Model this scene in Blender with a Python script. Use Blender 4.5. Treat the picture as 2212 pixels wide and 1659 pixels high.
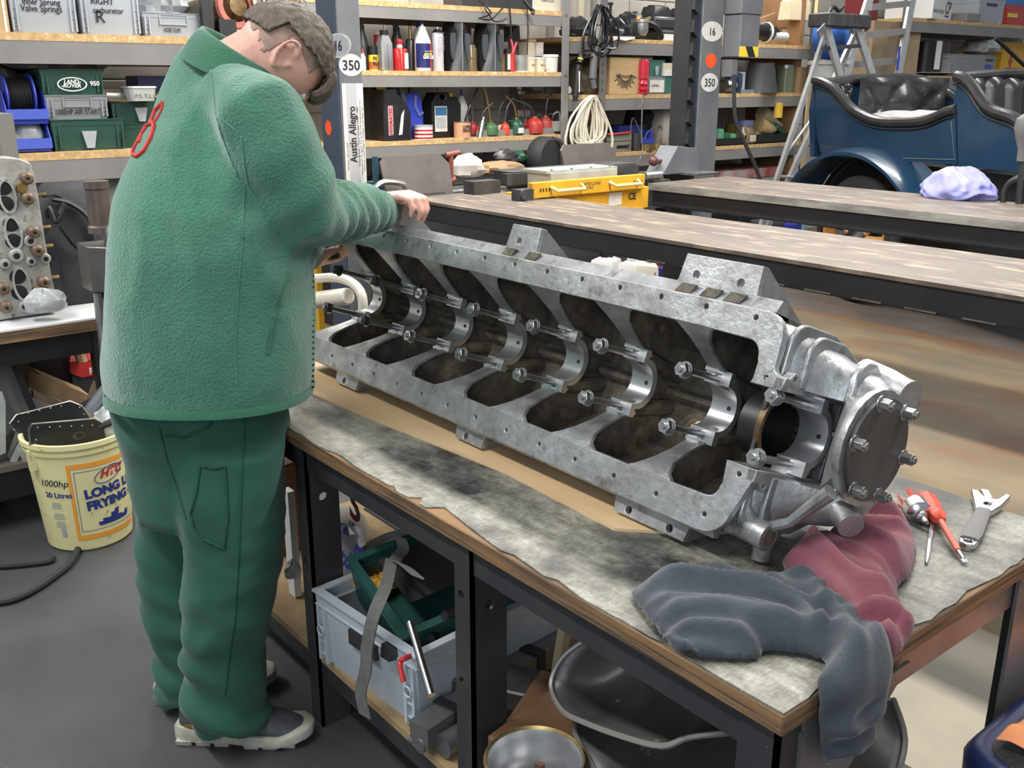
import bpy, bmesh, math, random
from mathutils import Vector as V, Matrix
from mathutils.geometry import tessellate_polygon,delaunay_2d_cdt
R=math.radians; PI=math.pi
for o in list(bpy.data.objects): bpy.data.objects.remove(o)
SC=bpy.context.scene; COL=SC.collection
rnd=random.Random(7)
# ---------------------------------------------------------------- camera
FPX=2100.0; CAMZ=1.5; HZ=180.0; VPX=-670.0; CX,CY=1106.0,829.5
_x=-V((VPX-CX,CY-HZ,-FPX)).normalized(); _z=V((0,FPX,CY-HZ)).normalized(); _y=_z.cross(_x)
ROT=Matrix((_x,_y,_z))            # rows: world axes in camera space -> camera-to-world
cam=bpy.data.cameras.new('camera'); cam.sensor_fit='HORIZONTAL'; cam.sensor_width=36; cam.lens=FPX/2212*36
cam.clip_start=.05; cam.clip_end=80
camo=bpy.data.objects.new('camera',cam); COL.objects.link(camo); SC.camera=camo
camo.matrix_world=Matrix.Translation((0,0,CAMZ))@ROT.to_4x4()
# ---------------------------------------------------------------- world, lamps, exposure
wd=bpy.data.worlds.new('world'); SC.world=wd; wd.use_nodes=True
bg=wd.node_tree.nodes['Background']; bg.inputs[0].default_value=(.80,.90,1.0,1); bg.inputs[1].default_value=.27
def lamp(name,loc,target,sx,sy,power,col):
    l=bpy.data.lights.new(name,'AREA'); l.shape='RECTANGLE'; l.size=sx; l.size_y=sy; l.energy=power; l.color=col
    o=bpy.data.objects.new(name,l); COL.objects.link(o); o.location=loc
    o.rotation_euler=(V(target)-V(loc)).to_track_quat('-Z','Y').to_euler(); return o
lamp('ceiling_strip_lamp',(-2.6,3.0,3.7),(-2.6,3.0,0),7.5,.20,265,(1,.97,.92))
lamp('ceiling_strip_lamp',(-3.4,-.9,3.7),(-3.4,-.9,0),6.0,.3,205,(1,.98,.95))
lamp('ceiling_strip_lamp',(-4.4,3.4,3.6),(-5.6,3.4,1.2),.3,7,95,(1,.95,.88))
lamp('ceiling_strip_lamp',(-3.6,7.3,3.8),(-3.6,7.3,0),6,.3,170,(1,.97,.92))
lamp('doorway_daylight',(1.6,-2.6,2.4),(-2.2,1.0,.6),2.6,2.2,62,(.82,.91,1))
SC.view_settings.view_transform='Standard'; SC.view_settings.look='None'; SC.view_settings.gamma=1
SC.view_settings.use_curve_mapping=False; SC.view_settings.exposure=.35
# ---------------------------------------------------------------- helpers
def at(px,py,x=None,y=None,z=None):
    """point where the sight line through a photo pixel meets the real plane x=, y= or z="""
    d=ROT@V((px-CX,CY-py,-FPX))
    if x is not None: t=x/d.x
    elif y is not None: t=y/d.y
    else: t=(z-CAMZ)/d.z
    return V((0,0,CAMZ))+d*t
def atd(px,py,dep):
    return V((0,0,CAMZ))+(ROT@V((px-CX,CY-py,-FPX)))*(dep/FPX)
def tag(o,label=None,cat=None,group=None,kind=None):
    if label: o['label']=label
    if cat: o['category']=cat
    if group: o['group']=group
    if kind: o['kind']=kind
    return o
def thing(name,label,cat,loc=(0,0,0),rz=0,group=None):
    o=bpy.data.objects.new(name,None); COL.objects.link(o); o.location=loc; o.rotation_euler=(0,0,rz)
    o.empty_display_size=.05
    return tag(o,label,cat,group)
def inpoly(P,x,y):
    c=False; n=len(P)
    for i in range(n):
        x0,y0=P[i][0],P[i][1]; x1,y1=P[i-1][0],P[i-1][1]
        if (y0>y)!=(y1>y) and x<(x1-x0)*(y-y0)/(y1-y0)+x0: c=not c
    return c
class MB:
    """collects geometry; obj() links it as one mesh object"""
    def __init__(s): s.v=[]; s.f=[]; s.uv=None
    def add(s,vs,fs):
        b=len(s.v); s.v+=[V(p) for p in vs]; s.f+=[[i+b for i in f] for f in fs]; return s
    def box(s,c,d,rot=None,taper=1.0,bev=0):
        hx,hy,hz=d[0]/2,d[1]/2,d[2]/2
        if bev:
            b=min(bev,hx*.9,hy*.9,hz*.9); P=[]
            for z,ins in ((-hz,b),(-hz+b,0),(hz-b,0),(hz,b)):
                k=taper if z>0 else 1
                X,Y=(hx-ins)*k,(hy-ins)*k; q=b-ins*.99 if ins==0 else b*.4
                P.append([(X,-Y+q,z),(X,Y-q,z),(X-q,Y,z),(-X+q,Y,z),(-X,Y-q,z),(-X,-Y+q,z),(-X+q,-Y,z),(X-q,-Y,z)])
            vs=[V(p) for r in P for p in r]; fs=[[7-i for i in range(8)],[24+i for i in range(8)]]
            for r in range(3):
                for i in range(8): j=(i+1)%8; fs.append([r*8+i,r*8+j,r*8+8+j,r*8+8+i])
        else:
            t=taper
            vs=[V((-hx,-hy,-hz)),V((hx,-hy,-hz)),V((hx,hy,-hz)),V((-hx,hy,-hz)),V((-hx*t,-hy*t,hz)),V((hx*t,-hy*t,hz)),V((hx*t,hy*t,hz)),V((-hx*t,hy*t,hz))]
            fs=[[3,2,1,0],[4,5,6,7],[0,1,5,4],[1,2,6,5],[2,3,7,6],[3,0,4,7]]
        if rot is not None: vs=[rot@p for p in vs]
        c=V(c); return s.add([p+c for p in vs],fs)
    def bb(s,a,b,bev=0):
        a,b=V(a),V(b); return s.box((a+b)/2,[abs(b[i]-a[i]) for i in range(3)],bev=bev)
    def tube(s,path,r,n=10,caps=True,closed=False,flat=1.0):
        path=[V(p) for p in path]; m=len(path); rs=r if isinstance(r,(list,tuple)) else [r]*m
        vs=[];fs=[]; pn=None
        for i,p in enumerate(path):
            if closed: t=path[(i+1)%m]-path[i-1]
            else: t=path[min(i+1,m-1)]-path[max(i-1,0)]
            t.normalize()
            if pn is None:
                a=V((0,0,1)) if abs(t.z)<.9 else V((1,0,0)); pn=t.cross(a).normalized()
            else:
                pn=pn-t*pn.dot(t)
                pn=pn.normalized() if pn.length>1e-6 else t.orthogonal().normalized()
            b=t.cross(pn)
            for k in range(n):
                an=2*PI*k/n; vs.append(p+(pn*math.cos(an)+b*math.sin(an)*flat)*rs[i])
        for i in range(m if closed else m-1):
            for k in range(n):
                a=i*n+k; b_=i*n+(k+1)%n; c=((i+1)%m)*n+(k+1)%n; d=((i+1)%m)*n+k; fs.append([a,b_,c,d])
        if caps and not closed: fs.append([n-1-k for k in range(n)]); fs.append([(m-1)*n+k for k in range(n)])
        return s.add(vs,fs)
    def cyl(s,p0,p1,r0,r1=None,n=16,caps=True): return s.tube([p0,p1],[r0,r0 if r1 is None else r1],n,caps)
    def lathe(s,prof,c=(0,0,0),axis=(0,0,1),n=20,caps=True,ph=0):
        """prof: (radius, height) pairs from base along axis"""
        q=V((0,0,1)).rotation_difference(V(axis)); c=V(c); vs=[];fs=[];m=len(prof)
        for r,h in prof:
            for k in range(n):
                a=2*PI*k/n+ph; vs.append(c+q@V((r*math.cos(a),r*math.sin(a),h)))
        for i in range(m-1):
            for k in range(n): a=i*n+k; b=i*n+(k+1)%n; fs.append([a,b,b+n,a+n])
        if caps:
            fs.append([n-1-k for k in range(n)]); fs.append([(m-1)*n+k for k in range(n)])
        return s.add(vs,fs)
    def loft(s,rings,caps=True,closed_ring=True):
        m=len(rings); n=len(rings[0]); vs=[p for r in rings for p in r]; fs=[]
        for i in range(m-1):
            for k in range(n if closed_ring else n-1):
                a=i*n+k; b=i*n+(k+1)%n; fs.append([a,b,b+n,a+n])
        if caps: fs.append([n-1-k for k in range(n)]); fs.append([(m-1)*n+k for k in range(n)])
        return s.add(vs,fs)
    def plate(s,outer,holes,f0,f1):
        """polygon with holes; f0/f1 map (a,b) to the two faces in space"""
        loops=[[V((p[0],p[1],0)) for p in outer]]+[[V((p[0],p[1],0)) for p in h] for h in holes]
        flat=[p for l in loops for p in l]; n=len(flat)
        if holes:
            ed=[];o=0
            for l in loops: ed+=[(o+i,o+(i+1)%len(l)) for i in range(len(l))]; o+=len(l)
            res=delaunay_2d_cdt([p.xy for p in flat],ed,[],1,1e-7); om={i:src[0] for i,src in enumerate(res[3]) if src}; tri=[]
            for t in res[2]:
                if any(i not in om for i in t): continue
                c=sum((res[0][i] for i in t),V((0,0)))/len(t)
                if inpoly(outer,c.x,c.y) and not any(inpoly(h,c.x,c.y) for h in holes): tri.append([om[i] for i in t])
        else: tri=tessellate_polygon(loops)
        vs=[V(f0(p.x,p.y)) for p in flat]+[V(f1(p.x,p.y)) for p in flat]
        fs=[]
        for t in tri:
            t=list(t); fs.append(t); fs.append([i+n for i in reversed(t)])
        o=0
        for l in loops:
            k=len(l)
            for i in range(k): j=(i+1)%k; fs.append([o+i,o+j,o+j+n,o+i+n])
            o+=k
        return s.add(vs,fs)
    def ext(s,poly,f0,f1): return s.plate(poly,[],f0,f1)
    def sphere(s,c,r,n=12,m=8,sc=(1,1,1),rot=None):
        vs=[];fs=[];c=V(c)
        for i in range(1,m):
            a=PI*i/m
            for k in range(n):
                b=2*PI*k/n; p=V((r*sc[0]*math.sin(a)*math.cos(b),r*sc[1]*math.sin(a)*math.sin(b),r*sc[2]*math.cos(a)))
                vs.append((rot@p if rot is not None else p)+c)
        for e in (1,-1):
            p=V((0,0,r*sc[2]*e)); vs.append((rot@p if rot is not None else p)+c)
        t,bt=len(vs)-2,len(vs)-1
        for i in range(m-2):
            for k in range(n): a=i*n+k;b=i*n+(k+1)%n; fs.append([a,a+n,b+n,b])
        for k in range(n): fs.append([t,k,(k+1)%n]); fs.append([bt,(m-2)*n+(k+1)%n,(m-2)*n+k])
        return s.add(vs,fs)
    def data(s,name,off=None,smooth=35):
        me=bpy.data.meshes.new(name); off=V(off) if off is not None else V((0,0,0))
        me.from_pydata([tuple(p-off) for p in s.v],[],s.f)
        bm=bmesh.new(); bm.from_mesh(me); bmesh.ops.recalc_face_normals(bm,faces=bm.faces); bm.to_mesh(me); bm.free()
        if smooth: shade(me,smooth)
        return me
    def obj(s,name,mat,par=None,smooth=35,local=False,bevel=0,seg=2):
        off=None
        if par is not None and not local:
            off=V(par.location)
            if par.parent: off=off+V(par.parent.location)
        me=s.data(name,off,smooth); me.materials.append(mat)
        o=bpy.data.objects.new(name,me); COL.objects.link(o); o.parent=par
        if bevel:
            b=o.modifiers.new('b','BEVEL'); b.width=bevel; b.segments=seg; b.limit_method='ANGLE'; b.angle_limit=R(40)
        return o
def shade(me,ang=35):
    bm=bmesh.new(); bm.from_mesh(me)
    for f in bm.faces: f.smooth=True
    for e in bm.edges:
        if len(e.link_faces)==2 and e.calc_face_angle(0)>R(ang): e.smooth=False
    bm.to_mesh(me); bm.free()
def bake(o):
    """apply an object's modifiers"""
    dg=bpy.context.evaluated_depsgraph_get(); me=bpy.data.meshes.new_from_object(o.evaluated_get(dg))
    o.modifiers.clear(); old=o.data; o.data=me; bpy.data.meshes.remove(old); return o
def dup(root,loc,rz=None,label=None,group=None):
    r=root.copy(); COL.objects.link(r); r.location=loc
    if rz is not None: r.rotation_euler=(0,0,rz)
    if label: r['label']=label
    if group: r['group']=group
    for ch in list(root.children):
        c=ch.copy(); COL.objects.link(c); c.parent=r
        for g in list(ch.children): d=g.copy(); COL.objects.link(d); d.parent=c
    return r
def circ(cx,cy,r,n=16,ry=None,a0=0): return [(cx+r*math.cos(a0+2*PI*k/n),cy+(ry or r)*math.sin(a0+2*PI*k/n)) for k in range(n)]
def rrect(x0,y0,x1,y1,r,n=4):
    o=[]
    for cx,cy,a in ((x1-r,y0+r,-PI/2),(x1-r,y1-r,0),(x0+r,y1-r,PI/2),(x0+r,y0+r,PI)):
        for k in range(n+1): t=a+PI/2*k/n; o.append((cx+r*math.cos(t),cy+r*math.sin(t)))
    return o
def spline(pts,n=6,closed=False):
    pts=[V(p) for p in pts]; m=len(pts); out=[]
    for i in range(m if closed else m-1):
        g=(lambda k:pts[k%m]) if closed else (lambda k:pts[max(0,min(m-1,k))])
        a,b,c,d=g(i-1),g(i),g(i+1),g(i+2)
        for k in range(n):
            t=k/n; out.append(.5*((2*b)+(c-a)*t+(2*a-5*b+4*c-d)*t*t+(3*b-a-3*c+d)*t**3))
    if not closed: out.append(pts[-1])
    return out
# ---------------------------------------------------------------- materials
def M(name,c,c2=None,scale=8,rough=.5,metal=0,bump=0,bscale=None,stretch=(1,1,1),lo=.35,hi=.65,spec=.5,c3=None,s3=30,lo3=.55,hi3=.62,detail=5,trans=0,alpha=1,emit=None,rough2=None,sheen=0,coat=0):
    m=bpy.data.materials.new(name); m.use_nodes=True; nt=m.node_tree; N=nt.nodes; L=nt.links; p=N['Principled BSDF']
    p.inputs['Base Color'].default_value=(*c,1); p.inputs['Roughness'].default_value=rough; p.inputs['Metallic'].default_value=metal
    p.inputs['Specular IOR Level'].default_value=spec
    if trans: p.inputs['Transmission Weight'].default_value=trans
    if alpha<1: p.inputs['Alpha'].default_value=alpha
    if sheen: p.inputs['Sheen Weight'].default_value=sheen; p.inputs['Sheen Roughness'].default_value=.5
    if coat: p.inputs['Coat Weight'].default_value=coat; p.inputs['Coat Roughness'].default_value=.08
    if emit: p.inputs['Emission Color'].default_value=(*c,1); p.inputs['Emission Strength'].default_value=emit
    if c2 or bump or c3:
        tc=N.new('ShaderNodeTexCoord'); mp=N.new('ShaderNodeMapping'); mp.inputs['Scale'].default_value=stretch; L.new(tc.outputs['Object'],mp.inputs[0])
        def noise(sc,det=detail):
            n=N.new('ShaderNodeTexNoise'); n.inputs['Scale'].default_value=sc; n.inputs['Detail'].default_value=det; n.inputs['Roughness'].default_value=.6; L.new(mp.outputs[0],n.inputs['Vector']); return n
        def ramp(src,a,b):
            r=N.new('ShaderNodeMapRange'); r.inputs['From Min'].default_value=a; r.inputs['From Max'].default_value=b; L.new(src,r.inputs[0]); return r.outputs[0]
        col=None
        if c2:
            fac=ramp(noise(scale).outputs['Fac'],lo,hi)
            mx=N.new('ShaderNodeMix'); mx.data_type='RGBA'; L.new(fac,mx.inputs['Factor']); mx.inputs['A'].default_value=(*c,1); mx.inputs['B'].default_value=(*c2,1); col=mx.outputs['Result']
            if rough2 is not None:
                rr=N.new('ShaderNodeMapRange'); rr.inputs['To Min'].default_value=rough; rr.inputs['To Max'].default_value=rough2; L.new(fac,rr.inputs[0]); L.new(rr.outputs[0],p.inputs['Roughness'])
        if c3:
            fac=ramp(noise(s3).outputs['Fac'],lo3,hi3)
            mx=N.new('ShaderNodeMix'); mx.data_type='RGBA'; L.new(fac,mx.inputs['Factor']); mx.inputs['B'].default_value=(*c3,1)
            if col: L.new(col,mx.inputs['A'])
            else: mx.inputs['A'].default_value=(*c,1)
            col=mx.outputs['Result']
        if col: L.new(col,p.inputs['Base Color'])
        if bump:
            b=N.new('ShaderNodeBump'); b.inputs['Strength'].default_value=bump; b.inputs['Distance'].default_value=.01; L.new(noise(bscale or scale*3).outputs['Fac'],b.inputs['Height']); L.new(b.outputs[0],p.inputs['Normal'])
    return m
m_black=M('black_plastic',(.012,.012,.013),rough=.42)
m_rub=M('black_rubber',(.02,.02,.021),rough=.7)
m_ink=M('black_ink',(.015,.015,.018),rough=.8)
m_white=M('white_plastic',(.75,.75,.72),rough=.45)
m_chrome=M('bright_metal',(.72,.73,.74),rough=.22,metal=1)
m_steel=M('worn_steel',(.42,.42,.41),(.27,.26,.25),scale=30,rough=.38,metal=.9)
m_dsteel=M('dark_steel',(.10,.10,.105),(.06,.06,.06),scale=14,rough=.5,metal=.6)
m_red=M('red_paint',(.55,.03,.03),(.36,.03,.03),scale=20,rough=.4)
m_orange=M('orange_plastic',(.85,.12,.02),rough=.5)
m_yellow=M('yellow_plastic',(.8,.6,.05),rough=.4)
m_brass=M('brass',(.55,.38,.14),(.35,.24,.1),scale=40,rough=.35,metal=.9)
m_paper=M('white_paper',(.72,.71,.66),(.62,.60,.55),scale=30,rough=.8)
m_card=M('brown_cardboard',(.34,.22,.12),(.27,.17,.09),scale=12,rough=.85)
m_wood=M('raw_wood',(.42,.27,.13),(.3,.18,.08),scale=6,stretch=(2,2,14),rough=.7)
def text(body,size,origin,right,up,mat,par=None,name='lettering',depth=.0006,align='LEFT',shear=0,bold=0,width=None,space=1.0,local=False):
    cu=bpy.data.curves.new(name,'FONT'); cu.body=body; cu.size=size; cu.align_x=align; cu.extrude=0; cu.shear=shear; cu.offset=bold; cu.space_line=space; cu.resolution_u=3
    o=bpy.data.objects.new(name,cu); COL.objects.link(o)
    dg=bpy.context.evaluated_depsgraph_get(); me=bpy.data.meshes.new_from_object(o.evaluated_get(dg)); bpy.data.objects.remove(o); bpy.data.curves.remove(cu)
    r,u=V(right).normalized(),V(up).normalized(); nn=r.cross(u)
    sx=1
    if width and len(me.vertices):
        xs=[v.co.x for v in me.vertices]; sx=width/max(1e-6,max(xs)-min(xs))
    off=V((0,0,0))
    if par is not None and not local:
        off=V(par.location)+(V(par.parent.location) if par.parent else V((0,0,0)))
    for v in me.vertices: v.co=V(origin)+r*(v.co.x*sx)+u*v.co.y+nn*(v.co.z+depth)-off
    me.materials.append(mat); ob=bpy.data.objects.new(name,me); COL.objects.link(ob); ob.parent=par; return ob
# ================================================================ ROOM
m_mat=M('dark_rubber_floor',(.040,.041,.044),(.060,.060,.062),scale=3,rough=.55,bump=.05,bscale=60,c3=(.09,.09,.09),s3=45,lo3=.66,hi3=.72)
m_tan=M('painted_concrete',(.23,.175,.11),(.165,.138,.095),scale=1.3,rough=.36,c3=(.20,.115,.07),s3=.9,lo3=.5,hi3=.62,stretch=(1,2.2,1),lo=.4,hi=.6)
m_grime=M('grimy_concrete',(.17,.14,.12),(.12,.10,.09),scale=2.2,rough=.45,stretch=(1,2,1))
m_pale=M('pale_concrete',(.34,.30,.215),(.28,.25,.185),scale=5,rough=.45)
b=MB(); b.bb((-8,-7,-.1),(5,15,-.012)); fl=b.obj('floor',m_mat); tag(fl,kind='structure')
def slab(name,poly,z0,z1,mat,lab=None):
    b=MB(); b.ext(poly,lambda x,y:(x,y,z0),lambda x,y:(x,y,z1)); o=b.obj(name,mat,smooth=0); tag(o,lab,kind='structure'); return o
# painted bands of the floor behind the bench, and the rubber mat on the near side
slab('floor_1',[(-7,-6),(4,-6),(4,1.12),(-1.9,1.12),(-1.9,2.2),(-7,2.2)],-.012,0,m_mat)
slab('floor_2',[(-1.9,1.12),(-.72,1.12),(-.55,2.08),(-.9,2.6),(-7,2.6),(-7,2.2),(-1.9,2.2)],-.012,-.001,m_pale)
slab('floor_3',[(-.72,1.12),(4,1.12),(4,2.6),(-.9,2.6),(-.55,2.08)],-.012,-.002,M('brown_concrete',(.30,.19,.11),(.25,.17,.1),scale=4,rough=.45))
slab('floor_4',[(-7,2.6),(4,2.6),(4,5.75),(-7,5.75)],-.012,-.001,m_tan)
slab('floor_5',[(-7,5.75),(4,5.75),(4,14),(-7,14)],-.012,-.0015,m_grime)
# wall of painted blocks behind the shelving
m_block=M('painted_block',(.44,.42,.38),(.37,.35,.32),scale=3,rough=.75,bump=.15,bscale=60,c3=(.28,.26,.24),s3=2.5,lo3=.6,hi3=.8)
b=MB(); b.bb((-6.35,-3,0),(-6.2,14,3.2)); wl=b.obj('wall_left',M('mortar',(.46,.44,.39),rough=.9)); tag(wl,kind='structure')
bm_=MB(); bm_.box((0,0,0),(.02,.434,.211),bev=.006); blk=bm_.data('block'); blk.materials.append(m_block)
for j in range(11):
    for i in range(27):
        y=.55+i*.44+(.22 if j%2 else 0); z=.545+j*.217
        if y>12.4: continue
        if sum(1 for o in wl.children)>=300: break
        o=bpy.data.objects.new('block',blk); COL.objects.link(o); o.parent=wl; o.location=(-6.195+rnd.uniform(-.002,.002),y,z)
# ================================================================ WORKBENCH
ZB=.764; BX0,BX1,BY0,BY1=-2.62,-.58,.895,1.70
m_lam=M('worn_laminate',(.30,.29,.235),(.145,.143,.125),scale=6,rough=.40,lo=.34,hi=.66,c3=(.030,.030,.030),s3=4.5,lo3=.49,hi3=.64,bump=.06,bscale=90,detail=9,rough2=.5)
m_ply=M('plywood_edge',(.26,.145,.06),(.085,.055,.032),scale=3.2,stretch=(1.2,1.2,34),rough=.7,c3=(.045,.035,.028),s3=5,lo3=.52,hi3=.66)
m_black_steel=M('black_painted_steel',(.022,.023,.026),(.035,.035,.037),scale=9,rough=.42,c3=(.16,.155,.15),s3=38,lo3=.7,hi3=.74)
m_lit_steel=M('lit_black_steel',(.21,.20,.20),(.14,.13,.13),scale=9,rough=.38,metal=.35)  # paler copy of the black steel; light on the right end put into colour
bench=thing('workbench','heavy steel framed workbench with scuffed laminate top carrying the crankcase','workbench',(-1.6,1.29,0))
b=MB()
edge=[(BX0,BY0)]
xs=BX0
r2=random.Random(3)
while xs<BX1-.06:                                  # the chipped front lip of the laminate
    xs+=r2.uniform(.02,.06); edge.append((xs,BY0+.0015+r2.choice((0,0,0,.002,.004,.009))))
for a,c,d in ((-1.42,-1.38,.022),(-1.36,-1.14,.03)): edge=[p for p in edge if not a-.01<p[0]<c+.01]+[(a,BY0+.003),(a+.02,BY0+d),(c-.10,BY0+d*.5),(c,BY0+.003)]
edge=sorted(edge); ys=BY0; edge.append((BX1-.002,BY0+.002))
while ys<BY1-.06: ys+=r2.uniform(.02,.05); edge.append((BX1-r2.choice((.002,.003,.006,.011)),ys))
edge+=[(BX1-.003,BY1),(BX0,BY1)]
b.ext(edge,lambda x,y:(x,y,ZB-.003),lambda x,y:(x,y,ZB)); b.obj('laminate',m_lam,bench,smooth=0)
def grunge(m,scale,lo,hi,stretch=(1,1,1)):
    """multiply a material's colour by fine wear"""
    nt=m.node_tree; N=nt.nodes; L=nt.links; p=N['Principled BSDF']; src=p.inputs['Base Color'].links[0].from_socket
    tc=N.new('ShaderNodeTexCoord'); mp=N.new('ShaderNodeMapping'); mp.inputs['Scale'].default_value=stretch; L.new(tc.outputs['Object'],mp.inputs[0])
    n=N.new('ShaderNodeTexNoise'); n.inputs['Scale'].default_value=scale; n.inputs['Detail'].default_value=10; n.inputs['Roughness'].default_value=.72; L.new(mp.outputs[0],n.inputs['Vector'])
    r=N.new('ShaderNodeMapRange'); r.inputs['From Min'].default_value=.35; r.inputs['From Max'].default_value=.65; r.inputs['To Min'].default_value=lo; r.inputs['To Max'].default_value=hi; L.new(n.outputs['Fac'],r.inputs[0])
    x=N.new('ShaderNodeMix'); x.data_type='RGBA'; x.blend_type='MULTIPLY'; x.inputs['Factor'].default_value=1; L.new(src,x.inputs['A']); L.new(r.outputs[0],x.inputs['B']); L.new(x.outputs['Result'],p.inputs['Base Color'])
grunge(m_lam,22,.55,1.35,(1,2.2,1)); grunge(m_lam,90,.7,1.25,(2.5,.7,1))
b=MB(); b.bb((BX0,BY0,ZB-.034),(BX1,BY1,ZB-.003),bev=.002); b.obj('plywood_top',m_ply,bench,smooth=30)
FY0,FY1=BY0+.018,BY1-.02
b=MB(); b.bb((BX0+.02,FY0,ZB-.092),(BX1-.018,FY0+.006,ZB-.035)); b.bb((BX0+.02,FY0,ZB-.041),(BX1-.018,FY0+.05,ZB-.035)); b.obj('front_rail',m_black_steel,bench)
b=MB(); b.bb((BX0+.02,FY1-.006,ZB-.092),(BX1-.018,FY1,ZB-.035)); b.obj('rear_rail',m_black_steel,bench)
b=MB(); b.bb((BX1-.024,FY0+.02,ZB-.10),(BX1-.018,FY1,ZB-.035)); b.obj('end_rail',m_lit_steel,bench)
b=MB(); b.bb((BX0+.02,FY0,ZB-.10),(BX0+.026,FY1,ZB-.035)); b.obj('end_rail',m_black_steel,bench)
def bleg(x0,x1,y0,y1,mat,sx,sy,hole=True):
    b=MB(); hs=[]
    W=x1-x0
    zs=(.62,.44) if hole else ()
    b.plate([(x0,0),(x1,0),(x1,ZB-.036),(x0,ZB-.036)],[circ(x0+W*.36,z,.009,10) for z in zs],lambda a,c:(a,y0 if sy<0 else y1,c),lambda a,c:(a,(y0+.007) if sy<0 else y1-.007,c))
    xx=x1 if sx>0 else x0; d=-.007 if sx>0 else .007
    b.plate([(y0,0),(y1,0),(y1,ZB-.036),(y0,ZB-.036)],[circ((y0+y1)/2,z,.011,10) for z in (.60,)],lambda a,c:(xx,a,c),lambda a,c:(xx+d,a,c))
    return b.obj('leg',mat,bench,smooth=30)
LX=[(-1.909,-1.858),(-1.291,-1.238),(-.655,-.593)]
for i,(a,c) in enumerate(LX): bleg(a,c,FY0-.004,FY0+.075,m_black_steel,1 if i else 1,-1)
for a,c in LX+[(-2.60,-2.55)]: bleg(a,c,FY1-.075,FY1+.004,m_black_steel,1,1)
bleg(-2.60,-2.55,FY0-.004,FY0+.075,m_black_steel,1,-1)
b=MB(); b.bb((-.594,FY0+.045,0),(-.588,FY0+.13,ZB-.04)); b.ext([(FY0+.04,ZB-.06),(FY0+.30,ZB-.06),(FY0+.22,ZB-.125),(FY0+.13,ZB-.2),(FY0+.04,ZB-.2)],lambda y,z:(-.5935,y,z),lambda y,z:(-.5875,y,z)); b.obj('corner_gusset',m_lit_steel,bench)
b=MB(); b.bb((-.594,FY1-.13,0),(-.588,FY1-.03,ZB-.04)); b.obj('corner_gusset',m_lit_steel,bench)
SZ=.20
b=MB(); b.bb((BX0+.03,FY0+.005,SZ-.065),(-1.17,FY0+.045,SZ-.018)); b.obj('lower_rail',m_black_steel,bench)
b=MB(); b.bb((BX0+.03,FY1-.06,SZ-.065),(-.6,FY1-.02,SZ-.018)); b.obj('lower_rail',m_black_steel,bench)
b=MB(); b.bb((BX0+.02,FY0+.003,SZ-.018),(-1.10,FY1-.02,SZ)); b.obj('lower_shelf',M('shelf_board',(.36,.25,.12),(.22,.15,.08),scale=8,rough=.8),bench)
pr=tag(MB().ext([(-2.40,1.045),(-2.08,1.052),(-1.39,1.108),(-1.075,1.095),(-.965,1.195),(-.935,1.265),(-1.0,1.64),(-2.40,1.62)],lambda x,y:(x,y,ZB),lambda x,y:(x,y,ZB+.005)).obj('plywood_sheet',M('pale_plywood',(.66,.47,.27),(.56,.38,.21),scale=3.5,stretch=(1,5,1),rough=.6,c3=(.25,.16,.08),s3=5,lo3=.66,hi3=.76),smooth=0),'thin pale plywood sheet with oil stains lying under the crankcase','plywood')
# ================================================================ CRANKCASE (frame: u along the bench, v up the joint face, w out of the joint face)
T=R(70); CN=V((0,-math.sin(T),math.cos(T))); CE=V((0,math.cos(T),math.sin(T))); CO=V((0,1.132,.7705)); CA=.025
def F(u,v,w): return V((u,0,0))+CO+CE*v+CN*(w+CA)
m_alu=M('dull_cast_aluminium',(.52,.53,.53),(.30,.305,.30),scale=15,rough=.38,metal=.74,bump=.16,bscale=60,lo=.40,hi=.62,c3=(.17,.165,.15),s3=24,lo3=.58,hi3=.74,rough2=.52)
m_alub=M('machined_aluminium',(.66,.67,.68),(.56,.57,.58),scale=9,rough=.30,metal=.85,stretch=(1,1,1),c3=(.12,.11,.10),s3=60,lo3=.73,hi3=.77)
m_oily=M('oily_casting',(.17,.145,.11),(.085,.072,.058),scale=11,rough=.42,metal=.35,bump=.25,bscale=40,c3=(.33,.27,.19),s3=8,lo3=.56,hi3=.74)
m_coat=M('dark_end_plate',(.085,.085,.085),(.14,.14,.135),scale=9,rough=.45,metal=.6)
m_dbrass=M('tarnished_brass',(.20,.13,.055),(.10,.07,.04),scale=30,rough=.45,metal=.7)
m_bulk=M('dark_bulkhead',(.040,.038,.036),(.065,.060,.055),scale=14,rough=.5,metal=.3,bump=.2,bscale=50)  # end bulkhead, coloured darker than the other inner walls
m_nutm=M('plated_nut',(.62,.63,.63),rough=.25,metal=.95)
grunge(m_alu,60,.72,1.22); grunge(m_oily,35,.6,1.45)
ck=thing('crankcase','large cast aluminium engine crankcase tilted on the bench, eight bearing saddles and nutted studs','crankcase',(-1.5,1.3,ZB))
NU=[-2.221,-2.036,-1.836,-1.636,-1.438,-1.245,-1.044,-.859]
def holes_u(us,v,r=.0046): return [circ(u,v,r,8) for u in us]
def arc(cx,cy,r,a0,a1,n=6): return [(cx+r*math.cos(a0+(a1-a0)*k/n),cy+r*math.sin(a0+(a1-a0)*k/n)) for k in range(n+1)]
lowr=[(-2.31,.042),(-.925,.040)]+arc(-.915,.09,.049,-PI/2,-.15,6)+[(-.846,.141),(-.842,.163),(-.901,.163),(-.897,.125)]+arc(-.923,.122,.024,0,-PI/2,5)+[(-1.0,.096),(-2.31,.099)]
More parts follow.
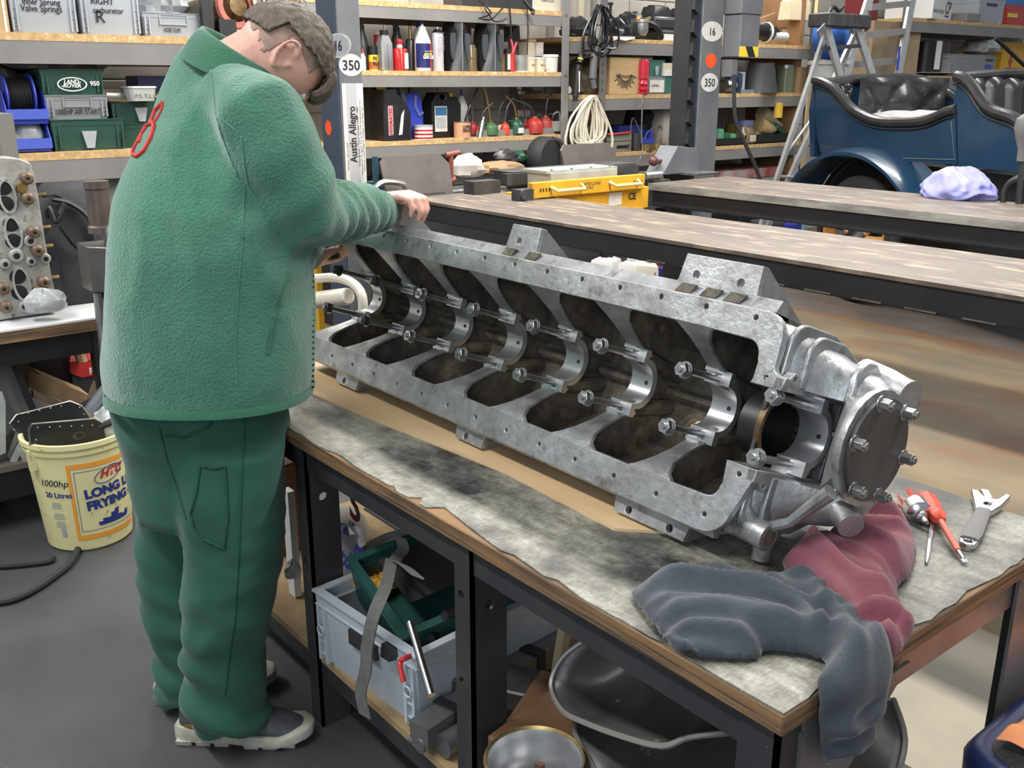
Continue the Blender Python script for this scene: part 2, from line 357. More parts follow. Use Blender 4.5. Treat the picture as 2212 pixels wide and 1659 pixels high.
uppr=[(-2.31,.356),(-1.03,.358),(-.935,.356)]+arc(-.925,.331,.025,PI/2,0,5)+[(-.893,.31),(-.901,.290),(-.842,.290),(-.838,.311)]+arc(-.852,.325,.013,-PI/2,-PI,3)+[(-.866,.36)]+arc(-.905,.366,.039,0,PI/2,6)+[(-2.31,.405)]
b=MB(); b.plate(lowr,holes_u([-2.124+.1006*k for k in range(12)]+[-.913],.068)+holes_u([-.872],.148),lambda u,v:F(u,v,-.014),lambda u,v:F(u,v,0)); b.obj('joint_flange',m_alu,ck,bevel=.0015)
b=MB(); b.plate(uppr,holes_u([-2.235+.1008*k for k in range(14)],.391)+holes_u([-.875],.303),lambda u,v:F(u,v,-.014),lambda u,v:F(u,v,0)); b.obj('joint_flange',m_alu,ck,bevel=.0015)
# shell: two side walls and a pierced back wall
b=MB()
lo=[(.046,-.010),(.064,-.010),(.068,-.12),(.135,-.232),(.123,-.246),(.052,-.125)]; up=[(.452-v,w) for v,w in lo]
for pr_ in (lo,up): b.ext(pr_,lambda v,w:F(-2.30,v,w),lambda v,w:F(-.90,v,w))
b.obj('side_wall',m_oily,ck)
hol=[]
for k in range(7):
    um=(NU[k]+NU[k+1])/2
    if k<6: hol+= [circ(um+.012,.292,.030,14),circ(um+.0,.163,.030,14)]
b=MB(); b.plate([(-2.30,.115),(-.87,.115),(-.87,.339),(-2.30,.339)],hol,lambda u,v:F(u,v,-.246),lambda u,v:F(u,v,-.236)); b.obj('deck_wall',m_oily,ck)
for h in hol:
    b=MB()
    cu,cv=sum(p[0] for p in h)/len(h),sum(p[1] for p in h)/len(h)
    b.plate(circ(cu,cv,.043,18),[circ(cu,cv,.0305,14)],lambda u,v:F(u,v,-.237),lambda u,v:F(u,v,-.224)); b.obj('hole_rim',m_oily,ck)
for k in range(7):                                  # ribs and gallery along the floor of each bay
    a,c=NU[k]+.01,NU[k+1]-.01; b=MB()
    b.tube([F(a,.228,-.228),F(c,.228,-.228)],.012,8)
    b.obj('gallery',m_oily,ck); um=(a+c)/2
    for s in (1,-1):
        b=MB()
        q=[(.2275-s*.158,-.02),(.2275-s*.145,-.03),(.2275-s*.140,-.13),(.2275-s*.10,-.21),(.2275-s*.158,-.14)]
        b.ext(q,lambda v,w:F(um+.042,v,w),lambda v,w:F(um+.066,v,w)); b.obj('wall_rib',m_oily,ck)
# webs, arms, saddles, studs
CV=.230; WS=-.11
lower_arm=[(.094,-.003,.062),(.106,-.012,.040),(.121,-.032,.026),(.142,-.066,.019),(.160,-.097,.020),(.166,-.108,.023)]
def arm(uc,mir,s):
    """flange of a web: rows across u, following the edge of the web"""
    rows=[]
    for v,w,h in lower_arm:
        v=CV+(CV-v) if mir else v
        rows.append((v,w,h*s))
    top=[];bot=[]
    for i,(v,w,h) in enumerate(rows):
        for lst,dw in ((top,0),(bot,-.009)):
            dv=(.006 if not mir else -.006) if dw else 0
            lst.append([F(uc-h,v+dv*0,w+dw),F(uc-h*.4,v,w+dw),F(uc+h*.4,v,w+dw),F(uc+h,v,w+dw)])
    bm=MB(); rings=[t+list(reversed(q)) for t,q in zip(top,bot)]
    bm.loft(rings); return bm
nut=[(.0135*math.cos(PI/3*k),.0135*math.sin(PI/3*k)) for k in range(6)]
for k,uc in enumerate(NU):
    s=1 if k<7 else .0
    hw=.0275 if k else .024
    if k<7:
        b=MB()
        half=[(.058,-.012),(.094,-.010),(.121,-.038),(.142,-.070),(.163,-.110)]
        rr=.051; pts=half+arc(CV,WS,rr,PI,2*PI,10)[0:]; 
        pts=half+[(CV+rr*math.cos(a),WS+rr*math.sin(a)) for a in [PI+PI*i/10 for i in range(11)]]+[(2*CV-v,w) for v,w in reversed(half)]
        pts+=[(.40,-.12),(.327,-.238),(.128,-.238),(.056,-.12)]
        b.ext(pts,lambda v,w:F(uc-.007,v,w),lambda v,w:F(uc+.007,v,w))
        for v in (.178,.282): b.tube([F(uc+.012,v,WS-.012),F(uc+.012,v+(.02 if v<.2 else -.02),-.236)],.0165,10)
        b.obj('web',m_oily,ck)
        for mir in (0,1): arm(uc+(.0 if k<6 else -.004),mir,1 if k<6 else .85).obj('web_arm',m_alu,ck,smooth=50)
    # saddle: half ring with two flat seats
    R0=.0405
    pr_=[(.164,WS),(CV-R0,WS)]+[(CV+R0*math.cos(a),WS+R0*math.sin(a)) for a in [PI+PI*i/20 for i in range(1,20)]]+[(CV+R0,WS),(2*CV-.164,WS),(2*CV-.164,WS-.012),(2*CV-.176,WS-.018)]
    pr_+=[(CV+.053*math.cos(a),WS+.053*math.sin(a)) for a in [2*PI-.34-(PI-.68)*i/14 for i in range(15)]]+[(.176,WS-.018),(.164,WS-.012)]
    b=MB(); b.ext(pr_,lambda v,w:F(uc-hw,v,w),lambda v,w:F(uc+hw,v,w))
    for v in (.166,2*CV-.166):                     # raised register lips at the seat edges
        b.add([F(uc+x,v+y,WS+z) for z in (-.002,.006) for x,y in ((-hw,-.0035),(hw*.1,-.0035),(hw*.1,.0035),(-hw,.0035))],[[3,2,1,0],[4,5,6,7],[0,1,5,4],[1,2,6,5],[2,3,7,6],[3,0,4,7]])
    sd=b.obj('bearing_saddle',m_alub,ck,smooth=30)
    h=MB()
    q=F(uc+.012,CV+R0*.55*0+.004,WS-R0+.0006)
    h.lathe([(.0042,0),(.0042,.0008)],q,CN,10); h.obj('oil_hole',m_ink,sd)
    for v in (.180,.280):
        b=MB(); b.tube([F(uc,v,WS-.01),F(uc,v,-.018)],.0066,12); b.tube([F(uc,v,-.034),F(uc,v,.002)],.0058,10); st=b.obj('stud',m_steel,ck)
        b=MB(); w0=-.0155
        b.ext([(a*1,c) for a,c in nut],lambda x,y:F(uc+x,v+y,w0),lambda x,y:F(uc+x,v+y,w0+.013))
        nb=b.obj('nut',m_nutm if k>1 else m_dsteel,st,bevel=.0012)
        b=MB(); b.lathe([(.0155,0),(.0155,.0022)],F(uc,v,-.0185),CN,16); b.obj('washer',m_steel,st)
# mounting feet: a flange parallel to the joint face with gusseted ends
def mount(u0,u1,sgn,vout,holes,first=False):
    base=CV+sgn*(.405-CV)-sgn*.008
    vo=CV+sgn*(vout-CV)
    f=.035
    poly=[(u0-f,base),(u0-f*.4,base+sgn*.016),(u0-f*.12,base+sgn*.034),(u0,vo),(u1,vo),(u1+f*.06,base+sgn*.036),(u1+f*.25,base+sgn*.014),(u1+f*.7,base)]
    b=MB(); b.plate(poly,[circ(a,CV+sgn*.212,.0075,12) for a in holes],lambda u,v:F(u,v,-.012-CA),lambda u,v:F(u,v,-CA))
    for ue,d in ((u0+.001,.010),(u1-.011,.010)):
        g=[(vo,-CA-.001),(vo,-CA-.018),(base+sgn*.006,-.19),(base-sgn*.03,-.19),(base-sgn*.006,-CA)]
        b.ext(g,lambda v,w:F(ue,v,w),lambda v,w:F(ue+d,v,w))
    return b.obj('mounting_foot',m_alu,ck,smooth=25,bevel=.001)
for u0,u1,hs in ((-2.118,-2.018,[-2.08]),(-1.598,-1.508,[-1.565]),(-1.117,-.955,[-1.085,-.99])):
    mount(u0,u1,1,.476,hs); mount(u0,u1,-1,.4535,hs)
for sgn in (1,-1):                                  # ledge joining the feet on each side
    v0=CV+sgn*.168; v1=CV+sgn*.197
    b=MB(); b.add([F(u,v,w) for u in (-2.30,-.90) for v,w in ((v0,-.010),(v1,-CA),(v1,-CA-.011),(v0,-CA-.03))],[[0,1,5,4],[1,2,6,5],[2,3,7,6],[3,0,4,7],[3,2,1,0],[4,5,6,7]]); b.obj('mounting_ledge',m_alu,ck,smooth=0)
# pockets in the ledge by the big upper feet
for uc in (-1.575,-1.50,-1.09,-1.035,-.985):
    b=MB(); b.add([F(uc+du,v,w) for w in (-.019,-.0135) for du,v in ((-.022,.408),(.012,.408),(.022,.424),(-.010,.424))],[[3,2,1,0],[4,5,6,7],[0,1,5,4],[1,2,6,5],[2,3,7,6],[3,0,4,7]]); b.obj('ledge_pocket',m_oily,ck,smooth=0)
# right-hand end: frame with bolt lugs, shoulders, ribs, end cover
lug=[.03,.105,.18]
def lugedge(v,sgn,rev):
    o=[]
    for w in (lug if not rev else lug[::-1]):
        a=[(v,-w+.017),(v+sgn*.007,-w+.010),(v+sgn*.013,-w+.004),(v+sgn*.013,-w-.004),(v+sgn*.007,-w-.010),(v,-w-.017)]
        o+=a if not rev else a[::-1]
    return o
frm=[(.290,0),(.309,0)]+lugedge(.309,1,False)+[(.312,-.205),(.300,-.224),(.155,-.224),(.143,-.205)]+lugedge(.143,-1,True)+[(.143,0),(.163,0),(.163,-.182),(.292,-.182)]
b=MB(); b.plate(frm,[circ(.313,-w,.0042,8) for w in lug]+[circ(.139,-w,.0042,8) for w in lug]+[circ(.228,-.203,.004,8)],lambda v,w:F(-.858,v,w),lambda v,w:F(-.842,v,w)); b.obj('end_flange',m_alu,ck,smooth=30,bevel=.001)
b=MB()
b.plate([(.10,-.015),(.160,-.02),(.163,-.058),(.292,-.058),(.296,-.02),(.36,-.015),(.36,-.14),(.30,-.26),(.15,-.26),(.09,-.14)],[circ(.228,-.115,.055,24)],lambda v,w:F(-.905,v,w),lambda v,w:F(-.898,v,w))
b.obj('end_bulkhead',m_bulk,ck)
b=MB(); b.plate(circ(.228,-.115,.062,26),[circ(.228,-.115,.0545,24)],lambda v,w:F(-.905,v,w),lambda v,w:F(-.894,v,w)); b.obj('seal_ring',m_dbrass,ck)
b=MB(); b.lathe([(.0545,0),(.0545,.045),(.0005,.045)],F(-.899,.228,-.115),(-1,0,0),24,caps=False); b.obj('seal_bore',m_black,ck)
b=MB(); b.ext([(.163,-.19),(.292,-.19),(.292,-.222),(.163,-.222)],lambda v,w:F(-.90,v,w),lambda v,w:F(-.858,v,w))
for v0,v1 in ((.150,.163),(.292,.305)): b.ext([(v0,-.004),(v1,-.004),(v1,-.22),(v0,-.22)],lambda v,w:F(-.90,v,w),lambda v,w:F(-.856,v,w))
b.tube([F(-.87,.243,-.165),F(-.835,.243,-.190)],.008,8)
b.obj('nose_recess',m_alu,ck)
def shoulder(sgn,grow=0):
    st=[(-.905,.168,-.012),(-.885,.166,-.016),(-.865,.158,-.028),(-.845,.147,-.055),(-.820,.136,-.085),(-.79,.128,-.110),(-.757,.112,-.130)]
    rings=[]
    for u,h,wf in st:
        h+=grow; wf+=grow*.6; wb=-.27+.0*u; v0=.072
        if u>-.80: wb=-.235
        r=.035
        p=[(v0,wf)]+[(h-r+r*math.sin(a),wf-r+r*math.cos(a)) for a in (0,.35,.8,1.2,1.57)]+[(h,-.14 if wf>-.1 else wf-.05),(h-.05,wb),(v0-.01,wb)]
        rings.append([F(u,CV-.002+sgn*v,w) for v,w in p])
    return rings
for sgn in (1,-1):
    b=MB(); b.loft(shoulder(sgn)); b.obj('nose_shoulder',m_alu,ck,smooth=50)
    rg=shoulder(sgn,.014)
    for i in (2,3):
        b=MB(); q=rg[i]; c=sum(q,V((0,0,0)))/len(q)
        b.loft([[p+V((d,0,0)) for p in q] for d in (-.005,.005)]); b.obj('rib',m_alu,ck,smooth=30,bevel=.003)
    if sgn>0:
        b=MB(); q=rg[5]; b.loft([[p+V((d,0,0)) for p in q] for d in (-.006,.006)]); b.obj('rib',m_alu,ck,smooth=30,bevel=.003)
UD=-.728; DV,DW,DR=.243,-.118,.082
ring=lambda u,r,ry,n=24:[F(u,DV+ry*math.cos(2*PI*k/n),DW+r*math.sin(2*PI*k/n)) for k in range(n)]
def rr_ring(u,v0,v1,w0,w1,n=24):
    o=[]
    for k in range(n):
        a=2*PI*k/n; c,s=math.cos(a),math.sin(a); q=max(abs(c),abs(s)); q=q**.75
        o.append(F(u,(v0+v1)/2+(v1-v0)/2*c/q,(w0+w1)/2+(w1-w0)/2*s/q))
    return o
b=MB(); b.loft([rr_ring(-.856,.148,.308,-.27,-.20),rr_ring(-.82,.150,.310,-.255,-.155),rr_ring(-.785,.155,.318,-.235,-.085),ring(-.752,.086,.082),ring(-.744,.094,.092),ring(UD-.004,.095,.093)]); b.obj('nose_casing',m_alu,ck,smooth=45)
b=MB(); b.loft([ring(UD-.004,DR,DR,32),ring(UD+.004,DR,DR,32)]); ec=b.obj('end_cover',m_coat,ck,bevel=.001)
for k in range(6):
    a=R(28+60*k); v,w=DV+.078*math.cos(a),DW+.078*math.sin(a)
    b=MB(); b.ext([(.0098*math.cos(PI/3*i+.3),.0098*math.sin(PI/3*i+.3)) for i in range(6)],lambda x,y:F(UD+.006,v+x,w+y),lambda x,y:F(UD+.022,v+x,w+y)); b.tube([F(UD,v,w),F(UD+.026,v,w)],.0058,10); b.lathe([(.013,0),(.013,.003)],F(UD+.003,v,w),(1,0,0),14); b.obj('cover_bolt',m_brass if False else m_steel,ck,bevel=.0008)
# bosses and struts cast on the outside of the nose
def boss(name,p0,p1,r0,r1,hole=True,mat=None):
    b=MB(); d=(V(p1)-V(p0)); b.lathe([(r0,0),(r0*.92,d.length*.5),(r1,d.length*.85),(r1,d.length)],p0,d,18)
    o=b.obj(name,mat or m_alu,ck)
    if hole:
        h=MB(); h.lathe([(r1*.62,0),(r1*.62,.0012)],p1,d,16); h.obj('bore',m_oily,o)
boss('lug_boss',F(-.83,.345,-.20),F(-.735,.335,-.185),.034,.026,False)
boss('oil_boss',F(-.90,.070,-.055),F(-.823,.064,-.055),.025,.0235)
boss('drain_boss',F(-.845,.085,-.07),F(-.845,.022,-.085),.018,.0155,False)
boss('lug_boss',F(-.80,.150,-.16),F(-.735,.118,-.125),.026,.021,False)
b=MB(); b.tube([F(-.832,.078,-.06),F(-.80,.098,-.062),F(-.742,.165,-.050)],[.010,.0085,.013],10); b.obj('strut',m_alu,ck)
b=MB(); b.tube([F(-.87,.135,-.03),F(-.868,.10,-.035),F(-.862,.075,-.05)],[.009,.011,.016],10); b.obj('strut',m_alu,ck)
b=MB(); b.ext([(.165,-.07),(.335,-.16),(.36,-.20),(.33,-.235),(.30,-.225)],lambda v,w:F(-.752,v,w),lambda v,w:F(-.740,v,w)); b.obj('nose_lobe',m_alu,ck,bevel=.002)
# ================================================================ FOUR-POST LIFT
m_lift=M('lift_post_grey',(.15,.155,.165),(.12,.125,.14),scale=6,rough=.5,c3=(.22,.20,.18),s3=18,lo3=.68,hi3=.74)
m_lblue=M('lift_post_blue',(.055,.075,.115),(.042,.058,.09),scale=5,rough=.5,c3=(.10,.085,.07),s3=4,lo3=.64,hi3=.72)
m_deck=M('worn_deck_steel',(.165,.132,.104),(.105,.086,.076),scale=3,stretch=(.8,3,1),rough=.5,metal=.2,c3=(.32,.26,.185),s3=7,lo3=.52,hi3=.68,detail=8,bump=.05,bscale=80)
m_lip=M('bare_steel_lip',(.36,.35,.32),(.17,.16,.15),scale=7,stretch=(1,1,4),rough=.45,metal=.4)
m_ldark=M('lift_channel_black',(.013,.013,.015),(.02,.02,.022),scale=6,rough=.5)
m_yel=M('yellow_jack_paint',(.66,.36,.02),(.55,.28,.02),scale=10,rough=.45,c3=(.20,.11,.03),s3=16,lo3=.66,hi3=.72)
m_galv=M('galvanised_sheet',(.50,.53,.49),(.40,.43,.40),scale=14,rough=.4,metal=.4)
def runway(x0,y0,y1,label,lip):
    t=thing('lift_runway',label,'lift',((x0+1.5)/2,(y0+y1)/2,.87)); x1=1.6
    b=MB(); b.bb((x0,y0,.988),(x1,y1,1.0)); b.obj('deck_plate',m_deck,t,smooth=0)
    if lip: b=MB(); b.bb((x0,y0-.006,.966),(x1,y0,1.001)); b.obj('edge_lip',m_lip,t,smooth=0)
    for yy,s in ((y0+.012,1),(y1-.012,-1)):
        zc=.912 if not lip else .885; b=MB(); b.bb((x0+.02,yy,zc),(x1,yy+.008*s,.988)); b.bb((x0+.02,yy,zc),(x1,yy+.05*s,zc+.007)); b.obj('side_channel',m_ldark,t,smooth=0)
    return t
r1=runway(-3.80,2.445,2.99,'near steel lift runway with worn brown deck running behind the crankcase',False)
for k in range(14):
    b=MB(); b.bb((-2.3+k*.16,2.452,.916),(-2.21+k*.16,2.458,.920)); b.obj('weld_bead',m_steel,r1,smooth=0)
r2_=runway(-3.58,3.815,4.44,'far steel lift runway with a bare metal lip and blue paper on it',True)
b=MB(); b.bb((-3.66,3.86,.88),(-3.58,3.98,1.01)); b.obj('end_bracket',m_dsteel,r2_); b=MB(); b.cyl((-3.6,3.80,1.035),(-3.6,3.92,1.035),.022,n=12); b.obj('end_roller',m_steel,r2_)
def post(name,x,y0,y1,dx,label,z1=2.35):
    t=thing(name,label,'lift post',(x-dx/2,(y0+y1)/2,0))
    b=MB(); b.bb((x-dx,y0+.002,0),(x,y1,z1)); b.obj('post_body',m_lift,t,bevel=.006)
    b=MB(); b.bb((x-dx+.012,y0-.004,0),(x-.010,y0+.004,z1)); b.obj('side_web',m_lblue,t)
    return t
p1=post('lift_post',-4.1,2.302,2.424,.19,'near lift post with a white history strip and numbered oval stickers')
p2_=post('lift_post',-4.1,4.775,4.972,.20,'far lift post with a switch box and toothed locking strip')
m_oval=M('oval_sticker',(.66,.66,.62),(.58,.58,.55),scale=20,rough=.5); m_ovalg=M('grey_oval_sticker',(.40,.43,.45),rough=.5); m_fluo=M('fluorescent_red',(.95,.10,.02),rough=.5)
def sticker(t,c,r,up,mat,txt,hw,hh,num=.075,rim=None):
    r,up=V(r).normalized(),V(up); n_=r.cross(up); c=V(c)
    b=MB(); b.ext(circ(0,0,hw,22,hh),lambda a,q:c+r*a+up*q,lambda a,q:c+r*a+up*q+n_*.0012)
    o=b.obj('sticker',mat,t,smooth=0)
    if rim:
        b=MB(); b.plate(circ(0,0,hw*1.0,22,hh*1.0),[circ(0,0,hw*.88,22,hh*.88)],lambda a,q:c+r*a+up*q+n_*.0012,lambda a,q:c+r*a+up*q+n_*.0018); b.obj('sticker_rim',rim,o,smooth=0)
    if txt: text(txt,num,c-up*num*.36+n_*.0018,r,up,m_ink,o,align='CENTER',bold=.001)
    return o
sticker(p1,(-4.10,2.366,1.58),(0,1,0),(0,0,1),m_oval,'350',.062,.049,.062)
sticker(p1,(-4.05-.035,2.297,1.662),(.96,.1,0),(0,0,1),m_ovalg,'16',.098,.053,.062,rim=m_oval)
sticker(p1,(-4.215,2.297,1.30),(1,0,0),(0,0,1),m_fluo,None,.03,.034)
b=MB(); b.bb((-4.0995,2.312,1.02),(-4.0975,2.422,1.50)); pl=b.obj('history_strip',m_paper,p1,smooth=0)
b=MB(); b.bb((-4.0975,2.334,1.02),(-4.0965,2.388,1.50)); b.obj('strip_band',M('strip_grey',(.46,.45,.45),rough=.7),pl,smooth=0)
text('Austin Allegro',.052,(-4.0962,2.374,1.145),(0,0,1),(0,-1,0),m_ink,pl,width=.255,bold=.0012)
text('Great Britain | Thorn number 1973 - 1982',.016,(-4.0962,2.392,1.125),(0,0,1),(0,-1,0),m_ink,pl,width=.27)
text('We have one of these.',.012,(-4.0965,2.330,1.11),(0,0,1),(0,-1,0),m_ink,pl,width=.13)
text('Nicknamed the "All Aggro". The car that every family hoped to own',.012,(-4.0966,2.404,1.085),(0,0,1),(0,-1,0),m_ink,pl,width=.34)
text('and British Leyland relied on. Attempts to put things right.',.012,(-4.0966,2.416,1.10),(0,0,1),(0,-1,0),m_ink,pl,width=.30)
sticker(p2_,(-4.10,4.868,1.80),(0,1,0),(0,0,1),m_oval,'16',.097,.058,.062)
sticker(p2_,(-4.10,4.874,1.632),(0,1,0),(0,0,1),m_fluo,None,.05,.042)
sticker(p2_,(-4.10,4.872,1.505),(0,1,0),(0,0,1),m_oval,'350',.08,.055,.066)
b=MB(); b.bb((-4.22,4.66,0),(-4.09,4.70,2.3)); b.obj('locking_strip',m_ldark,p2_)
for k in range(10):
    z=1.02+k*.128; b=MB(); b.ext([(4.66,z),(4.70,z-.03),(4.705,z+.045),(4.665,z+.07)],lambda y,q:(-4.092,y,q),lambda y,q:(-4.065,y,q)); b.obj('locking_tooth',m_ldark,p2_,smooth=0)
b=MB(); b.bb((-4.12,4.984,1.90),(-3.98,5.19,2.35),bev=.004); eb=b.obj('switch_box',m_lift,p2_)
b=MB(); b.bb((-4.12,4.996,1.655),(-3.985,5.178,1.90),bev=.004); b.obj('switch_cover',m_lift,p2_)
b=MB(); b.bb((-3.986,4.996,1.655),(-3.9835,5.178,1.715)); wb=b.obj('warning_band',m_yellow,p2_,smooth=0)
b=MB(); b.ext([(5.05,1.715),(5.115,1.715),(5.15,1.655),(5.085,1.655)],lambda y,q:(-3.984,y,q),lambda y,q:(-3.982,y,q)); b.obj('black_stripe',m_black,wb,smooth=0)
b=MB(); b.bb((-4.1,4.98,1.54),(-4.02,5.03,1.64)); b.obj('cable_cover',m_lift,p2_)
b=MB(); b.tube(spline([(-4.0,4.98,1.55),(-3.98,4.99,1.3),(-3.95,5.06,1.15),(-3.92,5.16,.98),(-3.9,5.25,.8)],5),.012,8); b.obj('supply_hose',m_rub,p2_)
b=MB(); b.ext([(4.30,.99),(4.62,.99),(4.60,1.13),(4.42,1.15)],lambda y,q:(-4.07,y,q),lambda y,q:(-3.93,y,q)); b.obj('post_shoe',m_lift,p2_,bevel=.004)
b=MB(); b.bb((-4.04,4.45,.985),(-3.8,4.66,.997)); b.obj('shoe_plate',m_steel,p2_)
b=MB(); b.bb((-4.22,2.43,.86),(-4.0,4.66,.985)); b.obj('cross_beam',m_dsteel,p1)
for k,(x,z) in enumerate(((-3.96,.99),(-3.93,.975),(-3.99,1.0))):
    b=MB(); b.cyl((x,2.5,z),(x,4.3,z),.011,n=8); b.obj('cable_rod',m_dsteel if k else m_steel,p1)
# jacking beam between the runways
jb=thing('jacking_beam','yellow sliding jacking beam with pull handles hung between lift runways','jack',(-3.5,3.3,.85))
b=MB(); b.bb((-3.64,2.90,.905),(-3.395,3.62,1.01)); b.obj('jack_body',m_yel,jb,bevel=.004)
b=MB(); b.ext([(2.845,1.005),(3.56,1.005),(3.565,1.075),(2.84,1.075)],lambda y,z:(-3.40,y,z),lambda y,z:(-3.37,y,z)); fr=b.obj('front_flange',m_yel,jb,bevel=.003)
b=MB(); b.bb((-3.40,2.90,.90),(-3.36,3.55,.915)); b.obj('foot_flange',m_yel,jb)
for y in (2.95,3.32):
    b=MB(); b.tube([(-3.37,y,1.05),(-3.335,y+.01,1.035),(-3.335,y+.18,1.035),(-3.37,y+.19,1.05)],.009,8); b.obj('pull_handle',M('chipped_yellow',(.75,.55,.15),(.6,.5,.3),scale=30,rough=.5),jb)
for y0 in (2.885,3.485):
    for k in range(4): b=MB(); b.bb((-3.3695,y0+k*.017,1.032),(-3.3685,y0+k*.017+.006,1.048)); b.obj('slot',m_black,fr,smooth=0)
b=MB(); b.bb((-3.395,3.34,.935),(-3.393,3.43,.995)); b.obj('notice',m_paper,jb,smooth=0)
text('CE',.045,(-3.3925,3.475,.955),(0,1,0),(0,0,1),m_ink,jb,bold=.001)
text('RATED LOAD\n2000 KG',.02,(-3.3685,3.14,1.045),(0,1,0),(0,0,1),m_ink,fr,space=.9)
b=MB(); b.bb((-3.62,3.02,1.01),(-3.45,3.45,1.10)); b.bb((-3.64,3.0,1.10),(-3.46,3.46,1.112)); gv=b.obj('galvanised_cover',m_galv,jb)
for k in range(4): b=MB(); b.lathe([(.007,0),(.007,.006)],(-3.47,3.04+k*.125,1.112),(0,0,1),8); b.obj('rivet',m_steel,gv)
for y in (2.97,3.50): b=MB(); b.cyl((-3.5,y-.03,1.03),(-3.5,y+.03,1.03),.022,n=12); b.obj('roller',m_yel,jb)
b=MB(); b.bb((-3.42,2.76,1.001),(-3.36,2.84,1.05)); b.cyl((-3.39,2.78,1.03),(-3.35,2.78,1.03),.022,n=12); b.obj('slide_bracket',m_dsteel,jb)
b=MB(); b.bb((-3.78,2.76,1.001),(-3.70,2.92,1.06)); b.obj('slide_bracket',m_dsteel,jb)
b=MB(); b.bb((-3.86,3.00,1.02),(-3.72,3.86,1.095),bev=.004); b.bb((-3.74,2.96,1.03),(-3.70,3.86,1.085)); b.bb((-3.88,3.1,.99),(-3.7,3.8,1.02)); tag(b.obj('steel_beam',m_dsteel),'black box-section steel beam lying behind the yellow jacking beam','beam')
def wheel_stop(x,y0,y1,z0,z1,label,lean,mat):
    b=MB(); w=y1-y0; b.ext([(y0+.01,z0),(y1-.005,z0),(y1,z1-.05),(y1-.05,z1),(y0+.03,z1),(y0,z1-.03)],lambda y,z:(x-lean*(z-z0),y,z),lambda y,z:(x-.012-lean*(z-z0),y,z)); b.bb((x-.06,y0+.05,z0),(x,y1-.05,z0+.01))
    return tag(b.obj('wheel_stop',mat,smooth=0),label,'wheel stop')
m_stop=M('brown_steel_plate',(.10,.085,.08),(.14,.12,.115),scale=7,rough=.5,metal=.4)
wheel_stop(-3.83,2.36,2.74,1.0,1.185,'brown steel wheel stop plate standing at near runway end',.25,m_stop)
wheel_stop(-4.12,3.72,4.14,.985,1.17,'curved dark wheel stop plate below the cream cable coil',.3,m_stop)
b=MB(); b.tube(spline([at(806,410,x=-3.79),at(828,394,x=-3.79),at(868,397,x=-3.79),at(876,408,x=-3.79)],4)+[at(872,425,x=-3.79)],.013,8)
tag(b.obj('release_lever',m_steel),'bent steel release lever on the near runway beyond the hand','lever')
b=MB(); b.cyl(at(812,392,x=-4.0)-V((0,0,.12)),at(812,392,x=-4.0),.045); b.cyl(at(812,392,x=-4.0),at(810,338,x=-4.0),.014); tag(b.obj('air_jack',M('teal_paint',(.02,.07,.10),rough=.4)),'teal bottle jack with thin stem at left of wheel stop plate','jack')
b=MB(); q=at(975,392,x=-3.9); b.cyl(q,q+V((0,0,.13)),.012); b.cyl(q+V((0,-.03,.125)),q+V((0,.05,.135)),.012); b.cyl(q+V((0,-.02,0)),q+V((0,.02,.01)),.016); tag(b.obj('stop_handle',M('rusty_red',(.22,.06,.04),rough=.5)),'rusty red tee handle at right of wheel stop plate','handle')
b=MB(); q=at(1412,348,x=-4.0); b.cyl(q,q+V((0,.16,-.01)),.012); b.sphere(q,.03,12,8); b.bb(q+V((-.03,.12,-.08)),q+V((.03,.2,0))); tag(b.obj('locking_handle',M('maroon_knob',(.10,.03,.03),rough=.4)),'locking handle with maroon ball knob beside the far lift post','handle')
# ================================================================ SHELVING
XS=-5.5
m_beam=M('grey_shelf_beam',(.235,.225,.215),(.20,.19,.185),scale=4,rough=.5)
m_beamd=M('dark_shelf_upright',(.16,.155,.15),(.13,.125,.12),scale=6,rough=.5)
m_chip=M('chipboard_edge',(.62,.42,.20),(.45,.28,.12),scale=30,rough=.8,c3=(.78,.60,.34),s3=20,lo3=.55,hi3=.7)
def unit(label,y0,y1,levels,xf=XS,ups=(),ztop=2.5,bh=.075,bt=.03):
    t=thing('shelving_unit',label,'shelving',(xf-.3,(y0+y1)/2,0))
    for z in levels:
        b=MB(); b.bb((xf-.60,y0,z-bt),(xf,y1,z)); b.obj('shelf_board',m_chip,t,smooth=0)
        b=MB(); b.bb((xf-.03,y0,z-bt-bh),(xf-.002,y1,z-bt)); b.obj('front_beam',m_beam,t,smooth=0)
        b=MB(); b.bb((xf-.60,y0,z-bt-bh),(xf-.57,y1,z-bt)); b.obj('back_beam',m_beam,t,smooth=0)
    for y,holes in ups:
        b=MB(); hz=[]
        if holes:
            z=.9
            while z<ztop-.1: hz.append([(y-.004,z),(y+.004,z),(y+.004,z+.03),(y-.004,z+.03)]); z+=.06
        b.plate([(y-.035,0),(y+.035,0),(y+.035,ztop),(y-.035,ztop)],hz,lambda a,c:(xf+.004,a,c),lambda a,c:(xf+.001,a,c)); b.bb((xf-.06,y+.03,0),(xf+.001,y+.035,ztop))
        u=b.obj('upright',m_beamd if holes else m_beam,t,smooth=0)
        if not holes:
            for z in levels[:2]: q=MB(); q.lathe([(.012,0),(.010,.006)],(xf+.004,y,z-.02),(1,0,0),10); q.obj('bolt',m_steel,u)
        b=MB(); b.bb((xf-.62,y-.03,0),(xf-.58,y+.03,ztop)); b.obj('rear_upright',m_beamd,t,smooth=0)
    return t
unit('left shelving unit behind the worker holding grey crates and green boxes',.55,2.78,(1.742,1.158),ups=((.6,0),(2.62,1)),bh=.11,bt=.038)
unit('middle shelving unit holding rows of oil bottles and oil cans',2.86,4.90,(1.985,1.577,1.143),ups=((4.935,0),),bh=.07)
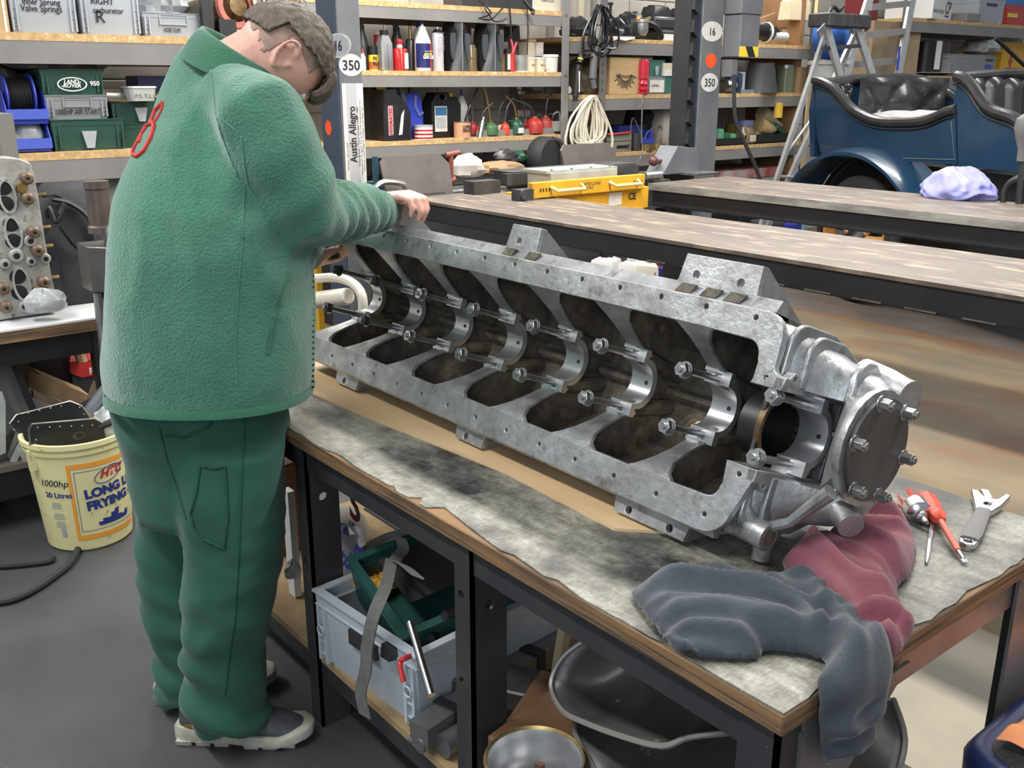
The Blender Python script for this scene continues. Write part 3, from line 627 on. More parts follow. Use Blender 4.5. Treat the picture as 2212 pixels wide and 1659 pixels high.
unit('wide shelving unit behind the far lift post with cable coils',5.0,7.93,(1.822,1.418,.985),xf=-5.52,ups=((5.33,1),(7.95,1)),bh=.085)
unit('far right shelving unit above the blue car holding plastic crates',9.55,13.2,(2.125,1.575),ups=((9.43,1),),bh=.10,bt=.035,ztop=2.7)
def slot(x0,x1,yt,yb,d=.08,zs=None):
    X=XS-d; a,c=at(x0,yb,x=X),at(x1,yb,x=X); top=at((x0+x1)/2,yt,x=X); bot=at((x0+x1)/2,yb,x=X)
    return V((X,(a.y+c.y)/2,bot.z if zs is None else zs)),c.y-a.y,top.z-bot.z
def lath(name,label,cat,box,parts,d=.08,zs=None,group=None,n=16,tilt=0):
    """parts: (name, [(r,h) fractions of half width / height], material)"""
    loc,w,h=slot(*box,d=d,zs=zs); t=thing(name,label,cat,loc,0,group)
    for nm,prof,mat in parts:
        b=MB(); b.lathe([(r*w/2,q*h) for r,q in prof],n=n); b.obj(nm,mat,t,smooth=40,local=True)
    return t,w,h
def front_label(t,w,h,x,y0,y1,z0,z1,mat,name='label'):
    """flat label on the +x side (fractions)"""
    b=MB(); b.bb((x-.001,y0*w/2,z0*h),(x+.0012,y1*w/2,z1*h)); return b.obj(name,mat,t,smooth=0,local=True)
P_=lambda n,c,r=.4,**k:M(n,c,rough=r,**k)
m_gbot=P_('grey_bottle',(.24,.245,.25),.35); m_dbot=P_('dark_bottle',(.035,.035,.037),.35); m_anth=P_('anthracite_plastic',(.065,.072,.08),.33)
m_blue=P_('blue_plastic',(.035,.06,.42)); m_navy=P_('navy_plastic',(.015,.02,.12)); m_cream=P_('cream_tin',(.62,.55,.40),.5); m_clear=P_('cloudy_plastic',(.55,.56,.53),.35)
m_green=M('green_crate_plastic',(.025,.085,.06),(.02,.07,.05),scale=8,rough=.45); m_gren2=P_('green_can_paint',(.05,.13,.05),.45); m_crate=M('grey_crate_plastic',(.40,.43,.47),(.35,.38,.41),scale=6,rough=.5); m_crated=M('dim_grey_crate',(.26,.27,.28),rough=.5)
m_redl=P_('red_liquid',(.40,.02,.02),.2); m_rcan=M('red_oil_can',(.48,.03,.025),(.32,.03,.025),scale=12,rough=.4); m_jar=P_('smoky_jar',(.16,.12,.06),.2); m_salmon=M('salmon_tin',(.66,.33,.20),(.58,.30,.18),scale=14,rough=.5)
Z1,Z2,Z3=1.985,1.577,1.143
# --- row of bottles on the middle unit's second shelf
bot=[(1,0),(1,.50),(.95,.56),(.45,.84),(.42,.86)]
lath('oil_bottle','dark bottle cut by the near lift post edge, grey sloping shoulders','bottle',(772,797,50,152),[('body',bot,m_dbot),('cap',[(.42,.86),(.42,.97),(.25,.97),(.25,1)],m_black)],d=.16,zs=Z2)
t,w,h=lath('glue_bottle','small white squeeze bottle with red tip by the lift post','bottle',(780,790,105,152),[('body',[(1,0),(1,.6),(.6,.72),(.5,.78)],m_white),('tip',[(.5,.78),(.15,1)],m_red)],d=.03,zs=Z2)
t,w,h=lath('spray_can','black-capped yellow and rust-red spray can','spray can',(798,816,97,150),[('body',[(1,0),(1,.64)],m_yellow),('cap',[(.98,.64),(.98,1)],m_black),('label',[(1.015,.06),(1.015,.36)],P_('rust_label',(.45,.12,.03),.5))],d=.10,zs=Z2)
text('FE\nRU',.03,V((w/2*1.02,-.02,.42*h)),(0,1,0),(0,0,1),m_ink,t,local=True,bold=.001)
lath('aerosol_tube','tall red and white carton tube behind the grey bottle','tube',(811,827,63,150),[('body',[(1,0),(1,.9)],m_red),('top',[(1,.9),(1,1)],m_white)],d=.25,zs=Z2)
loc,w,h=slot(820,844,65,152,.06,Z2); t=thing('oil_bottle','silver grey square oil bottle with black screw cap','bottle',loc)
b=MB(); b.loft([[V((x*w/2*k,y*w/2*k,z*h)) for x,y in ((.75,-1),(1,-.7),(1,.7),(.75,1),(-.75,1),(-1,.7),(-1,-.7),(-.75,-1))] for k,z in ((.92,0),(1,.02),(1,.68),(.55,.88))]); b.obj('body',m_gbot,t,local=True)
b=MB(); b.lathe([(.32*w,.88*h),(.32*w,h)],n=12); b.obj('cap',m_black,t,local=True); front_label(t,w,h,w/2,-.06,.0,.01,.66,m_dbot,'level_strip')
lath('oil_bottle','black tapering oil bottle behind the red handwash pack','bottle',(845,873,52,151),[('body',bot,m_dbot),('cap',[(.42,.86),(.42,.96),(.28,.96),(.28,1)],m_black)],d=.2,zs=Z2)
t,w,h=lath('soap_bottle','clear bottle of red liquid with red cap and white label','bottle',(850,879,84,152),[('body',[(1,0),(1,.66),(.95,.69),(.4,.74)],m_redl),('shoulder',[(.4,.74),(.36,.84)],m_clear),('cap',[(.4,.84),(.45,.95),(.3,1)],m_red)],d=.05,zs=Z2); front_label(t,w,h,w/2,.05,.6,.06,.56,m_paper)
lath('oil_bottle','black bottle with brass pourer left of the white gear oil','bottle',(879,897,45,151),[('body',[(1,0),(1,.62),(.7,.66)],m_dbot),('pourer',[(.35,.66),(.3,.92)],m_brass),('tip',[(.4,.93),(.2,.96),(.45,1)],m_black)],d=.14,zs=Z2)
gb=[(.86,0),(.94,.04),(.94,.55),(.9,.6),(.42,.82),(.4,.87)]
def gear(label,box,d,writing):
    t,w,h=lath('gear_oil_bottle',label,'bottle',box,[('body',gb,m_white),('nozzle',[(.2,.87),(.17,.91)],m_white),('tip',[(.19,.91),(.10,1)],m_blue)],d=d,zs=Z2)
    b=MB(); k=10
    b.loft([[V((math.cos(a)*w*.507,math.sin(a)*w*.507,z*h)) for a in [R(-80+100*i/k) for i in range(k+1)]] for z in (.07,.54)],caps=False,closed_ring=False); b.obj('label',m_navy,t,local=True)
    b=MB(); b.loft([[V((math.cos(a)*w*.507,math.sin(a)*w*.507,z*h)) for a in [R(20+60*i/k) for i in range(k+1)]] for z in (.07,.54)],caps=False,closed_ring=False); b.obj('label',m_red,t,local=True)
    if writing:
        text('GEAR OIL',.030,V((w*.52,-w*.34,.24*h)),(0,1,0),(0,0,1),m_white,t,local=True,bold=.0012,shear=.2,width=w*.72); text('80W-90',.018,V((w*.52,-w*.24,.31*h)),(0,1,0),(0,0,1),m_yellow,t,local=True,bold=.001,width=w*.5)
        text('HEAVY DUTY',.012,V((w*.52,-w*.2,.37*h)),(0,1,0),(0,0,1),m_white,t,local=True,width=w*.5)
gear('white gear oil bottle with blue and red label and blue tip, in front','' or (898,930,44,154),.05,True)
gear('second white gear oil bottle with blue tip, mostly hidden behind','' or (890,916,46,150),.22,False)
lath('fluid_bottle','slim pale grey bottle between gear oil and white aerosol','bottle',(926,936,86,151),[('body',[(1,0),(1,.85),(.5,.93)],m_clear),('cap',[(.5,.93),(.5,1)],m_white)],d=.16,zs=Z2)
t,w,h=lath('spray_can','tall white aerosol can with small print on it','spray can',(936,957,57,153),[('body',[(.97,0),(1,.01),(1,.86)],P_('white_can',(.60,.58,.60),.35)),('dome',[(1,.86),(.5,.94)],m_black),('nozzle',[(.15,.94),(.13,1)],m_white)],d=.06,zs=Z2)
text('DEGREASER SPRAY',.02,V((w*.52,-w*.4,.83*h)),(0,1,0),(0,0,1),m_ink,t,local=True,width=w*.8); text('FLAMMABLE\nKEEP AWAY\nFROM HEAT\nSHAKE WELL\nBEFORE USE\nSPRAY AT\n20 cm',.018,V((w*.52,-w*.36,.74*h)),(0,1,0),(0,0,1),P_('pale_ink',(.35,.33,.36),.7),t,local=True,width=w*.72)
def jugbot(label,box,d):
    """anthracite motor oil bottle seen on its handle side: two finger recesses beside a central spine"""
    loc,w,h=slot(*box,d=d,zs=Z2); t=thing('motor_oil_bottle',label,'bottle',loc); ww=w/2
    prof=[(0,1),(.05,1),(.5,.98),(.75,.93),(.88,.85),(.97,.76),(1,.72)]
    lv=[0,.12,.3,.5,.7,.80,.88,.94,.985,1.0]; hw=[.88,.90,.97,1.0,.98,.88,.74,.58,.38,.2]
    b=MB(); b.loft([[V((x*.05,y*ww*k*.9,z*h)) for x,y in ((1.2,-.8),(1.2,.8),(.6,1),(-1,.9),(-1,-.9),(.6,-1))] for z,k in zip(lv,hw)]); b.obj('body',m_black,t,local=True,smooth=50)
    b=MB(); sp=[(0,.88),(.22,.62),(.5,.34),(.66,.24),(.74,.30),(.82,.50),(.92,.50),(.985,.36)]
    b.loft([[V((.067,-k*ww,z*h)),V((.085,-k*ww*.45,z*h)),V((.092,0,z*h)),V((.085,k*ww*.45,z*h)),V((.067,k*ww,z*h)),V((.05,k*ww,z*h)),V((.05,-k*ww,z*h))] for z,k in sp]); b.obj('spine',m_anth,t,local=True,smooth=40)
    b=MB(); b.bb((.089,-.003,.02*h),(.094,.003,.95*h)); b.obj('spine_line',m_gbot,t,local=True)
    for s in (-1,1):
        b=MB(); b.loft([[V((.064+dx,s*ww*y,z*h)) for dx,y in ((0,a_),(.012,a_+.05),(.012,c_-.05),(0,c_))] for z,a_,c_ in ((.22,.62,.80),(.35,.52,.92),(.55,.42,.96),(.70,.44,.90))],closed_ring=False,caps=False); b.obj('grip_panel',m_anth,t,local=True)
    return t
jugbot('anthracite motor oil bottle with ribbed spine, left of the pair',(960,1004,37,154),.1)
jugbot('anthracite motor oil bottle with ribbed spine, right of the pair',(1028,1076,41,154),.1)
t,w,h=lath('glass_jar','smoky glass jar of honey-brown fluid between oil bottles','jar',(1004,1028,92,153),[('glass',[(1,0),(1,.8),(.8,.9),(.8,.97)],m_jar),('lid',[(.82,.95),(.82,1)],m_black)],d=.12,zs=Z2)
lath('paint_tin','red and black tin standing behind the smoky jar','tin',(996,1016,60,92),[('body',[(1,0),(1,1)],M('dirty_red_tin',(.22,.07,.05),(.35,.3,.25),scale=12,rough=.5))],d=.3,zs=1.82)
lath('tin_under','brown tin the red and black tin stands on','tin',(996,1016,92,152),[('body',[(1,0),(1,1)],M('brown_tin',(.14,.11,.08),rough=.5))],d=.3,zs=Z2)
lath('glass_jar','small red-lidded glass jar right of the anthracite bottles','jar',(1074,1090,115,152),[('glass',[(1,0),(1,.85)],m_jar),('lid',[(1,.85),(1,1)],m_red)],d=.08,zs=Z2)
loc,w,h=slot(1076,1100,100,152,.3,Z2); b=MB(); b.bb(loc+V((-.1,-w/2,0)),loc+V((.1,w/2,h*.95))); tag(b.obj('wooden_box',M('dark_red_box',(.10,.045,.035),rough=.7)),'dark reddish box at the back behind red-lidded jar','box')
lath('red_tin','slim red lighter fluid tin with pliers standing in it','tin',(1100,1112,113,153),[('body',[(1,0),(1,1)],m_red)],d=.05,zs=Z2,n=20)
loc,w,h=slot(1099,1117,83,116,.05); b=MB()
for s in (0,1):
    pa=[loc+V((0,-.005,0)),loc+V((0,.0+.012*s,h*.3)),loc+V((0,-.018+.05*s,h*(.95-.2*s)))]
    b.tube(spline(pa,4),.0075,8)
tag(b.obj('pliers',M('pink_red_grip',(.75,.10,.13),rough=.4)),'pliers with pinkish red grips upright beside the red tin','pliers')
loc,w,h=slot(1090,1100,112,152,.06,Z2); t=thing('white_tube','white label carton with dark side beside the red tin','carton',loc); b=MB(); b.bb((-.03,-w/2,0),(.02,w/2,h)); b.obj('body',m_dbot,t,local=True); front_label(t,w,h,.021,-.5,.7,.12,.95,m_paper)
lath('glass_beaker','straight clear glass measuring beaker holding small parts','beaker',(1112,1136,117,153),[('base',[(1.1,0),(1.1,.05)],m_white),('glass',[(.9,.05),(.9,1)],M('clear_glass',(.75,.78,.75),rough=.1,trans=.7)),('contents',[(.8,.06),(.8,.55)],m_gren2)],d=.07,zs=Z2)
for k,(bx,lab) in enumerate((((1136,1154,121,153),'cream labelled pot left of the two small pots'),((1155,1174,121,153),'cream labelled pot touching the white paint tub'))):
    t,w,h=lath('cream_pot',lab,'pot',bx,[('body',[(1,0),(1,.84)],m_cream),('lid',[(1.05,.84),(1.05,1)],m_clear)],d=.07,zs=Z2)
    text('BR-3',.02,V((w*.52,-w*.25,.4*h)),(0,1,0),(0,0,1),m_ink,t,local=True,width=w*.5)
t,w,h=lath('white_tub','white plastic tub with red paint runs, end of bottle row','tub',(1175,1202,116,154),[('body',[(.86,0),(.92,.86)],M('paint_run_tub',(.70,.66,.60),(.62,.57,.52),scale=12,rough=.5,c3=(.55,.05,.04),s3=9,lo3=.62,hi3=.66)),('lid',[(1,.86),(1,1)],m_white)],d=.05,zs=Z2)
loc,w,h=slot(1130,1158,87,120,.2); loc.z=Z2+.10; b=MB(); b.bb(loc+V((-.05,-w/2,0)),loc+V((.05,w/2,h))); tag(b.obj('carton',m_cream),'cream carton stacked on a tin behind the small pots','carton')
loc,w,h=slot(1153,1168,86,116,.16); loc.z=Z2+.11; b=MB(); b.bb(loc+V((-.03,-w/2,0)),loc+V((.03,w/2,h*.84))); b.bb(loc+V((-.031,-w/2-.001,h*.84)),loc+V((.031,w/2+.001,h))); tag(b.obj('red_white_carton',M('red_topped_carton',(.62,.58,.52),(.45,.08,.06),scale=9,rough=.6)),'red and white carton above the row of cream pots','carton')
loc,w,h=slot(1132,1172,112,153,.22,Z2); b=MB(); b.bb(loc+V((-.12,-w/2,0)),loc+V((.10,w/2,.10))); tag(b.obj('steel_tray',m_dsteel),'low dark steel box that carries cartons behind cream pots','box')
loc,w,h=slot(1090,1121,52,86,.42); loc.z=1.80; b=MB(); b.box(loc+V((0,0,h*.45)),(.02,w,h),Matrix.Rotation(.06,3,'X')); tag(b.obj('wall_plaque',m_dbot),'small dark plaque against the wall under hanging leads','plaque')
lath('brass_tin','tarnished square brass tin behind the cartons','tin',(1138,1160,69,86),[('body',[(1,0),(1,1)],m_brass)],d=.35,zs=1.755,n=4)
lath('grey_canister','dull grey canister at the back under the brass tin','tin',(1136,1162,86,152),[('body',[(1,0),(1,1)],m_dsteel)],d=.36,zs=Z2,n=12)
for k,(px,py) in enumerate(((846,20),(880,180),(888,46))):
    if k<2:
        b=MB(); q=at(px,py,x=-6.18); b.cyl(q,q+V((.04,0,0)),.02); b.cyl(q+V((.02,0,0)),q+V((.02,0,-.18 if k==0 else -.09)),.007); tag(b.obj('wall_hook',m_black),('black headed hook and rod high on block wall above bottles','black hook on the block wall above the blue jug')[k],'hook')
# --- third shelf: jugs and oil cans
loc,w,h=slot(786,816,185,306,.3,Z3); b=MB(); b.loft([[loc+V((x*.1,y*w/2*k,z*h)) for x,y in ((1,-.8),(1,.8),(.8,1),(-1,1),(-1,-1),(.8,-1))] for z,k in ((0,1),(.7,1),(.9,.8),(1,.5))]); tag(b.obj('jug',m_dbot),'black jug half hidden by the white history strip','jug')
loc,w,h=slot(815,878,184,306,.1,Z3); t=thing('oil_jug','large black oil jug with loop handle, yellow cap and torn label','jug',loc)
b=MB(); b.loft([[V((x*.085,(y*w*.46*k+off*w),z*h)) for x,y in ((1,-.85),(1,.85),(.85,1),(-.85,1),(-1,.85),(-1,-.85),(-.85,-1),(.85,-1))] for z,k,off in ((0,1,0),(.03,1.02,0),(.5,1.0,0),(.68,.82,-.08),(.84,.52,-.22),(.90,.42,-.26))]); b.obj('body',m_black,t,local=True,smooth=40)
b=MB(); b.lathe([(.15*w,.90*h),(.15*w,h*1.0)],c=(0,-.28*w,0),n=14); b.obj('cap',m_yellow,t,local=True)
b=MB(); b.tube(spline([(0,-.12*w,.88*h),(0,.10*w,.97*h),(0,.30*w,.95*h),(0,.42*w,.75*h),(0,.46*w,.5*h)],5),.022,10); b.obj('handle',m_anth,t,local=True)
for y0,y1,z0,z1,mt in ((-.34,-.18,.1,.62,M('pink_label',(.55,.38,.40),rough=.5)),(.0,.12,.1,.55,m_paper)):
    b=MB(); b.ext([(y0*w,z0*h),(y1*w,z0*h+.005),((y1+.09)*w if mt is m_paper else y1*w,z1*h),(y0*w+(.1*w if mt is m_paper else 0),(z1-.1)*h if mt is m_paper else z1*h)],lambda y,z:(.0855,y,z),lambda y,z:(.087,y,z)); b.obj('label',mt,t,smooth=0,local=True)
text('HYDRATEC',.03,V((.088,-.215*w,.12*h)),(0,0,1),(0,-1,0),m_red,t,local=True,bold=.0012,width=.48*h)
loc,w,h=slot(868,907,206,304,.2,Z3); t=thing('blue_jug','deep blue screenwash jug with moulded side handle','jug',loc)
b=MB(); b.loft([[V((x*.07,y*w/2+s*w,z*h)) for x,y in ((1,-1),(1,.7),(.7,1),(-1,1),(-1,-1))] for z,s in ((0,0),(.58,0),(.6,0))]+[[V((x*.07,min(y*w/2,w*.5-(z-.6)*w*.8),z*h)) for x,y in ((1,-1),(1,.7),(.7,1),(-1,1),(-1,-1))] for z in (.8,1.0)]); b.obj('body',m_blue,t,local=True)
b=MB(); b.tube([(.072,.36*w,.58*h),(.075,.16*w,.52*h),(.072,-.05*w,.72*h),(.07,0,.95*h)],.012,8); b.obj('handle',P_('pale_blue_plastic',(.12,.14,.45)),t,local=True)
t,w,h=lath('hand_cleaner_tin','squat red and white striped tin with white lid','tin',(898,932,276,307),[('body',[(1,0),(1,.88)],m_white),('lid',[(1.02,.88),(1.02,1)],m_crate)]+[('stripe',[(1.01,z),(1.01,z+.12)],m_red) for z in (.06,.32,.58)],d=.06,zs=Z3,n=22)
loc,w,h=slot(924,986,202,299,.2,Z3); t=thing('jerry_can','black jerry can with yellow cap and blue picture label','can',loc)
b=MB(); poly=[(-.5,0),(.5,0),(.5,.74),(.36,.90),(.14,.90),(.10,1),(-.32,1),(-.5,.78)]
b.plate([(y*w,z*h) for y,z in poly],[[(y*w,z*h) for y,z in ((-.22,.95),(-.02,.95),(-.06,.86),(-.12,.83),(-.18,.86))]],lambda y,z:(-.07,y,z),lambda y,z:(.06,y,z)); b.obj('body',m_black,t,local=True,bevel=.008)
b=MB(); b.lathe([(.11*w,.89*h),(.11*w,.985*h)],c=(0,.26*w,0),n=14); b.obj('cap',m_yellow,t,local=True)
l=front_label(t,w,h,.0625,-.84,.0,.14,.70,m_paper); front_label(t,w,h,.0645,-.80,-.04,.50,.68,P_('picture_blue',(.05,.16,.32)),'picture'); front_label(t,w,h,.0645,-.76,-.1,.22,.46,P_('print_grey',(.42,.46,.48)),'print_block')
lath('squeeze_bottle','milky squeeze bottle with blue tip behind salmon tin','bottle',(985,1010,198,300),[('body',[(1,0),(1,.58),(.9,.64),(.36,.86)],m_clear),('tip',[(.16,.86),(.12,1)],m_blue)],d=.22,zs=Z3)
t,w,h=lath('grease_tin','salmon orange grease tin with dark lettering, front of shelf','tin',(984,1013,266,301),[('body',[(1,0),(1,.94)],m_salmon),('lid',[(.96,.94),(.96,1)],m_brass)],d=.05,zs=Z3,n=20)
text('COPPER\nGREASE',.028,V((w*.51,-w*.33,.6*h)),(0,1,0),(0,0,1),m_ink,t,local=True,bold=.001,width=w*.66,space=.8)
loc,w,h=slot(1015,1200,282,297,.06,Z3); t=thing('oil_can_tray','grey perforated steel tray holding the oil cans','tray',loc)
b=MB(); b.bb((-.34,-w/2,0),(0,w/2,.006)); b.obj('tray_floor',m_beamd,t,local=True); b=MB(); b.plate([(-w*.43,.0),(w/2,.0),(w/2,.045),(-w*.43,.045)],[circ(y*w,.022,.006,8) for y in (-.41,-.36)],lambda y,z:(0,y,z),lambda y,z:(.003,y,z)); b.obj('tray_edge',m_beam,t,local=True,smooth=0)
OC=[((1013,1030,262,291),m_rcan,'rust red oil can with a long bent spout at left end',[(-.02,.06,.30)],.16),
((1029,1046,270,291),m_red,'scarlet oil can with a chrome grease gun leaning on it',[(.02,.1,.2)],.10),
((1046,1073,260,289),m_gren2,'olive green oil can with straight brass spout, front row',[(.0,-.16,.42)],.08),
((1066,1082,262,287),M('dark_red_can',(.12,.02,.02),rough=.4),'dark maroon oil can with a white paper label',[(.02,.14,.28)],.14),
((1083,1099,262,288),M('scarlet_can',(.70,.06,.03),rough=.35),'bright scarlet oil can with domed top between maroon and green',[(0,.08,.22)],.08),
((1102,1128,252,287),M('bottle_green_can',(.015,.075,.045),rough=.35),'bottle green oil can with pale label and bent pipe spout',[(0,-.1,.2)],.08),
((1128,1142,258,287),M('crimson_can',(.20,.02,.02),rough=.4),'deep crimson oil can overlapped by a bigger red one',[(0,-.1,.26)],.14),
((1140,1169,250,286),m_rcan,'big red oil can with rounded shoulders, front of right group',[(0,-.2,.16)],.07),
((1166,1190,248,284),M('faded_red_can',(.42,.045,.035),(.30,.05,.04),scale=10,rough=.45),'faded red oil can with green paint patch and trigger handle',[(0,.06,.22)],.12),
((1186,1199,260,283),M('brown_red_can',(.24,.05,.03),rough=.45),'narrow brown-red oil can at the right end of tray',[(0,.05,.1)],.12)]
for i,(bx,mt,lab,spt,d) in enumerate(OC):
    t,w,h=lath('oil_can',lab,'oil can',bx,[('body',[(1,0),(1,.55),(.97,.6),(.6,.85),(.36,.9),(.36,1)],mt),('collar',[(.4,.9),(.4,.97)],m_brass)],d=d,zs=Z3+.012,group='oil cans in the perforated tray',n=18)
    for sx,sy,sz in spt:
        b=MB(); b.tube(spline([(0,0,h*.98),(sx*.5,sy*.25,h+sz*.45),(sx,sy,h+sz*(.75 if i not in (2,) else 1))],5),[.008]*6+[.006]*4+[.004] if False else .006,7); b.obj('spout',m_brass if i in (2,5) else m_dsteel,t,local=True)
    b=MB(); b.tube(spline([(.0,.01,h*.92),(.03,.03,h*1.12),(.03,.045,h*.7)],4),.004,6); b.obj('trigger',m_dsteel,t,local=True)
    if i in (3,5): front_label(t,w,h,w/2+.001,-.5,.4,.12 if i==3 else .05,.8 if i==3 else .38,m_paper)
b=MB(); q=at(1042,262,x=XS-.05); b.tube([q,q+V((.02,-.045,-.13))],.018,10); b.tube([q,q+V((0,.01,.03))],.011,8); tag(b.obj('grease_gun',m_chrome),'chrome grease gun leaning among the oil cans','grease gun')
b=MB(); q=at(1005,262,x=XS-.06); b.tube(spline([q,q+V((.01,.03,.09)),q+V((0,.06,.11)),q+V((0,.03,0))],4),.009,7); tag(b.obj('pump_handle',m_black),'black curved pump handle rising behind salmon tin','handle')
b=MB(); q=at(1199,262,x=XS-.05); b.tube(spline([q+V((0,-.02,.05)),q+V((0,.04,.06)),q+V((0,.05,-.05))],4),.005,6); b.bb(q+V((-.03,-.01,-.07)),q+V((.03,.05,0))); tag(b.obj('tin_mug',m_galv),'pale metal mug with wire handle beside last oil can','mug')
for k,(x0,x1) in enumerate(((1117,1140),(1143,1165))):
    b=MB(); a=at(x0,180,x=-6.18); c=at(x1,197,x=-6.18); b.bb((-6.18,a.y,c.z),(-6.12,c.y,a.z),bev=.006); t_=tag(b.obj('socket_box',m_beamd),('left','right')[k]+' dark socket box on the block wall above the oil cans','socket')
a=at(1116,222,x=-6.18); c=at(1140,252,x=-6.18); t=thing('fused_switch','white wall switch with glowing red neon above oil cans','switch',(-6.16,(a.y+c.y)/2,c.z)); b=MB(); b.bb((-6.18,a.y,c.z),(-6.14,c.y,a.z),bev=.004); b.obj('faceplate',m_white,t); q=at(1131,232,x=-6.14); b=MB(); b.bb(q+V((0,-.012,-.012)),q+V((.003,.012,.012))); b.obj('neon',M('neon_red',(1,.12,.03),emit=3),t)
b=MB(); q=at(1127,222,x=-6.15); b.bb(q+V((-.02,-.02,0)),q+V((.02,.02,.14))); b.bb(q+V((-.025,-.025,.10)),q+V((.025,.025,.15))); tag(b.obj('conduit',m_white),'short white conduit between sockets and neon switch','conduit')
# --- top shelf of the middle unit
a=at(985,0,x=XS-.1); c=at(1148,22,x=XS-.1); b=MB(); b.bb((XS-.25,a.y,Z1),(XS-.04,c.y,2.12),bev=.005); tag(b.obj('black_case',m_dbot),'long black case on top shelf with leads hanging from it','case')
a=at(1148,0,x=XS-.05); c=at(1208,12,x=XS-.05); b=MB(); b.bb((XS-.3,a.y,Z1),(XS-.03,c.y,2.12),bev=.004); o=tag(b.obj('white_box',M('ivory_box',(.60,.56,.45),rough=.6)),'ivory white box at right end of the top shelf','box')
text('VARIOUS',.03,(XS-.028,(a.y+c.y)/2,2.045),(0,1,0),(0,0,1),m_ink,o,align='CENTER')
def cord(label,pix,X,r,mat,cat='lead',name='hanging_lead'):
    b=MB(); b.tube(spline([at(px,py,x=X+dx) for px,py,dx in pix],6),r,7); return tag(b.obj(name,mat),label,cat)
cord('thin black lead looping over the right anthracite bottle',[(1035,2,0),(1052,16,.02),(1060,30,.02),(1040,38,.02),(1036,40,.03),(1060,42,.03),(1080,24,.03),(1092,10,.02)],XS+.03,.005,m_black)
cord('black lead crossing behind the first loop on top shelf edge',[(1056,0,0),(1048,18,.01),(1056,30,.01),(1066,45,.01),(1082,46,.01),(1094,40,.0)],XS+.05,.005,m_black)
cord('straight black lead dropping to the red pliers',[(1098,0,0),(1101,20,.01),(1103,50,.01),(1104,82,.01)],XS+.03,.006,m_black)
cord('black lead with inline plug hanging above cream pots',[(1132,0,0),(1138,12,.01),(1140,40,.01),(1140,80,.01),(1139,118,.01)],XS+.03,.004,m_black)
b=MB(); b.tube([at(1130,0,x=XS+.06),at(1145,18,x=XS+.07)],.012,8); b.tube([at(1145,18,x=XS+.07),at(1152,24,x=XS+.08),at(1150,30,x=XS+.08)],.014,8); tag(b.obj('angled_torch',m_black),'black angled torch poking out over top shelf edge','torch')
b=MB(); b.tube([at(1085,32,x=XS-.1),at(1096,50,x=XS-.2)],[.03,.012],8); tag(b.obj('black_funnel',m_black),'black tapered plug hanging below the top shelf beam','plug')
# ================================================================ CRATES, BINS AND THE REST OF THE SHELVES
def crate(name,label,loc,w,d,h,mat,rz=0,group=None,hand=True,lid=False,clip=False,cat='crate',open_=True,tilt=None):
    """stacking container, front face on local +x"""
    t=thing(name,label,cat,loc,rz,group); b=MB(); k=.955; th=.008
    def ringp(z,q): return [V((sx*d/2*q,sy*w/2*q,z)) for sx,sy in ((1,-1),(1,1),(-1,1),(-1,-1))]
    b.loft([ringp(0,k-.03),ringp(.012,k-.02),ringp(h*.98,1-.02)]+([[V((sx*(d/2*.98-th),sy*(w/2*.98-th),h*.98)) for sx,sy in ((1,-1),(1,1),(-1,1),(-1,-1))],[V((sx*(d/2*.94-th),sy*(w/2*.94-th),.012)) for sx,sy in ((1,-1),(1,1),(-1,1),(-1,-1))]] if open_ else [])); b.obj('body',mat,t,local=True,smooth=20)
    b=MB()
    for z0,z1,o in ((h*.97,h,.0),(h*.80,h*.815,-.004)):
        b.plate([(sx*(d/2+o),sy*(w/2+o)) for sx,sy in ((1,-1),(1,1),(-1,1),(-1,-1))],[[(sx*(d/2-.02),sy*(w/2-.02)) for sx,sy in ((1,-1),(1,1),(-1,1),(-1,-1))]],lambda x,y:(x,y,z0),lambda x,y:(x,y,z1))
    b.obj('rim',mat,t,local=True,smooth=0)
    for y in (-.46,-.39,.39,.46):
        b=MB(); b.bb((d/2*.93,y*w-.004,.012),(d/2-.002,y*w+.004,h*.82)); b.obj('rib',mat,t,local=True,smooth=0)
    for y in (-.425,.425):
        for q in range(3): b=MB(); b.bb((d/2*.94,y*w-w*.03,h*(.15+.17*q)),(d/2-.004,y*w+w*.03,h*(.16+.17*q))); b.obj('rib_step',mat,t,local=True,smooth=0)
    if hand:
        b=MB(); hy=w*.23
        b.plate([(-hy,h*.5),(hy,h*.5),(hy,h*.93),(-hy,h*.93)],[[(-hy+.006,h*.5+.006),(hy-.006,h*.5+.006),(hy-.006,h*.9),(-hy+.006,h*.9)]],lambda y,z:(d/2*.95,y,z),lambda y,z:(d/2-.001,y,z)); b.obj('grip_frame',mat,t,local=True,smooth=0)
    if clip: b=MB(); b.ext([(-.10*w,h*.62),(.10*w,h*.62),(.07*w,h*.3),(.05*w,h*.08),(-.05*w,h*.08),(-.07*w,h*.3)],lambda y,z:(d/2*.97,y,z),lambda y,z:(d/2+.006,y,z)); b.obj('clip',m_crate,t,local=True,smooth=0)
    if lid: b=MB(); b.bb((-d/2-.004,-w/2-.004,h),(d/2+.006,w/2+.004,h+.012),bev=.004); b.obj('lid',mat,t,local=True)
    return t
def shelfcrate(name,label,box,d,depth,mat,zs,**k):
    loc,w,h=slot(*box,d=d,zs=zs); loc.x-=depth/2; return crate(name,label,loc,w,depth,h,mat,**k),w,h
ZA1,ZA2=1.742,1.158
def ctext(t,s,y,z,size,d,mat=m_ink,width=None,bold=.0005): text(s,size,V((d/2+.0015,y,z)),(0,1,0),(0,0,1),mat,t,local=True,width=width,bold=bold)
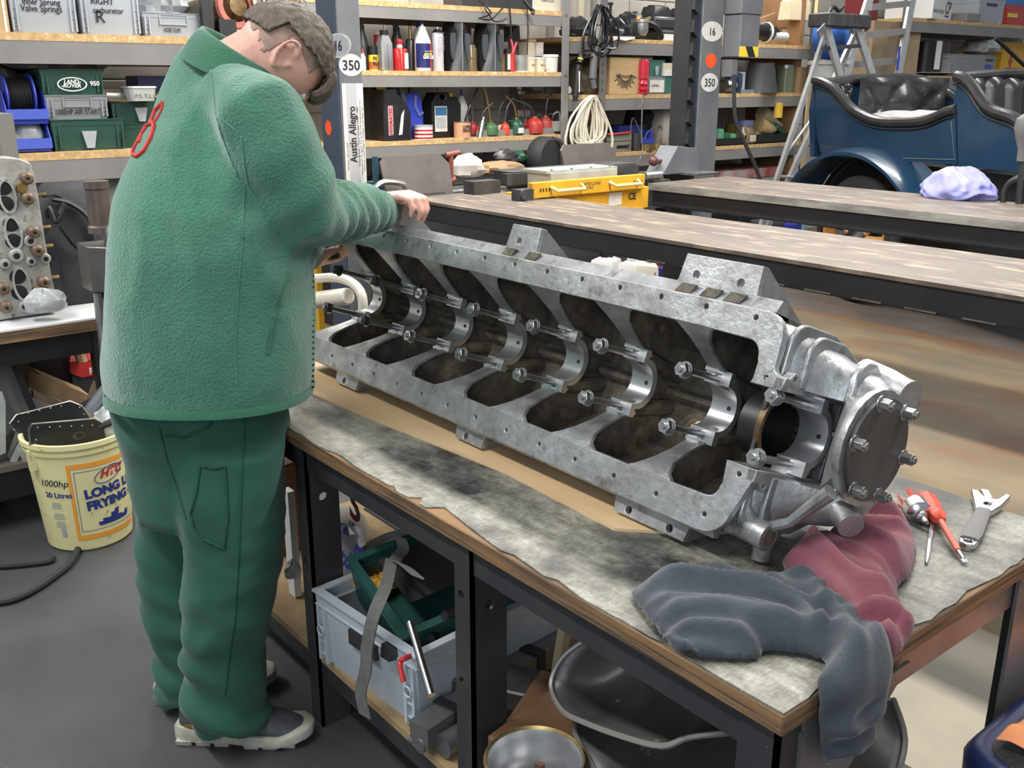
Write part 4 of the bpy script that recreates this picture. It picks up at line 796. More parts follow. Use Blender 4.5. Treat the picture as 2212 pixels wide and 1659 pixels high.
t,w,h=shelfcrate('storage_crate','tall grey stacking crate marked valve springs, left of three',(25,173,-45,61),.05,.5,m_crate,ZA1,hand=False); ctext(t,'Valve Springs',-w*.33,h*.44,.046,.5*.97,width=w*.6); ctext(t,'Inner Sprung',-w*.3,h*.585,.042,.5*.97,width=w*.55)
t,w,h=shelfcrate('storage_crate','tall grey stacking crate marked carburetor, middle of three',(177,308,-45,66),.05,.5,m_crate,ZA1,hand=False); ctext(t,'carburetor',-w*.28,h*.43,.040,.5*.97,width=w*.5); ctext(t,'R',-w*.26,h*.24,.085,.5*.97); ctext(t,'RIGHT',-w*.3,h*.60,.04,.5*.97)
t,w,h=shelfcrate('storage_crate','low grey stacking crate marked hose clips holding clear bags',(311,443,18,70),.05,.5,m_crate,ZA1); ctext(t,'HOSE CLIPS',-w*.17,h*.2,.030,.5*.96,width=w*.27)
def crumple(name,label,cat,c,sx,sy,sz,mat,seed=1,n=16,m=10,amp=.28,flat=True):
    r=random.Random(seed); b=MB(); ph=[(r.uniform(0,6.28),r.randint(2,6),r.randint(1,4),r.uniform(.3,1)) for _ in range(7)]
    b.sphere((0,0,0),1,n,m)
    for i,p in enumerate(b.v):
        a=math.atan2(p.y,p.x); q=math.asin(max(-1,min(1,p.z))); f=1+sum(math.sin(k*a+l*q*2+f_)*g for f_,k,l,g in ph)*amp/4+r.uniform(-.06,.06)
        z=p.z*f*sz
        if flat and z<-sz*.45: z=-sz*.45
        b.v[i]=V(c)+V((p.x*f*sx,p.y*f*sy,z+sz*.45))
    return tag(b.obj(name,mat,smooth=25),label,cat)
m_bagc=M('clear_bag_film',(.62,.65,.66),(.45,.47,.48),scale=18,rough=.12,trans=.35,bump=.5,bscale=25)
m_bagd=M('dusty_bag_film',(.16,.15,.12),(.10,.095,.08),scale=12,rough=.35,bump=.4,bscale=20)
for k,(px,s,lab) in enumerate(((335,.10,'clear plastic bag of bits at left in the hose clip crate'),(375,.11,'clear plastic bag bulging from middle of the hose clip crate'),(418,.10,'clear plastic bag at right in the hose clip crate'))):
    q=at(px,24,x=XS-.25); crumple('plastic_bag',lab,'bag',(XS-.28,q.y,1.86),.14,s,.11,m_bagc,seed=k+3)
loc,w,h=slot(-14,22,-40,64,.05,ZA1); b=MB(); b.bb(loc+V((-.4,-w/2,0)),loc+V((0,w/2,h))); o=tag(b.obj('cardboard_box',M('taped_cardboard',(.50,.34,.17),(.42,.28,.14),scale=8,rough=.8)),'taped brown cardboard box at left end of top shelf','box')
b=MB(); b.bb(loc+V((.0005,w*.2,0)),loc+V((.002,w*.36,h))); b.obj('tape_strip',m_paper,o,smooth=0)
# engine accessory with red ring
q=at(485,50,x=XS-.1); t=thing('engine_starter','dirty brown engine starter with faded red ring flange behind the head','engine part',(q.x,q.y,ZA1))
b=MB(); b.lathe([(.07,-.2),(.10,-.12),(.11,0),(.08,.02)],(q.x,q.y-.05,ZA1+.115),(.6,.45,.05),20); b.obj('housing',M('dirty_bronze',(.10,.075,.045),(.05,.042,.032),scale=12,rough=.5,metal=.5),t)
b=MB(); b.lathe([(.115,0),(.125,.015),(.115,.03),(.085,.03),(.085,0)],(q.x+.03,q.y+.05,ZA1+.17),(.9,.12,.1),22,caps=False); b.obj('ring_flange',M('faded_red_flange',(.42,.13,.10),(.30,.10,.08),scale=14,rough=.5),t)
b=MB(); b.lathe([(.085,0),(.06,.03),(.055,.05),(.02,.055)],(q.x+.03,q.y+.05,ZA1+.17),(.9,.12,.1),18); b.obj('hub',m_brass if False else m_dbrass,t)
b=MB(); b.bb((q.x,q.y-.07,ZA1),(q.x+.09,q.y+.03,ZA1+.10)); b.obj('stand_block',m_black,t)
b=MB(); q=at(443,0,x=XS-.02); b.bb((XS-.04,q.y-.03,ZA1),(XS-.0,q.y+.03,2.35)); 
for z in (1.80,1.88,1.96): b.bb((XS-.001,q.y+.012,z),(XS+.001,q.y+.022,z+.05))
tag(b.obj('slotted_angle',m_black),'black slotted angle strip standing beside the starter','strip')
for k in range(6):
    pts=[at(566+k*8,-20,x=XS+.02*(k%2)),at(572+k*7,10,x=XS+.02),at(582+k*5,36,x=XS+.02),at(590+k*4,60,x=XS+.02)]
    b=MB(); b.tube(spline(pts,4),.010,7); tag(b.obj('hanging_hose',(m_chrome,m_black,m_white,m_black,m_steel,m_black)[k]),('leftmost bright silver hose hanging above the head','black hose between the silver and white hoses above head','white hose third from left above the head','black hose right of the white one above the head','dull steel hose fifth from left above the head','rightmost black hose hanging above the head')[k],'hose','hoses hanging behind the head')
pk=at(652,14,x=-4.6); t=thing('key_bunch','bunch of keys on a split ring beside near lift post','keys',tuple(pk+V((0,0,-.09))))
b=MB(); b.tube([pk+V((0,math.cos(a)*.032,math.sin(a)*.032)) for a in [2*PI*k/16 for k in range(16)]],.004,6,closed=True); b.obj('split_ring',m_steel,t)
for k in range(4):
    q=at(652,30,x=-4.6); e=at(644+k*6,52+2*(k%2),x=-4.6); b=MB(); b.tube([q,e],[.007,.012],6); b.obj('key',m_brass,t)
b=MB(); b.bb(at(610,60,x=-6.1),at(656,28,x=-5.6)); tag(b.obj('cardboard_box',m_card),'cardboard box behind the keys at head height','box')
# second shelf, left unit
def bin_(label,box,d,front=.45):
    loc,w,h=slot(*box,d=d,zs=None); t=thing('picking_bin',label,'bin',loc,0)
    dp=.30; b=MB(); b.bb((-dp,-w/2,0),(0,w/2,.006)); b.bb((-dp,-w/2,0),(-dp+.006,w/2,h)); b.ext([(-.006,0),(.0,0),(.012,h*front),(.006,h*front)],lambda x,z:(x,-w/2,z),lambda x,z:(x,w/2,z))
    b.obj('body',m_blue,t,local=True)
    for s in (-1,1):
        b=MB(); b.ext([(-dp,0),(0,0),(.012,h*front),(-.035,h),(-dp,h)],lambda x,z:(x,s*w/2,z),lambda x,z:(x,s*(w/2-.006),z)); b.obj('side_wall',m_blue,t,local=True,smooth=0)
    b=MB(); b.bb((.002,-w/2-.002,h*front-.05),(.016,w/2+.002,h*front)); b.obj('label_lip',P_('lip_blue',(.07,.11,.50)),t,local=True)
    return t,w,h,loc
t,w,h,loc=bin_('lower blue picking bin holding a clear bag',(22,113,264,328),.05); loc_l=loc
crumple('plastic_bag','crinkled clear bag with printed card in lower blue bin','bag',loc+V((-.12,.01,.02)),.11,w*.42,.11,m_bagc,seed=12)
t,w,h,loc=bin_('upper blue picking bin holding a cable reel',(15,106,196,268),.05)
t=thing('cable_reel','small cable reel of black wire in the upper blue bin','reel',loc+V((-.11,-.01,.02)))
for y in (-.07,.06): b=MB(); b.lathe([(.115,0),(.115,.008)],(0,y,.115),(0,1,0),22); b.obj('flange',m_blue,t,local=True)
for k in range(7): b=MB(); b.lathe([(.085,0),(.092,.008),(.085,.016)],(0,-.06+k*.017,.115),(0,1,0),20); b.obj('wire_turn',m_black,t,local=True)
t,w,h=shelfcrate('green_crate','dusty dark green crate with a lid, bottom of the stack',(116,276,258,326),.05,.5,m_green,ZA2,hand=False,clip=True,open_=False); zt=ZA2+h
loc,w2,h2=slot(103,240,212,262,.05,zt); t,w,h=shelfcrate('storage_crate','grey crate marked air start, middle of green stack',(103,240,212,264),.05,.45,m_crated,zt-.0); ctext(t,'1000HP AIR START',-w*.36,h*.2,.04,.45*.97,width=w*.7); zt+=h
t,w,h=shelfcrate('green_crate','dark green crate with white oval emblem, top of stack',(92,230,157,213),.05,.45,m_green,zt,hand=False,open_=False)
b=MB(); b.plate(circ(0,0,.075,24,.036),[circ(0,0,.068,24,.030)],lambda y,z:(.2285,y-w*.02,z+h*.42),lambda y,z:(.230,y-w*.02,z+h*.42)); b.obj('emblem_ring',m_white,t,local=True,smooth=0)
text('LAND-',.028,V((.230,-w*.02-.042,h*.45)),(0,1,0),(0,0,1),m_white,t,local=True,bold=.001,shear=.2); text('-ROVER',.028,V((.230,-w*.02-.056,h*.3)),(0,1,0),(0,0,1),m_white,t,local=True,bold=.001,shear=.2); text('950',.032,V((.230,w*.26,h*.37)),(0,1,0),(0,0,1),m_white,t,local=True,bold=.001)
loc,_,_=slot(40,215,160,213,.28); crumple('dust_sheet','grey crumpled plastic film heaped on the oval-emblem crate','sheet',V((XS-.30,loc.y+.02,zt+h-.01)),.2,.28,.10,m_bagd,seed=21,amp=.5)
crumple('dust_sheet','grey plastic film heaped at the far left behind blue bins','sheet',at(10,215,x=XS-.4)+V((0,0,-.1)),.14,.16,.22,m_bagd,seed=22,amp=.5)
t,w,h=shelfcrate('green_crate','dark green crate right of the stack, beside the worker',(246,372,270,322),.12,.45,m_green,ZA2,hand=False,open_=False); zt2=ZA2+h
t,w,h=shelfcrate('green_crate','upper dark green crate carrying the white tub, beside worker',(243,372,216,272),.12,.45,m_green,zt2,hand=False,clip=True,open_=False); zt3=zt2+h
for k,(a_,b_,r) in enumerate((((200,203),(300,205),.035),((224,208),(345,212),.034))):
    b=MB(); b.cyl(at(*a_,x=XS-.12),at(*b_,x=XS-.18),r,n=14); tag(b.obj('metal_tube',M('dull_bronze_tube',(.16,.13,.09),rough=.5,metal=.5) if k==0 else m_steel),('brown metal tube lying across the green crates','grey metal tube lying beside the white tub')[k],'tube')
loc,w,h=slot(273,330,186,218,.10); t=thing('food_tub','white translucent food tub with a written label','tub',loc); b=MB(); b.loft([[V((x*.08*k,y*w/2*k,z*h)) for x,y in ((1,-.8),(1,.8),(.8,1),(-.8,1),(-1,.8),(-1,-.8),(-.8,-1),(.8,-1))] for z,k in ((0,.85),(.85,1),(.87,1.06),(1,1.04))]); b.obj('body',m_clear,t,local=True); text('P.S. T.L.W',.03,V((.082,-w*.35,.2*h)),(0,1,0),(0,0,1),m_ink,t,local=True)
loc,w,h=slot(287,350,164,200,.35); b=MB(); b.bb(loc+V((-.1,-w/2,-.25)),loc+V((.1,w/2,h))); tag(b.obj('blue_carton',m_navy),'navy blue carton in the shade behind the white tub','carton')
loc,w,h=slot(-14,27,248,335,.02); t=thing('grey_casting','grey ribbed metal casting at left edge below the shelf','casting',(-3.75,.55,.716)) if False else None
ua=[o for o in COL.objects if o.name=='shelving_unit'][0]; b=MB(); b.bb((XS-.12,.62,.05),(XS-.10,2.55,1.03)); b.obj('back_panel',M('lilac_grey_panel',(.25,.245,.245),(.22,.215,.21),scale=2,rough=.6),ua,smooth=0)
# --- wide unit, top level
Zc1,Zc2,Zc3=1.822,1.418,.985
def loops(name,label,cen,rx,rz,n,mat,r,seed,X,cat='cable',hang=True,drop=0):
    """a hank of cable hung over a hook: many long loops, one mesh"""
    rr=random.Random(seed); b=MB(); top=V(cen)
    for k in range(n):
        w_=rx*rr.uniform(.35,1); hgt=rz*rr.uniform(.72,1); off=rx*rr.uniform(-.35,.35); sk=rr.uniform(-.25,.25)*rx
        pts=[]
        for i in range(14):
            a=2*PI*i/14; yy=math.sin(a)*w_*(.45+.55*(1-math.cos(a))/2)+off*(1-math.cos(a))/2; zz=-(1-math.cos(a))/2*hgt
            pts.append(top+V((rr.uniform(-.012,.012)+k*.004,yy+sk*(1-math.cos(a))/2,zz+rr.uniform(-.008,.008))))
        b.tube(spline(pts,2,True),r,6,closed=True)
    return tag(b.obj(name,mat),label,cat)
loops('cable_hank','hank of glossy black cables hung on the perforated upright',at(1293,12,x=XS+.07),.17,.36,11,M('black_cable',(.018,.018,.02),rough=.25),.008,5,0)
loops('cable_hank','coil of cream hose hung below the black cables',at(1272,210,x=XS+.07),.215,.44,14,M('cream_cable',(.70,.66,.52),rough=.45),.0095,8,0,cat='hose')
loops('cable_hank','brown wiring hank hanging behind the cream coil',at(1285,214,x=XS+.02),.10,.26,9,M('brown_cable',(.07,.035,.025),(.12,.07,.05),scale=20,rough=.5),.008,9,0)
b=MB(); b.cyl(at(1285,100,x=XS+.08),at(1280,170,x=XS+.08),.028,n=12); b.cyl(at(1280,170,x=XS+.08),at(1284,190,x=XS+.08),.02,n=10); tag(b.obj('inspection_lamp',M('grey_rubber',(.12,.12,.125),rough=.5)),'grey rubber handled inspection lamp hanging among the cables','lamp')
b=MB(); q0,q1=at(1250,140,x=XS+.06),at(1243,210,x=XS+.06); b.cyl(q0,q1,.024,n=12); b.cyl(q1,q1+V((0,0,-.03)),.018,n=10); o=tag(b.obj('work_light',m_black),'black strip work light with pale lens on upright','lamp'); b=MB(); b.bb(q0*.8+q1*.2+V((.02,-.012,0)),q0*.15+q1*.85+V((.028,.012,0))); b.obj('lens',m_white,o)
b=MB(); q=at(1252,135,x=XS+.03); b.cyl(q,q+V((0,.02,.07)),.02,n=10); o=tag(b.obj('torch',m_dbot),'dark torch with yellow bands above the strip light','torch'); b=MB(); b.lathe([(.022,0),(.022,.01)],q+V((0,.006,.02)),(0,.3,1),10); b.obj('yellow_band',m_yellow,o)
loc,w,h=slot(1225,1300,140,200,.3,Zc2); crumple('dark_casting','dark dirty round casting behind the work light','casting',loc,.16,w*.5,h*.9,m_oily,seed=31,amp=.15)
b=MB(); q=at(1228,202,x=XS-.05); b.lathe([(.022,0),(.024,.03),(.012,.05)],q,(0,0,1),10); tag(b.obj('spark_bulb',m_clear),'small milky bulb on the shelf left of cables','bulb')
crumple('black_pouch','black soft pouch spilling over the shelf left of cables','pouch',at(1243,78,x=XS-.12)+V((0,0,-.0)),.12,.10,.09,m_rub,seed=33)
loc,w,h=slot(1318,1350,48,80,.12,Zc1); crumple('black_hood','shiny black rubber hood right of the hanging cables','hood',loc,.11,w*.62,h*1.0,M('gloss_black',(.012,.012,.012),rough=.18),seed=34,amp=.12)
loc,w,h=slot(1338,1385,40,80,.22,Zc1); crumple('black_bag','larger black bag behind the shiny hood','bag',loc,.14,w*.6,h*1.05,m_black,seed=35,amp=.2)
loc,w,h=slot(1372,1400,40,72,.10,Zc1+.03); t=thing('carburettor','dull metal carburettor body with brass unions','carburettor',loc); b=MB(); b.lathe([(.03,0),(.05,.03),(.05,.09),(.06,.10),(.06,.12)],n=16); b.obj('bowl',m_alu,t,local=True)
for y in (-.06,.07): b=MB(); b.cyl((0,y*.4,.11),(.02,y,.13),.018,n=8); b.obj('union',m_brass,t,local=True)
b=MB(); b.tube(spline([(0,.06,.1),(.02,.14,.07),(.03,.2,.0),(.03,.24,-.03)],4),.022,8); b.obj('intake_hose',m_black,t,local=True)
for k,(bx,lab) in enumerate((((1392,1466,55,82),'lowest black tool case with pale seam, by far post'),((1382,1466,30,56),'middle black tool case stacked by the far lift post'))):
    loc,w,h=slot(*bx,d=.3,zs=Zc1+(0 if k==0 else .095)); t=thing('tool_case',lab,'case',loc); b=MB(); b.bb((-.16,-w/2,0),(.16,w/2,h*.96),bev=.01); b.obj('shell',m_dbot,t,local=True); b=MB(); b.bb((-.163,-w/2,h*.72),(.163,w/2,h*.78)); b.obj('seam',m_crated,t,local=True); b=MB(); b.bb((.16,w*.26,h*.55),(.17,w*.36,h*.85)); b.obj('latch',m_crate,t,local=True)
for k,(bx,lab) in enumerate((((1396,1437,4,32),'small black case with handle on tool cases, left'),((1448,1490,4,28),'small black case half hidden by the far post'))):
    loc,w,h=slot(*bx,d=.36,zs=Zc1+.185); b=MB(); b.box((loc.x,loc.y,loc.z+h*.45),(.16,w,h*.9),taper=.86,bev=.012); b.bb(loc+V((-.02,-w*.35,h*.9)),loc+V((.02,w*.35,h))); tag(b.obj('small_case',m_black),lab,'case')
b=MB(); loc,w,h=slot(1432,1475,62,76,.06,Zc1); b.bb(loc+V((-.02,-w/2,0)),loc+V((.02,w/2,h))); tag(b.obj('white_bracket',m_white),'white plastic bracket in front of the lowest tool case','bracket')
b=MB(); a=at(1318,78,x=XS+.0); c=at(1372,84,x=XS+.0); b.add([a,at(1372,79,x=XS),c,at(1350,88,x=XS+.01),at(1335,84,x=XS+.01),at(1322,90,x=XS+.01)]+[p-V((.15,0,-.003)) for p in (a,at(1372,79,x=XS),c,at(1350,88,x=XS),at(1335,84,x=XS),at(1322,90,x=XS))],[[0,1,2,3,4,5],[11,10,9,8,7,6],[0,6,7,1],[1,7,8,2],[2,8,9,3],[3,9,10,4],[4,10,11,5],[5,11,6,0]]); tag(b.obj('torn_paper',m_paper,smooth=0),'torn white paper lying over the shelf edge','paper')
b=MB(); q=at(1318,42,x=-6.1); b.cyl(q,q+V((0,0,.12)),.012,n=8); b.cyl(q+V((0,0,.11)),q+V((0,0,.13)),.022,n=8); tag(b.obj('wall_hook',m_black),'black headed rod standing behind the shiny hood','hook')
for k,px in enumerate((1255,1283)):
    b=MB(); q=at(px,40,x=-6.1); b.cyl((q.x,q.y,1.83),(q.x,q.y,2.5),.028 if k==0 else .02,n=12); tag(b.obj('wall_pipe',M('buff_pipe',(.48,.44,.34),rough=.6) if k==0 else m_beam),('buff vertical pipe on wall left of black cables','grey vertical pipe on wall behind black cables')[k],'pipe')
# second level
loc,w,h=slot(1316,1382,124,204,.05,Zc2); t=thing('wine_box','pale wooden box printed with a ribbed shell pattern','box',loc); b=MB(); b.bb((-.3,-w/2,0),(0,w/2,h),bev=.004); b.obj('box_body',M('pine_box',(.58,.40,.20),(.50,.33,.16),scale=3,stretch=(1,1,6),rough=.6),t,local=True)
for k in range(15):
    a=R(200+k*10); b=MB(); r0,r1=.26,.26+.28*(.6+.4*math.sin(k*1.7)**2)
    p=lambda r: V((.0012,math.cos(a)*r*w*.72,h*.62+math.sin(a)*r*h*.95))
    b.tube([p(r0),p(r1)],.0035,5); b.obj('printed_ray',m_ink,t,local=True)
text('Vinum',.05,V((.002,-w*.3,h*.44)),(0,1,0),(0,0,1),m_ink,t,local=True,width=w*.5)
lath('red_skittle','red turned wooden balustrade leg beside the wooden box','turned leg',(1378,1396,130,204),[('body',[(.9,0),(1,.06),(.6,.09),(1,.14),(1,.2),(.6,.24),(1,.3),(.85,.36),(.8,.42),(1,.46),(1,.98),(.9,1)],M('glossy_red',(.62,.03,.06),rough=.25))],d=.05,zs=Zc2)
t,w,h=shelfcrate('small_crate','small grey crate with white card label, under green one',(1398,1437,164,202),.06,.3,m_crated,Zc2,hand=False); front_label(t,w,h,.152,-.8,.8,.1,.8,m_paper); text('valves',.035,V((.155,-w*.3,h*.42)),(0,1,0),(0,0,1),m_ink,t,local=True); zz=Zc2+h
t,w,h=shelfcrate('small_crate','small teal green crate with clip on the card-labelled one',(1400,1436,130,166),.06,.3,P_('teal_crate',(.06,.18,.14)),zz,hand=False,clip=True)
t,w,h=shelfcrate('small_crate','teal green crate behind the toothed strip, lower right',(1437,1462,164,202),.06,.3,P_('teal_crate2',(.05,.16,.12)),Zc2,hand=False)
for k in range(2): loc,w,h=slot(1433,1456,136+k*14,150+k*14,.05); b=MB(); b.bb(loc+V((-.1,-w/2,0)),loc+V((0,w/2,h))); tag(b.obj('card_carton',m_cream if k==0 else m_paper),('upper cream carton with scribble above teal crate','lower white carton resting on the teal crate')[k],'carton')
loc,w,h=slot(1428,1470,113,140,.3); b=MB(); b.bb(loc+V((-.1,-w/2,0)),loc+V((.1,w/2,h))); tag(b.obj('green_tarp',P_('dark_green_sheet',(.01,.07,.04))),'dark green box high behind cream cartons','box')
# third level
loc,w,h=slot(1310,1364,290,330,.05,Zc3); t=thing('instrument_case','olive grey metal case with drawer handle and red rod on top','case',loc); b=MB(); b.bb((-.3,-w/2,0),(0,w/2,h),bev=.004); b.obj('body',M('olive_grey_metal',(.23,.225,.175),rough=.5),t,local=True); b=MB(); b.bb((0,-w*.1,h*.22),(.006,w*.28,h*.36)); b.obj('slot',m_black,t,local=True); b=MB(); b.bb((0,w*.3,h*.22),(.02,w*.38,h*.42)); b.obj('catch',m_steel,t,local=True); b=MB(); b.bb((-.001,-w/2,h*.58),(.002,w/2,h*.61)); b.obj('lid_seam',m_dsteel,t,local=True)
b=MB(); b.cyl(at(1312,291,x=XS-.04),at(1362,286,x=XS-.04),.009,n=8); tag(b.obj('red_rod',m_red),'red rod lying on top of the olive metal case','rod')
loc,w,h=slot(1318,1366,270,288,.2); b=MB(); b.bb(loc+V((-.1,-w/2,-.02)),loc+V((.1,w/2,h))); tag(b.obj('navy_case',m_navy),'navy case on the olive metal case','case')
loc,w,h=slot(1378,1412,282,310,.06); b=MB(); b.bb(loc+V((-.12,-w/2,0)),loc+V((0,w/2,h*.35))); b.ext([(0,h*.35),(0,0),(.01,0),(.015,h*.35)],lambda x,z:loc+V((x,-w/2,z)),lambda x,z:loc+V((x,w/2,z))); b.bb(loc+V((-.12,w*.42,0)),loc+V((-.02,w/2,h))); b.bb(loc+V((-.12,-w/2,0)),loc+V((-.11,w/2,h))); tag(b.obj('picking_bin',m_blue),'bright blue picking bin behind two gold tins','bin')
for k,bx in enumerate(((1384,1407,310,324),(1406,1432,307,321))): lath('gold_tin',('smaller gold tin on lowest shelf edge by far post','larger gold tin nearest the far post')[k],'tin',bx,[('body',[(1,0),(1,.85)],m_brass),('lid',[(1.03,.85),(1.03,1)],m_brass)],d=.06,zs=Zc3)
lath('grease_pump','dark grey cylinder pump with hose beside the olive case','pump',(1365,1380,292,330),[('body',[(1,0),(1,1)],m_dsteel)],d=.08,zs=Zc3)
b=MB(); b.tube(spline([at(1390,204,x=XS+.02),at(1387,240,x=XS+.02),at(1386,300,x=XS+.03),at(1388,318,x=XS+.04),at(1383,345,x=XS+.04)],5),.006,6); tag(b.obj('hanging_chain',m_steel),'thin plated chain hanging from the red turned leg','chain')
b=MB(); b.tube(spline([at(1362,285,x=XS-.1),at(1366,255,x=XS-.1),at(1376,270,x=XS-.1),at(1390,300,x=XS-.1),at(1400,285,x=XS-.1),at(1424,270,x=XS-.1),at(1432,290,x=XS-.1),at(1426,305,x=XS-.1)],5),.006,6); tag(b.obj('thin_hose',m_beamd),'thin grey hose curling above the gold tins','hose')
crumple('black_bag','black bag in the shade behind the blue picking bin','bag',at(1385,290,x=XS-.35),.15,.17,.2,m_rub,seed=44)
crumple('grey_sack','pale grey sack slumped beside the far lift post','sack',at(1428,318,x=XS-.18),.12,.11,.26,M('grey_sack_cloth',(.33,.31,.28),rough=.9),seed=45,amp=.18)
# right of the far post
b=MB(); q=at(1655,70,x=XS-.1); b.lathe([(.06,-.13),(.07,-.02),(.085,-.01),(.085,.005),(.075,.02),(.06,.1),(.045,.12)],q,(.1,1,.0),18); o=tag(b.obj('black_canister',M('gloss_black2',(.012,.012,.013),rough=.15)),'glossy black canister lying sideways beside the switch box','canister'); b=MB(); b.lathe([(.087,0),(.087,.018)],q+V((0,-.015,0)),(.1,1,0),18); b.obj('white_ring',m_white,o)
b=MB(); q=at(1672,78,x=XS-.05); b.cyl(q,q+V((0,.17,0)),.035,n=14); tag(b.obj('white_tube',M('milky_tube',(.62,.62,.60),rough=.35)),'milky white tube lying in front of the black canister','tube')
loc,w,h=slot(1682,1735,52,88,.2,Zc1); t=thing('note_carton','buff carton with a taped white note on its front','carton',loc); b=MB(); b.bb((-.2,-w/2,0),(0,w/2,h*1.15)); b.obj('body',m_card,t,local=True); front_label(t,w,h,.002,-.8,.6,.4,1.0,M('buff_paper',(.62,.52,.36),rough=.8)); text('PASTE 70ml',.03,V((.0035,-w*.32,h*.62)),(0,1,0),(0,0,1),m_ink,t,local=True,width=w*.6)
loc,w,h=slot(1692,1742,-8,44,.12); b=MB(); b.loft([[loc+V((x*.06*k,y*w/2*k,z*h)) for x,y in ((1,-1),(1,1),(-1,1),(-1,-1))] for z,k in ((0,1),(.75,.9),(.95,.6),(1,.65))]); tag(b.obj('paper_bag',M('buff_bag_paper',(.66,.54,.36),(.60,.48,.31),scale=6,rough=.85,bump=.3,bscale=12)),'buff paper bag on top of the note carton','bag')
loc,w,h=slot(1625,1700,-10,60,.35,Zc1); b=MB(); b.box(loc+V((0,0,h*.5)),(.03,w,h),Matrix.Rotation(.25,3,'X')); tag(b.obj('cardboard_sheet',m_card),'tilted brown cardboard sheet behind glossy black canister','cardboard')
b=MB(); q=at(1744,0,x=XS-.3); b.bb((-6.1,7.80,.2),(-5.56,7.86,2.4)); tag(b.obj('plywood_board',M('brown_board',(.30,.17,.08),(.24,.13,.06),scale=6,rough=.7)),'brown board closing the right end of wide shelving','board')
t,w,h=lath('measuring_jug','big dark grey oil measuring jug with square handle','jug',(1616,1664,131,196),[('body',[(1,0),(1,.06),(.72,.95),(.75,1)],M('dark_grey_jug',(.075,.08,.088),rough=.45))],d=.12,zs=Zc2,n=24)
b=MB(); b.tube([(0,w*.36,h*.86),(0,w*.62,h*.86),(0,w*.64,h*.3),(0,w*.42,h*.3)],.014,8); b.obj('handle',m_anth,t,local=True)
lath('storm_jar','green tinted glass jar right of the big grey jug','jar',(1682,1707,136,196),[('glass',[(1,0),(1,.88)],M('green_glass',(.13,.15,.10),rough=.15)),('lid',[(1,.88),(1,1)],m_steel)],d=.15,zs=Zc2)
lath('spray_gun_cup','shiny navy and silver cup beside the switch box','cup',(1572,1596,145,190),[('body',[(.8,0),(1,.3),(1,.9),(.7,1)],M('blue_chrome',(.12,.15,.28),rough=.15,metal=.8))],d=.1,zs=Zc2)
b=MB(); q=at(1580,185,x=XS-.04); b.lathe([(.05,0),(.045,.06),(.02,.09)],q+V((0,-.06,0)),(.5,1,.1),16); tag(b.obj('headlamp_shell',m_chrome),'chrome bullet lamp shell lying by the navy cup','lamp')
loc,w,h=slot(1592,1608,150,196,.1,Zc2); b=MB(); b.bb(loc+V((-.05,-w/2,0)),loc+V((0,w/2,h))); tag(b.obj('grey_carton',m_crate),'slim pale grey carton between navy cup and big jug','carton')
loc,w,h=slot(1600,1630,189,197,.03,Zc2); b=MB(); b.bb(loc+V((-.06,-w/2,0)),loc+V((0,w/2,h))); tag(b.obj('flat_tin',m_chrome),'flat silver tin in front of the big grey jug','tin')
loc,w,h=slot(1706,1728,140,195,.12,Zc2); b=MB(); b.bb(loc+V((-.1,-w/2,0)),loc+V((.1,w/2,h))); tag(b.obj('brown_carton',m_card),'brown carton at right end of shelf beside glass jar','carton')
for k,(x0,x1) in enumerate(((1540,1610),(1610,1700))):
    loc,w,h=slot(x0,x1,288 if k==0 else 284,304,.05,Zc3); t=thing('drip_tray',('left black drip tray holding green cartridges','right black drip tray holding bottles and a funnel')[k],'tray',loc)
    b=MB(); b.bb((-.34,-w/2,0),(0,w/2,.008)); b.obj('tray_floor',m_black,t,local=True)
    for f in (0,1,2,3):
        b=MB(); b.bb(*(((-.01,-w/2,0),(0,w/2,h)),((-.34,-w/2,0),(-.33,w/2,h)),((-.34,-w/2,0),(0,-w/2+.01,h)),((-.34,w/2-.01,0),(0,w/2,h)))[f]); b.obj('tray_wall',m_black,t,local=True)
for k,(bx,lab) in enumerate((((1546,1560,260,294),'pale green cartridge, left of those in the drip tray'),((1560,1574,268,293),'dark green round cartridge in the drip tray'),((1570,1586,270,292),'pale green cartridge, right of those in the drip tray'))): lath('cartridge',lab,'cartridge',bx,[('body',[(1,0),(1,.9),(.8,.92),(.8,1)],P_('mint_plastic%d'%k,((.10,.30,.16),(.03,.12,.06),(.12,.32,.18))[k]))],d=.12,zs=Zc3+.01,n=12)
t,w,h=lath('oil_bottle','dark bottle with blue cap in the right drip tray','bottle',(1593,1622,243,292),[('body',[(1,0),(1,.5),(.75,.68),(.75,.78)],m_jar),('cap',[(.8,.76),(.8,1)],P_('slate_blue',(.10,.11,.25)))],d=.12,zs=Zc3+.01); front_label(t,w,h,w/2,-.4,.5,.08,.36,m_cream)
lath('oil_bottle','dark bottle right of blue-capped one in the drip tray','bottle',(1620,1640,262,290),[('body',[(1,0),(1,.6),(.5,1)],m_jar)],d=.16,zs=Zc3+.01)
lath('yellow_disc_pot','mustard round pot at the back of the drip trays','pot',(1575,1600,245,280),[('body',[(1,0),(1,1)],P_('mustard',(.22,.17,.03)))],d=.3,zs=Zc3+.03)
b=MB(); q=at(1645,278,x=XS-.14); b.lathe([(.08,0),(.07,.06),(.05,.15),(.02,.2)],q+V((0,-.05,.03)),(.25,1,-.25),16); tag(b.obj('funnel',M('yellowed_plastic',(.55,.42,.22),(.45,.32,.15),scale=10,rough=.4)),'yellowed plastic funnel lying in the right drip tray','funnel')
b=MB(); q=at(1660,255,x=XS-.2); b.lathe([(.07,-.05),(.07,.06),(.03,.15),(.022,.25)],q+V((0,-.06,.03)),(.1,1,-.45),16); tag(b.obj('plastic_funnel',m_cream),'long cream funnel lying above the yellowed funnel','funnel')
